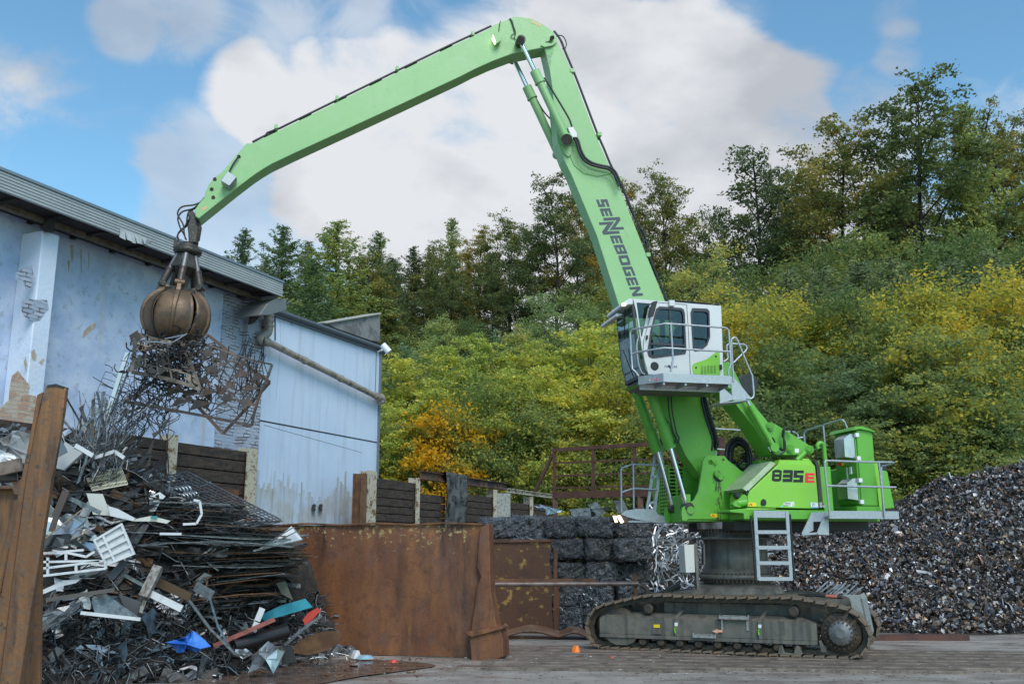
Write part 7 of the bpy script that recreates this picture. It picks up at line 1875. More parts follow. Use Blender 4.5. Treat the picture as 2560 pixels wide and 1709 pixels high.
for r_ in range(5):
    for c_ in range(5):
        vi = pick[r_][c_]; x = -.42 + c_ * .87 + .08 * math.sin(r_ * 2.1 + c_); z = .285 + r_ * .555
        o = place('scrap_bale', BALES[vi], (x, BY + .1 * math.sin(r_ * 3 + c_ * 2) - (.15 if r_ == 3 else 0), z))
        o.scale = (.93 + .09 * math.sin(c_ * 2.3 + r_ * 1.7), 1, .98 + .07 * math.sin(c_ * 4.1 + r_)); o.rotation_euler = (.05 * math.sin(r_ * 5 + c_), .06 * math.cos(c_ * 3 + r_), .13 * math.sin(r_ * 2 + c_ * 5))
        tag(o, f'pressed {toneof[vi // 2]} wire bale, {colname[c_]} from left in the {rowname[r_]} row of the stack', 'bale', 'pressed scrap bales in the stack')
o = place('scrap_bale', BALES[0], (3.0, BY - .05, .0)); bpy.data.objects.remove(o)
rnd = random.Random(33)
for (x, y, s_, lb, m_) in [(1345, 1273, .3, 'folded pale blue shiny sheet lying on the bales, left one', SC_BLUEG), (1385, 1278, .3, 'folded pale blue shiny sheet lying on the bales, right one', SC_BLUEG), (1500, 1282, .45, 'crumpled silver sheet on the bales below the front platform', SC_SILV), (1550, 1275, .3, 'small silver plate on the bales left of the lit work lamps', SC_SILV)]:
    c = at(x, y, BY); b = MB()
    vs = [c + Vector((rnd.uniform(-1, 1) * s_, rnd.uniform(-.4, .4) * s_, rnd.uniform(-.35, .45) * s_)) for _ in range(9)]
    fs = [(0, 1, 2), (2, 3, 4), (0, 4, 5), (5, 6, 1), (6, 7, 2), (7, 8, 3), (1, 5, 8), (0, 6, 7)]
    b.add(vs, fs); b.add([v + Vector((0, .006, .004)) for v in vs], fs); tag(b.build('folded_sheet', mat('bright_zinc', (.5, .6, .66), .25, .8) if m_ is SC_BLUEG and 'bright_zinc' not in bpy.data.materials else (bpy.data.materials['bright_zinc'] if m_ is SC_BLUEG else m_)), lb, 'scrap piece')
for (pts, lb) in [([(1470,1262),(1490,1252),(1515,1282),(1495,1290)], 'grey perforated strip standing on the bales'), ([(1535,1250),(1560,1252),(1575,1285),(1545,1282)], 'tan perforated plate on the bales beside the front rail'), ([(1425,1272),(1475,1268),(1478,1290),(1430,1292)], 'dark grey flat sheet on the bales')]:
    q_ = [at(*p, BY - .1) for p in pts]; b = MB(); b.prism_pts(q_, [p + Vector((0, .01, 0)) for p in q_]); tag(b.build('perforated_plate', SC_GREY), lb, 'scrap piece')

# ---------------------------------------------------------------- ribbons and the shredded heap
def chips(name, n, zf, xr, yr, sz, m, seed, aspect=.35, curl=True, lift=.03):
    rng = np.random.default_rng(seed)
    x = rng.uniform(*xr, n); y = rng.uniform(*yr, n); z = np.array([zf(a, b) for a, b in zip(x, y)])
    keep = z > .01; x, y, z = x[keep], y[keep], z[keep]; n = len(x)
    c = np.stack([x, y, z + rng.uniform(-lift, lift * 1.6, n)], 1)
    a = rng.normal(size=(n, 3)); a /= np.linalg.norm(a, axis=1)[:, None]
    b = rng.normal(size=(n, 3)); b -= a * (a * b).sum(1)[:, None]; b /= np.linalg.norm(b, axis=1)[:, None]
    nn = np.cross(a, b); s = np.minimum(sz * rng.lognormal(0, .45, n), sz * 2.2)[:, None]; w = s * aspect * rng.uniform(.5, 1.5, (n, 1))
    k = nn * s * rng.uniform(-.45, .45, (n, 1))
    v = np.stack([c - a * s - b * w, c + k - b * w * 1.1, c + a * s - b * w * .8, c + a * s + b * w * .9, c + k + b * w, c - a * s + b * w * .7], 1).reshape(-1, 3)
    i = np.arange(n)[:, None] * 6; q = np.concatenate([i + [0, 1, 4, 5], i + [1, 2, 3, 4]], 0)
    return place(name, npmesh(name, v, q, m))
def chipmat(name, cols, metal, rough):
    m = mat(name, (.1, .1, .1), rough, metal); nt = m.node_tree; N, L = nt.nodes, nt.links; b = N['Principled BSDF']
    g = N.new('ShaderNodeNewGeometry'); r = N.new('ShaderNodeValToRGB'); r.color_ramp.interpolation = 'CONSTANT'; L.new(g.outputs['Random Per Island'], r.inputs[0])
    while len(r.color_ramp.elements) > 1: r.color_ramp.elements.remove(r.color_ramp.elements[-1])
    r.color_ramp.elements[0].position = cols[0][0]; r.color_ramp.elements[0].color = (*cols[0][1], 1)
    for p, c in cols[1:]: e = r.color_ramp.elements.new(p); e.color = (*c, 1)
    L.new(r.outputs[0], b.inputs['Base Color']); return m
HF = [(5.6, 2.2), (7, 2.6), (9, 2.9), (11, 2.95), (12.3, 3.3), (13.9, 4.1), (16, 4.6), (24, 4.9)]
def heap_z(x, y):
    if x < 5.2: return 0
    H_ = interp(x, HF); y0 = 24.0 + .3 * math.sin(x); k = (y - y0) / 6.5
    if k <= 0: return 0
    z = H_ * min(1, k ** .85) if k < 1 else H_ - .1 * (y - y0 - 6.5)
    return z + (.16 * noise2(x * 1.1, y * 1.3) + .06 * noise2(x * 3.7, y * 3.1)) * min(1, k * 6)
xs = np.linspace(5.3, 26, 120); ys = np.linspace(23.6, 36, 80)
XX, YY = np.meshgrid(xs, ys); ZZ = np.vectorize(lambda x, y: heap_z(x, y) - .03)(XX, YY); nx_, ny_ = len(xs), len(ys)
quads = np.array([(j * nx_ + i, j * nx_ + i + 1, (j + 1) * nx_ + i + 1, (j + 1) * nx_ + i) for j in range(ny_ - 1) for i in range(nx_ - 1)])
o = place('shredded_heap', npmesh('shredded_heap', np.stack([XX.ravel(), YY.ravel(), ZZ.ravel()], 1), quads, mat('heap_core', (.03, .024, .02), .9))); tag(o, 'dark inside of the large shredded metal heap at right', 'scrap heap', kind='stuff')
CH = chipmat('shredded_metal', [(0, (.03, .026, .025)), (.16, (.07, .055, .048)), (.3, (.16, .105, .075)), (.44, (.09, .085, .088)), (.56, (.2, .185, .18)), (.68, (.33, .32, .33)), (.79, (.1, .12, .17)), (.84, (.2, .15, .12)), (.88, (.5, .5, .5)), (.91, (.25, .12, .06)), (.95, (.42, .3, .18)), (.975, (.75, .75, .75))], .3, .42)
tag(chips('shredded_metal', 100000, heap_z, (5.3, 20), (23.7, 31.5), .043, CH, 1, .45, lift=.045), 'shredded brown, silver and blue metal chips covering the large heap at right', 'scrap', kind='stuff')
tag(chips('shredded_strips', 5200, heap_z, (5.3, 20), (23.7, 31), .10, CH, 2, .14, lift=.07), 'longer bent strips sticking out of the shredded heap', 'scrap', kind='stuff')
rnd = random.Random(8)
b = MB()
for k in range(9):
    x0 = 2030 + k * 11 + rnd.uniform(-3, 3); y0 = 1480 + k * 1.5
    b.bar(at(x0 - 8, y0 + 14 + rnd.uniform(-4, 4), 24.6), at(x0 + 42, y0 - 24 + rnd.uniform(-6, 4), 25.1), .035, .02)
tag(b.build('rack_bars', SC_SILV), 'fan of bright parallel bars lying on the shredded heap above the crawler track', 'scrap piece')
def rib_z(x, y):
    k = (y - 24.4) / 1.3
    if k <= 0 or x < 3.4 or x > 6.6: return 0
    return 2.65 * min(1, k) * (1 - .25 * max(0, (x - 5.6))) + .1 * noise2(x * 4, y * 4)
b = MB(); xs = np.linspace(3.4, 6.6, 24); ys = np.linspace(24.4, 27, 20); XX, YY = np.meshgrid(xs, ys); ZZ = np.vectorize(lambda x, y: rib_z(x, y) - .05)(XX, YY); nx_, ny_ = 24, 20
quads = np.array([(j * nx_ + i, j * nx_ + i + 1, (j + 1) * nx_ + i + 1, (j + 1) * nx_ + i) for j in range(ny_ - 1) for i in range(nx_ - 1)])
tag(place('ribbon_pile', npmesh('ribbon_pile', np.stack([XX.ravel(), YY.ravel(), ZZ.ravel()], 1), quads, bpy.data.materials['heap_core'])), 'dark core of the silver ribbon pile', 'scrap heap', kind='stuff')
for i in range(900):
    x = rnd.uniform(3.45, 6.4); y = 24.4 + rnd.random() * 1.6; z = max(rib_z(x, y), .05) if rnd.random() < .75 else rnd.uniform(.1, 2.4); y -= .05
    c = Vector((x, y, z)); pts = [c]; d = Vector((rnd.gauss(0, 1), rnd.gauss(0, .4), rnd.gauss(0, 1))).normalized()
    for k in range(6): d = (d + Vector((rnd.gauss(0, .45), rnd.gauss(0, .25), rnd.gauss(0, .45)))).normalized(); pts.append(pts[-1] + d * .11)
    w = Vector((rnd.gauss(0, 1), rnd.gauss(0, .4), rnd.gauss(0, 1))).normalized() * rnd.uniform(.008, .024)
    for p, q_ in zip(pts[:-1], pts[1:]): b.add([p - w, q_ - w, q_ + w, p + w], [(0, 1, 2, 3)])
tag(b.build('silver_ribbons', mat('silver_ribbon', (.42, .43, .45), .42, .7)), 'tangled shiny silver ribbons between the bales and the crawler pylon', 'scrap', kind='stuff')
# ================================================================ trees
def leafmat(name, cols, trans=.35, rough=.6):
    trans = trans + .1
    cols = [(p, tuple(min(v * 1.45, .8) for v in c)) for p, c in cols]
    """cols: list of (position, colour) spread over the leaves; clumps shift together"""
    m = bpy.data.materials.new(name); m.use_nodes = True
    nt = m.node_tree; N, L = nt.nodes, nt.links
    b = N['Principled BSDF']; out = [n for n in N if n.type == 'OUTPUT_MATERIAL'][0]
    geo = N.new('ShaderNodeNewGeometry'); oi = N.new('ShaderNodeObjectInfo'); tc = N.new('ShaderNodeTexCoord')
    nz = N.new('ShaderNodeTexNoise'); nz.inputs['Scale'].default_value = .55; nz.inputs['Detail'].default_value = 3
    L.new(tc.outputs['Object'], nz.inputs['Vector'])
    def mth(op, a, bb):
        n = N.new('ShaderNodeMath'); n.operation = op
        for i, v in enumerate((a, bb)):
            if isinstance(v, (int, float)): n.inputs[i].default_value = v
            else: L.new(v, n.inputs[i])
        return n.outputs[0]
    f = mth('ADD', mth('MULTIPLY', geo.outputs['Random Per Island'], .45), mth('MULTIPLY', nz.outputs['Fac'], 1.0))
    f = mth('ADD', f, mth('MULTIPLY', oi.outputs['Random'], .5)); f = mth('SUBTRACT', f, .44)
    r = N.new('ShaderNodeValToRGB'); L.new(f, r.inputs[0])
    while len(r.color_ramp.elements) > 1: r.color_ramp.elements.remove(r.color_ramp.elements[-1])
    r.color_ramp.elements[0].position = cols[0][0]; r.color_ramp.elements[0].color = (*cols[0][1], 1)
    for p, c in cols[1:]:
        e = r.color_ramp.elements.new(p); e.color = (*c, 1)
    L.new(r.outputs[0], b.inputs['Base Color']); b.inputs['Roughness'].default_value = rough; b.inputs['Specular IOR Level'].default_value = .25
    tr = N.new('ShaderNodeBsdfTranslucent'); L.new(r.outputs[0], tr.inputs[0])
    mx = N.new('ShaderNodeMixShader'); mx.inputs[0].default_value = trans
    L.new(b.outputs[0], mx.inputs[1]); L.new(tr.outputs[0], mx.inputs[2]); L.new(mx.outputs[0], out.inputs[0])
    return m
L_BEECH = leafmat('beech_leaves', [(0, (.055, .08, .032)), (.4, (.115, .14, .042)), (.7, (.22, .19, .045)), (.95, (.42, .25, .04))])
L_DARK = leafmat('dark_leaves', [(0, (.045, .065, .032)), (.4, (.09, .12, .045)), (.7, (.17, .175, .05)), (1, (.36, .25, .05))])
L_ROB = leafmat('bright_robinia_leaves', [(0, (.09, .13, .04)), (.33, (.19, .26, .065)), (.6, (.38, .40, .08)), (.85, (.6, .46, .07))], .38)
L_GRN = leafmat('green_bush_leaves', [(0, (.055, .095, .035)), (.4, (.12, .165, .055)), (.68, (.2, .235, .065)), (.9, (.45, .36, .05))], .4)
L_YEL = leafmat('yellow_autumn_leaves', [(0, (.10, .15, .045)), (.36, (.2, .24, .055)), (.62, (.42, .36, .05)), (.9, (.62, .38, .04))], .4)
L_ORG = leafmat('orange_autumn_leaves', [(0, (.2, .13, .015)), (.4, (.5, .28, .015)), (1, (.68, .32, .015))], .4)
L_BIR = leafmat('birch_leaves', [(0, (.11, .16, .06)), (.4, (.21, .27, .11)), (.7, (.3, .33, .1)), (1, (.5, .38, .08))], .4)
L_SPR = leafmat('spruce_needles', [(0, (.045, .08, .04)), (.4, (.1, .15, .06)), (.7, (.18, .23, .065)), (1, (.33, .33, .08))], .3)
L_BLU = leafmat('blue_spruce_needles', [(0, (.07, .12, .07)), (.5, (.14, .21, .12)), (1, (.22, .3, .14))], .25)
BARK = mat('bark', (.05, .04, .03), .85, var=[((.1, .09, .075), 4, .45, .65)])
BARKB = mat('dark_bark', (.022, .018, .014), .9)

def np_tubes(segs):
    """segs: list of (points, radii, sides) -> verts, quads"""
    V, Q = [], []; k = 0
    for pts, rad, n in segs:
        pts = [Vector(p) for p in pts]
        for i, p in enumerate(pts):
            d = (pts[min(i + 1, len(pts) - 1)] - pts[max(i - 1, 0)]).normalized()
            x = d.orthogonal().normalized(); y = d.cross(x)
            # keep a steady frame
            x = Vector((1, 0, 0)) - d * d.x; x = x.normalized() if x.length > .2 else d.orthogonal().normalized(); y = d.cross(x)
            for j in range(n):
                a = 2 * math.pi * j / n; V.append(tuple(p + (x * math.cos(a) + y * math.sin(a)) * rad[i]))
        for i in range(len(pts) - 1):
            for j in range(n): Q.append((k + i * n + j, k + i * n + (j + 1) % n, k + (i + 1) * n + (j + 1) % n, k + (i + 1) * n + j))
        k += len(pts) * n
    return V, Q
def leaf_quads(rng, centers, size, flat=.5, aspect=1.0):
    n = len(centers)
    nrm = rng.normal(size=(n, 3)); nrm[:, 2] += flat * 1.5 * np.sign(rng.random(n) - .1); nrm /= np.linalg.norm(nrm, axis=1)[:, None]
    a = rng.normal(size=(n, 3)); a -= nrm * (a * nrm).sum(1)[:, None]; a /= np.linalg.norm(a, axis=1)[:, None]
    b = np.cross(nrm, a)
    s = (size * rng.uniform(.55, 1.25, n))[:, None]
    a = a * s * aspect; b = b * s * .62
    c = centers
    v = np.stack([c - a, c - b * .9 + a * .1, c + a, c + b * .9 - a * .1], 1).reshape(-1, 3)
    q = np.arange(4 * n).reshape(n, 4)
    return v, q
def broadleaf(name, seed, h, cr, base, nleaf, lsize, lm, stems=1, puff=.5, upright=.6, bark=None, flat=.5, shape='round', gaps=2.6):
    rng = np.random.default_rng(seed); rnd = random.Random(seed)
    segs = []; tips = []
    for s in range(stems):
        lean = Vector((rnd.uniform(-1, 1), rnd.uniform(-1, 1), 0)) * (.06 if stems == 1 else .28) * h * .5
        r0 = h * .013 / (stems ** .4)
        tp = [Vector((0, 0, -.5)) + lean * 0, lean * .25 + Vector((0, 0, h * .25)), lean * .6 + Vector((rnd.uniform(-.3, .3), rnd.uniform(-.3, .3), h * .55)), lean + Vector((0, 0, h * .95))]
        tp = spline(tp, 4); segs.append((tp, [r0 * (1 - .9 * i / (len(tp) - 1)) for i in range(len(tp))], 7))
        nl = int((26 if stems == 1 else 12))
        for i in range(nl):
            f = base + (1 - base) * ((i + rnd.random()) / nl) * .97
            k = f * (len(tp) - 1); p0 = tp[int(k)].lerp(tp[min(int(k) + 1, len(tp) - 1)], k % 1)
            g = (f - base) / (1 - base)
            if shape == 'round': L = cr * (math.sin(math.pi * (.12 + .8 * g)) ** .65)
            elif shape == 'tall': L = cr * (.75 + .35 * math.sin(math.pi * g)) * (1 - .55 * g)
            else: L = cr * (1 - .75 * g)
            L *= rnd.uniform(.65, 1.12)
            a = i * 2.4 + rnd.uniform(-.5, .5); up_ = upright * (.4 + .9 * g) + rnd.uniform(-.15, .15)
            d = Vector((math.cos(a), math.sin(a), up_)).normalized()
            p1 = p0 + d * L * .55 + Vector((0, 0, .04 * L)); p2 = p0 + d * L + Vector((0, 0, .1 * L * (rnd.random() - .3)))
            segs.append(([p0, p1, p2], [r0 * .34 * (1 - .6 * g), r0 * .2, r0 * .05], 4))
            for j in range(6):
                t = rnd.uniform(.3, 1.0); q0 = p0.lerp(p1, t / .55) if t < .55 else p1.lerp(p2, (t - .55) / .45)
                dd = (d + Vector((rnd.uniform(-1, 1), rnd.uniform(-1, 1), rnd.uniform(-.35, .7)))).normalized()
                q1 = q0 + dd * L * rnd.uniform(.18, .42); segs.append(([q0, q1], [r0 * .09, r0 * .02], 3)); tips.append((q0 + (q1 - q0) * .7, L)); 
            tips.append((p2, L))
    tips_ = np.array([tuple(t[0]) for t in tips]); w = np.array([t[1] for t in tips]) ** 1.2; w /= w.sum()
    # each tip carries a few flat sprays with gaps between them
    nsp = int(len(tips) * gaps)
    sp_i = rng.choice(len(tips), nsp, p=w); sp = tips_[sp_i] + rng.normal(size=(nsp, 3)) * [puff, puff, puff * .6]
    per = rng.choice(nsp, nleaf); c = sp[per] + rng.normal(size=(nleaf, 3)) * [puff * .42, puff * .42, puff * (.36 - .22 * min(flat, 1))]
    v, q = leaf_quads(rng, c, lsize, flat)
    tv, tq = np_tubes(segs)
    return npmesh(name + '_trunk', tv, tq, bark or BARK, True), npmesh(name + '_crown', v, q, lm)
def conifer(name, seed, h, cr, lm, ncard=9000, droop=.25, base=.06, sparse=1.0, csize=.3):
    rng = np.random.default_rng(seed); rnd = random.Random(seed)
    segs = [([(0, 0, -.5), (0, 0, h * .5), (rnd.uniform(-.1, .1), 0, h)], [h * .012, h * .007, .01], 7)]
    C, D = [], []
    nlev = int(h * 2.1)
    for l in range(nlev):
        f = base + (1 - base) * l / nlev; z = f * h
        L = cr * (1 - f) ** .72 * rnd.uniform(.75, 1.15) + .12
        nb_ = rnd.randint(5, 8)
        for k in range(nb_):
            a = rnd.uniform(0, 6.28); ln = L * rnd.uniform(.6, 1.1); up_ = .35 * f - droop * (1 - f) + rnd.uniform(-.1, .1)
            d = np.array([math.cos(a), math.sin(a), up_])
            p0 = np.array([0, 0, z]); mid = p0 + d * ln * .6; end = p0 + d * ln + np.array([0, 0, .12 * ln])
            segs.append(([p0, mid, end], [.03, .02, .006], 3))
            m_ = max(3, int(ln * 9 * sparse))
            for j in range(m_):
                t = (j + rnd.random()) / m_; pt = p0 + (mid - p0) * min(t / .6, 1) + (end - mid) * max(0, (t - .6) / .4)
                wd = .28 * ln * (1 - t) + .12
                C.append(pt + np.array([rnd.gauss(0, wd * .5), rnd.gauss(0, wd * .5), -abs(rnd.gauss(0, .1))])); D.append(d + np.array([rnd.gauss(0, .5), rnd.gauss(0, .5), -.35]))
    C = np.array(C); D = np.array(D)
    rep = max(1, int(ncard / len(C))); C = np.repeat(C, rep, 0) + rng.normal(size=(len(C) * rep, 3)) * .09; D = np.repeat(D, rep, 0) + rng.normal(size=(len(D) * rep, 3)) * .45
    n = len(C); D /= np.linalg.norm(D, axis=1)[:, None]
    s = rng.normal(size=(n, 3)); s -= D * (s * D).sum(1)[:, None]; s /= np.linalg.norm(s, axis=1)[:, None]
    ln = (csize * rng.uniform(.6, 1.2, n))[:, None]; wd = ln * .17
    v = np.stack([C - D * ln * .5, C + s * wd, C + D * ln * .5, C - s * wd], 1).reshape(-1, 3); q = np.arange(4 * n).reshape(n, 4)
    tv, tq = np_tubes(segs)
    return npmesh(name + '_trunk', tv, tq, BARKB, True), npmesh(name + '_crown', v, q, lm)

L_DULL = leafmat('dull_green_leaves', [(0, (.07, .105, .05)), (.4, (.14, .19, .085)), (.7, (.21, .26, .095)), (1, (.46, .4, .07))], .45)
L_LAR = leafmat('soft_larch_needles', [(0, (.08, .11, .06)), (.45, (.16, .195, .1)), (1, (.28, .31, .13))], .35)
KINDS = {
 'beech':   [broadleaf('beech', 1, 17, 5.2, .14, 21000, .12, L_BEECH, 1, .5, 1.15, BARKB, .5, 'tall', 4.5), broadleaf('beech', 2, 17, 5.6, .18, 20000, .12, L_DARK, 1, .5, 1.05, BARKB, .5, 'tall', 4.5), broadleaf('beech', 3, 17, 4.9, .18, 16000, .12, L_BEECH, 2, .5, 1.3, BARKB, .5, 'tall', 4.5)],
 'thin':    [broadleaf('thin', 5, 16, 4.6, .18, 12000, .115, L_DARK, 1, .45, 1.2, BARKB, .4, 'tall', 4), broadleaf('thin', 6, 16, 4.4, .2, 11000, .115, L_BEECH, 2, .45, 1.3, BARKB, .4, 'tall', 4)],
 'robinia': [broadleaf('robinia', 11, 9, 3.2, .06, 22000, .095, L_ROB, 3, .42, .65, BARK, .8, 'round', 3.2), broadleaf('robinia', 12, 9, 2.8, .05, 22000, .095, L_ROB, 2, .42, .8, BARK, .8, 'tall', 3.2)],
 'dull':    [broadleaf('dull', 13, 9, 3.4, .06, 21000, .095, L_DULL, 3, .45, .55, BARK, .9, 'round', 3), broadleaf('dull', 14, 9, 3.1, .05, 21000, .095, L_DULL, 2, .45, .7, BARK, .9, 'tall', 3)],
 'bush':    [broadleaf('bush', 21, 7, 3.3, .03, 21000, .085, L_GRN, 4, .42, .6, BARK, .2, 'round', 4), broadleaf('bush', 22, 7, 3.0, .03, 21000, .085, L_GRN, 3, .4, .8, BARK, .2, 'tall', 4)],
 'yellow':  [broadleaf('yellow', 31, 8, 2.7, .05, 16000, .085, L_YEL, 3, .42, 1.0, BARK, .2, 'tall', 4), broadleaf('yellow', 32, 8, 3.0, .04, 16000, .085, L_YEL, 4, .42, .8, BARK, .2, 'round', 4)],
 'orange':  [broadleaf('orange', 41, 5, 2.0, .05, 12000, .075, L_ORG, 3, .35, .9, BARK, .3, 'tall', 4)],
 'birch':   [broadleaf('birch', 51, 10, 2.5, .08, 15000, .08, L_BIR, 1, .38, 1.0, BARK, .0, 'tall', 4), broadleaf('birch', 52, 10, 2.8, .08, 16000, .08, L_BIR, 2, .4, .9, BARK, .0, 'tall', 4)],
 'spruce':  [conifer('spruce', 61, 18, 7.4, L_SPR, 34000, .28, .06, 1.1, .32), conifer('spruce', 62, 18, 6.6, L_SPR, 32000, .12, .06, 1.1, .32), conifer('spruce', 63, 18, 5.6, L_DARK, 24000, .3, .1, 1, .32)],
 'blue':    [conifer('blue', 71, 7, 2.2, L_BLU, 13000, .0, .02, 1.0, .17), conifer('blue', 72, 7, 1.9, L_BLU, 12000, .05, .02, 1.0, .17)],
 'larch':   [conifer('larch', 73, 9, 3.3, L_LAR, 17000, -.15, .02, 1.0, .19), conifer('larch', 74, 9, 2.9, L_LAR, 17000, -.1, .02, 1.0, .19)],
}
KH = dict(beech=17, thin=16, robinia=9, bush=7, yellow=8, orange=5, birch=10, spruce=18, blue=7, dull=9, larch=9)
NAMES = dict(beech=('beech_tree', 'dark autumn beech', 'tree', 'tall beeches along the ridge'), thin=('thin_tree', 'sparse see-through tree', 'tree', 'thin trees along the ridge'),
             robinia=('robinia_tree', 'bright yellow green robinia', 'tree', 'robinias on the slope'), bush=('leafy_bush', 'rounded green bush', 'bush', 'green bushes on the slope'),
             yellow=('yellow_tree', 'yellow leaved young tree', 'tree', 'yellow trees on the slope'), orange=('orange_bush', 'small orange yellow tree', 'bush', 'orange trees on the slope'),
             birch=('birch_tree', 'pale grey green birch', 'tree', 'birches on the slope'), spruce=('spruce_tree', 'tall dark spruce', 'tree', 'spruces along the ridge'), blue=('blue_spruce', 'small blue green spruce', 'tree', 'young spruces on the slope'),
             dull=('broad_tree', 'dull grey green feathery tree', 'tree', 'feathery trees on the slope'), larch=('young_larch', 'soft grey green conifer', 'tree', 'young conifers on the slope'))
# (kind, pixel column of the stem, depth, pixel row of the top, variant, spread)
TREES = []
def T_(kind, px, Y, top, var=0, wide=1.0):
    if kind == 'robinia' and px > 1700: kind = 'dull'
    if kind == 'bush' and px > 1900 and Y < 52 and (px // 10) % 3: kind = 'dull'
    if kind == 'blue' and px > 1700: kind, wide = 'larch', wide * .72
    TREES.append((kind, px, Y, top, var, wide))
# conifers and mixed trees above the hall roof
for a in [('spruce',565,76,572,1,.9),('spruce',668,74,560,0,.95),('spruce',735,80,600,2,1),('spruce',812,70,548,0,1.15),('spruce',750,66,640,1,1),('spruce',925,80,580,1,1.0),('beech',905,72,650,0,1.0),('beech',960,74,660,1,.9),
          ('spruce',1018,84,612,2,1),('spruce',1118,90,542,1,.8),('spruce',1060,84,620,2,1.1),('beech',1085,80,610,1,.9),('beech',1190,86,575,0,1.0),('beech',1275,84,545,0,1.1),('beech',1402,78,445,1,1.0),('beech',1335,88,560,2,1.0),
          ('beech',1455,84,500,0,.9),('spruce',1165,84,650,2,1.1),('spruce',1240,86,640,2,1),('beech',1230,78,640,1,.8),('spruce',625,84,640,2,1),('beech',1120,76,650,1,.8),('spruce',960,86,640,2,1.2),('spruce',880,84,640,2,1.1),
          ('beech',1590,86,450,2,.8),('thin',1560,90,480,0,.8),('beech',1690,84,432,0,.95),('thin',1755,88,520,1,1),('thin',1925,80,372,0,1.3),('beech',1985,84,420,1,.9),('beech',2090,86,420,0,.9),('beech',2165,76,300,1,1.25),('thin',2250,84,360,1,1),
          ('beech',2375,72,205,0,1.25),('thin',2310,86,400,0,1),('spruce',2520,70,250,1,.8),('thin',2455,84,330,0,1),('beech',2590,76,290,0,1),('thin',1860,90,520,1,1),('thin',2040,92,430,0,1),('thin',2650,82,300,0,1),('beech',2740,78,260,1,1),
          ('spruce',490,84,640,1,1),('spruce',1500,92,560,2,1),('thin',1640,92,520,0,1)]: T_(*a)
# slope, upper band
for a in [('birch',1108,62,785,0,1.1),('blue',1010,58,850,0,1.1),('blue',1182,62,835,1,1),('birch',1400,64,715,1,1.1),('blue',1243,64,815,0,1),('birch',1310,62,810,0,1.1),('birch',1480,66,760,0,.9),('bush',1160,70,820,0,1.1),('bush',1340,72,800,1,1.1),('bush',1040,68,850,1,1.1),
          ('birch',1730,66,620,1,1.2),('birch',1640,68,700,0,1),('bush',1850,70,700,0,1.2),('blue',1880,66,690,0,1.5),('blue',2010,62,665,1,1.6),('bush',1960,70,690,1,1.2),('blue',2100,60,660,0,1.7),('blue',2200,60,640,1,1.8),('blue',2290,58,640,0,1.7),('bush',2150,66,660,0,1.2),
          ('bush',2400,62,640,1,1.2),('blue',2450,56,640,0,1.6),('birch',2340,60,690,0,.9),('blue',2560,58,620,1,1.8),('bush',2520,64,640,0,1.2),('birch',1830,62,700,0,1.1),('bush',2640,62,640,1,1.2),('bush',1780,72,690,1,1.2),('bush',1560,70,720,0,1.1),('blue',1765,64,720,1,1.4),('bush',2270,70,620,1,1.3),('bush',2050,72,650,1,1.3)]: T_(*a)
# slope, middle band: yellows and robinias
for a in [('robinia',1140,52,880,1,1.05),('robinia',1035,50,895,0,1.1),('robinia',1232,54,835,1,.9),('robinia',1330,53,870,0,1.0),('robinia',1475,50,795,1,1.15),('robinia',1420,52,900,0,1.1),('bush',985,54,930,0,1.0),('robinia',1560,54,840,1,1),('yellow',1540,60,790,0,1),
          ('yellow',1880,56,775,0,1.15),('yellow',1990,56,785,1,1.15),('yellow',2085,55,800,0,1.1),('yellow',1800,57,800,1,1.0),('yellow',1940,60,760,1,1.1),('bush',2190,56,770,0,1.1),('yellow',2330,54,760,1,1.1),('birch',2250,56,750,1,1),('yellow',2420,53,730,0,1.15),('yellow',2530,53,720,1,1.2),
          ('bush',2290,52,820,1,1.1),('bush',2620,54,760,0,1.2),('bush',1720,58,830,1,1),('yellow',2200,60,760,1,1)]: T_(*a)
# slope, front band
for a in [('robinia',960,45.5,1015,0,1.0),('robinia',1045,46,985,1,1.0),('orange',1108,44.0,1025,0,1.0),('yellow',1190,46,960,1,.9),('bush',1180,45,1060,1,.9),('bush',1262,46,1000,0,1.0),('robinia',1290,47,950,0,1.0),('bush',1330,45,1040,1,1),('robinia',1430,46,985,1,1.05),('robinia',1520,46,960,0,1.1),('robinia',1390,44.5,1100,0,.9),('robinia',1395,47,930,1,1),
          ('bush',1600,47,960,0,1),('bush',1700,48,900,1,1),('bush',1800,49,900,0,1.1),('bush',1900,49,890,1,1.1),('bush',2000,49,930,0,1.1),('bush',1760,46,1000,1,1),('bush',1860,46,1010,0,1.05),('bush',1960,46,1000,1,1.05),('bush',2090,47,930,0,1.1),('robinia',2190,50,890,0,1.1),('bush',2140,46,1000,1,1.1),
          ('bush',2250,48,900,1,1.1),('robinia',2330,48,880,1,1.1),('bush',2400,48,870,0,1.15),('bush',2500,47,860,1,1.2),('bush',2300,45,990,0,1.1),('bush',2430,45,980,1,1.1),('bush',2540,45,970,0,1.1),('bush',2610,47,900,1,1.1),('bush',1480,44.5,1080,1,.9),('bush',1640,44.5,1080,0,1),('bush',1560,45,1090,1,.9),
          ('bush',1050,44.6,1110,1,.8),('bush',985,44.6,1090,0,.7),('bush',2040,44.6,1060,1,1),('bush',2200,44.6,1060,0,1),('bush',1240,44.5,1120,0,.8),('bush',1310,44.4,1130,1,.8),('bush',2360,44.5,1060,1,1),('bush',2480,44.4,1060,0,1),('bush',1920,44.5,1080,0,1),('bush',1790,44.5,1080,1,1),('bush',1150,44.4,1140,0,.75)]: T_(*a)
DULL = leafmat('dull_green_leaves', [(0, (.028, .055, .02)), (.4, (.06, .10, .032)), (.7, (.1, .14, .04)), (1, (.22, .2, .04))], .35)
by = {}
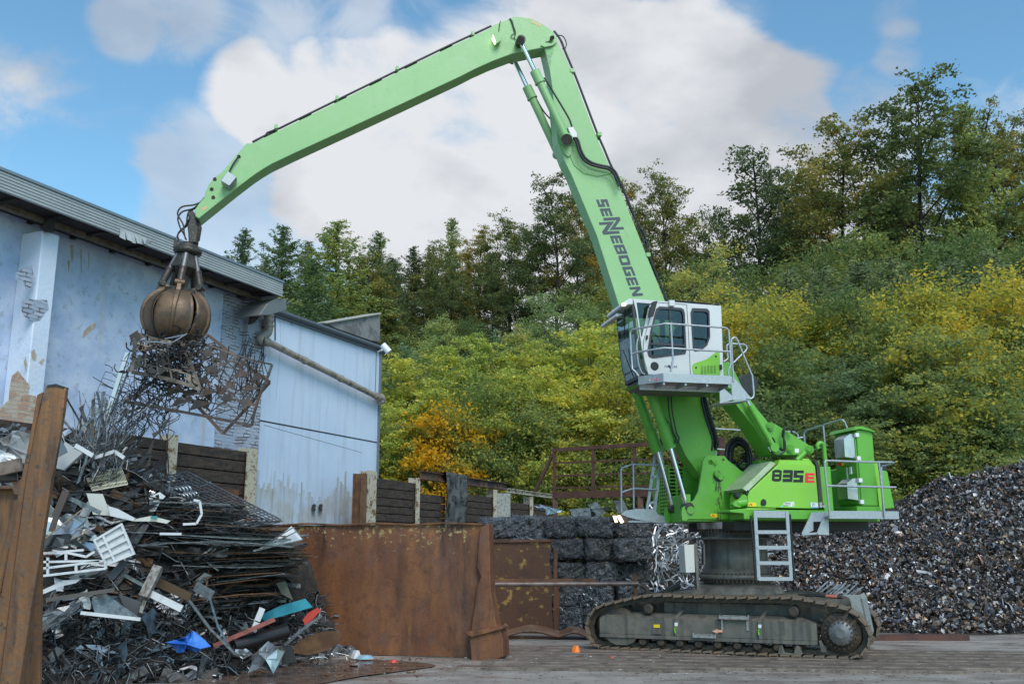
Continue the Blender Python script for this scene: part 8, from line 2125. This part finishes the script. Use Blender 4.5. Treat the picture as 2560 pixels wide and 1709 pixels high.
for i, t in enumerate(TREES): by.setdefault(t[0], []).append(i)
ORD = ['first', 'second', 'third', 'fourth', 'fifth', 'sixth', 'seventh', 'eighth', 'ninth', 'tenth', 'eleventh', 'twelfth', 'thirteenth', 'fourteenth', 'fifteenth', 'sixteenth', 'seventeenth', 'eighteenth', 'nineteenth', 'twentieth']
def ordn(n):
    if n < 20: return ORD[n]
    tens = {2: 'twenty', 3: 'thirty', 4: 'forty', 5: 'fifty'}; t_, u_ = divmod(n + 1, 10)
    if u_ == 0: return {3: 'thirtieth', 4: 'fortieth', 5: 'fiftieth'}[t_]
    return tens[t_] + '-' + ORD[u_ - 1]
WHERE = [(700, 'above the ribbed roof'), (940, 'behind the blue extension'), (1390, 'left of the boom'), (1560, 'just left of the cab'), (1830, 'behind the cab'), (2120, 'above the engine panels'), (2330, 'above the switch cabinet'), (9999, 'towards the right edge')]
for kind, ids in by.items():
    nm, desc, cat, grp = NAMES[kind]
    # counted from the left within its own stretch of the slope
    buckets = {}
    for i in ids:
        px = TREES[i][1]; w = next(w for lim, w in WHERE if px < lim); buckets.setdefault(w, []).append(i)
    for w, lst in buckets.items():
        lst.sort(key=lambda i: TREES[i][1])
        for n, i in enumerate(lst):
            _, px, Y, top, var, wide = TREES[i]
            rr = ray(px, 1368); x = rr.x / rr.y * Y; z = terrain_z(x, Y)
            dtop = ray(px, top); ztop = CAM_Z + dtop.z / dtop.y * Y
            hgt = max(ztop - z, 2.5)
            tm, cm = KINDS[kind][var % len(KINDS[kind])]
            root = thing(nm, (x, Y, z), None, None)
            lab = ('only ' if len(lst) == 1 else ordn(n) + ' from left of the ') + desc + ('' if len(lst) == 1 else 's') + ' ' + w
            tag(root, lab, cat, grp)
            s_ = hgt / KH[kind]; sw = s_ ** .75 * wide * (1.0 if kind in ('beech', 'thin', 'spruce') else 1.1)
            root.rotation_euler = (0, 0, (i * 2.399) % 6.28)
            for pn, me in (('trunk', tm), ('crown', cm)):
                o = bpy.data.objects.new(pn, me); COL.objects.link(o); o.parent = root; o.scale = (sw, sw, s_)
# low undergrowth that hides the foot of the slope
def growth(name, x0, x1, y0, y1, n, hmax, lm, sz, seed):
    rng = np.random.default_rng(seed)
    cx_ = rng.uniform(x0, x1, n // 60); cy_ = rng.uniform(y0, y1, n // 60); k = rng.integers(0, n // 60, n)
    x = cx_[k] + rng.normal(0, .5, n); y = cy_[k] + rng.normal(0, .5, n); hz = hmax * rng.random(n // 60)[k] * rng.random(n) ** .6
    z = np.array([terrain_z(a, b) for a, b in zip(x, y)]) + hz
    v, q = leaf_quads(rng, np.stack([x, y, z], 1), sz, .5)
    o = place(name, npmesh(name, v, q, lm)); return tag(o, kind='stuff')
tag(growth('undergrowth', -9, 34, 41.5, 60, 30000, 1.3, L_GRN, .13, 5), 'dense green undergrowth covering the foot of the wooded slope', 'undergrowth')
tag(growth('forest_undergrowth', -32, 55, 60, 92, 24000, 2.0, L_DARK, .28, 6), 'dark brush between the tree trunks higher up the slope', 'undergrowth')
print('objects', len(bpy.data.objects))
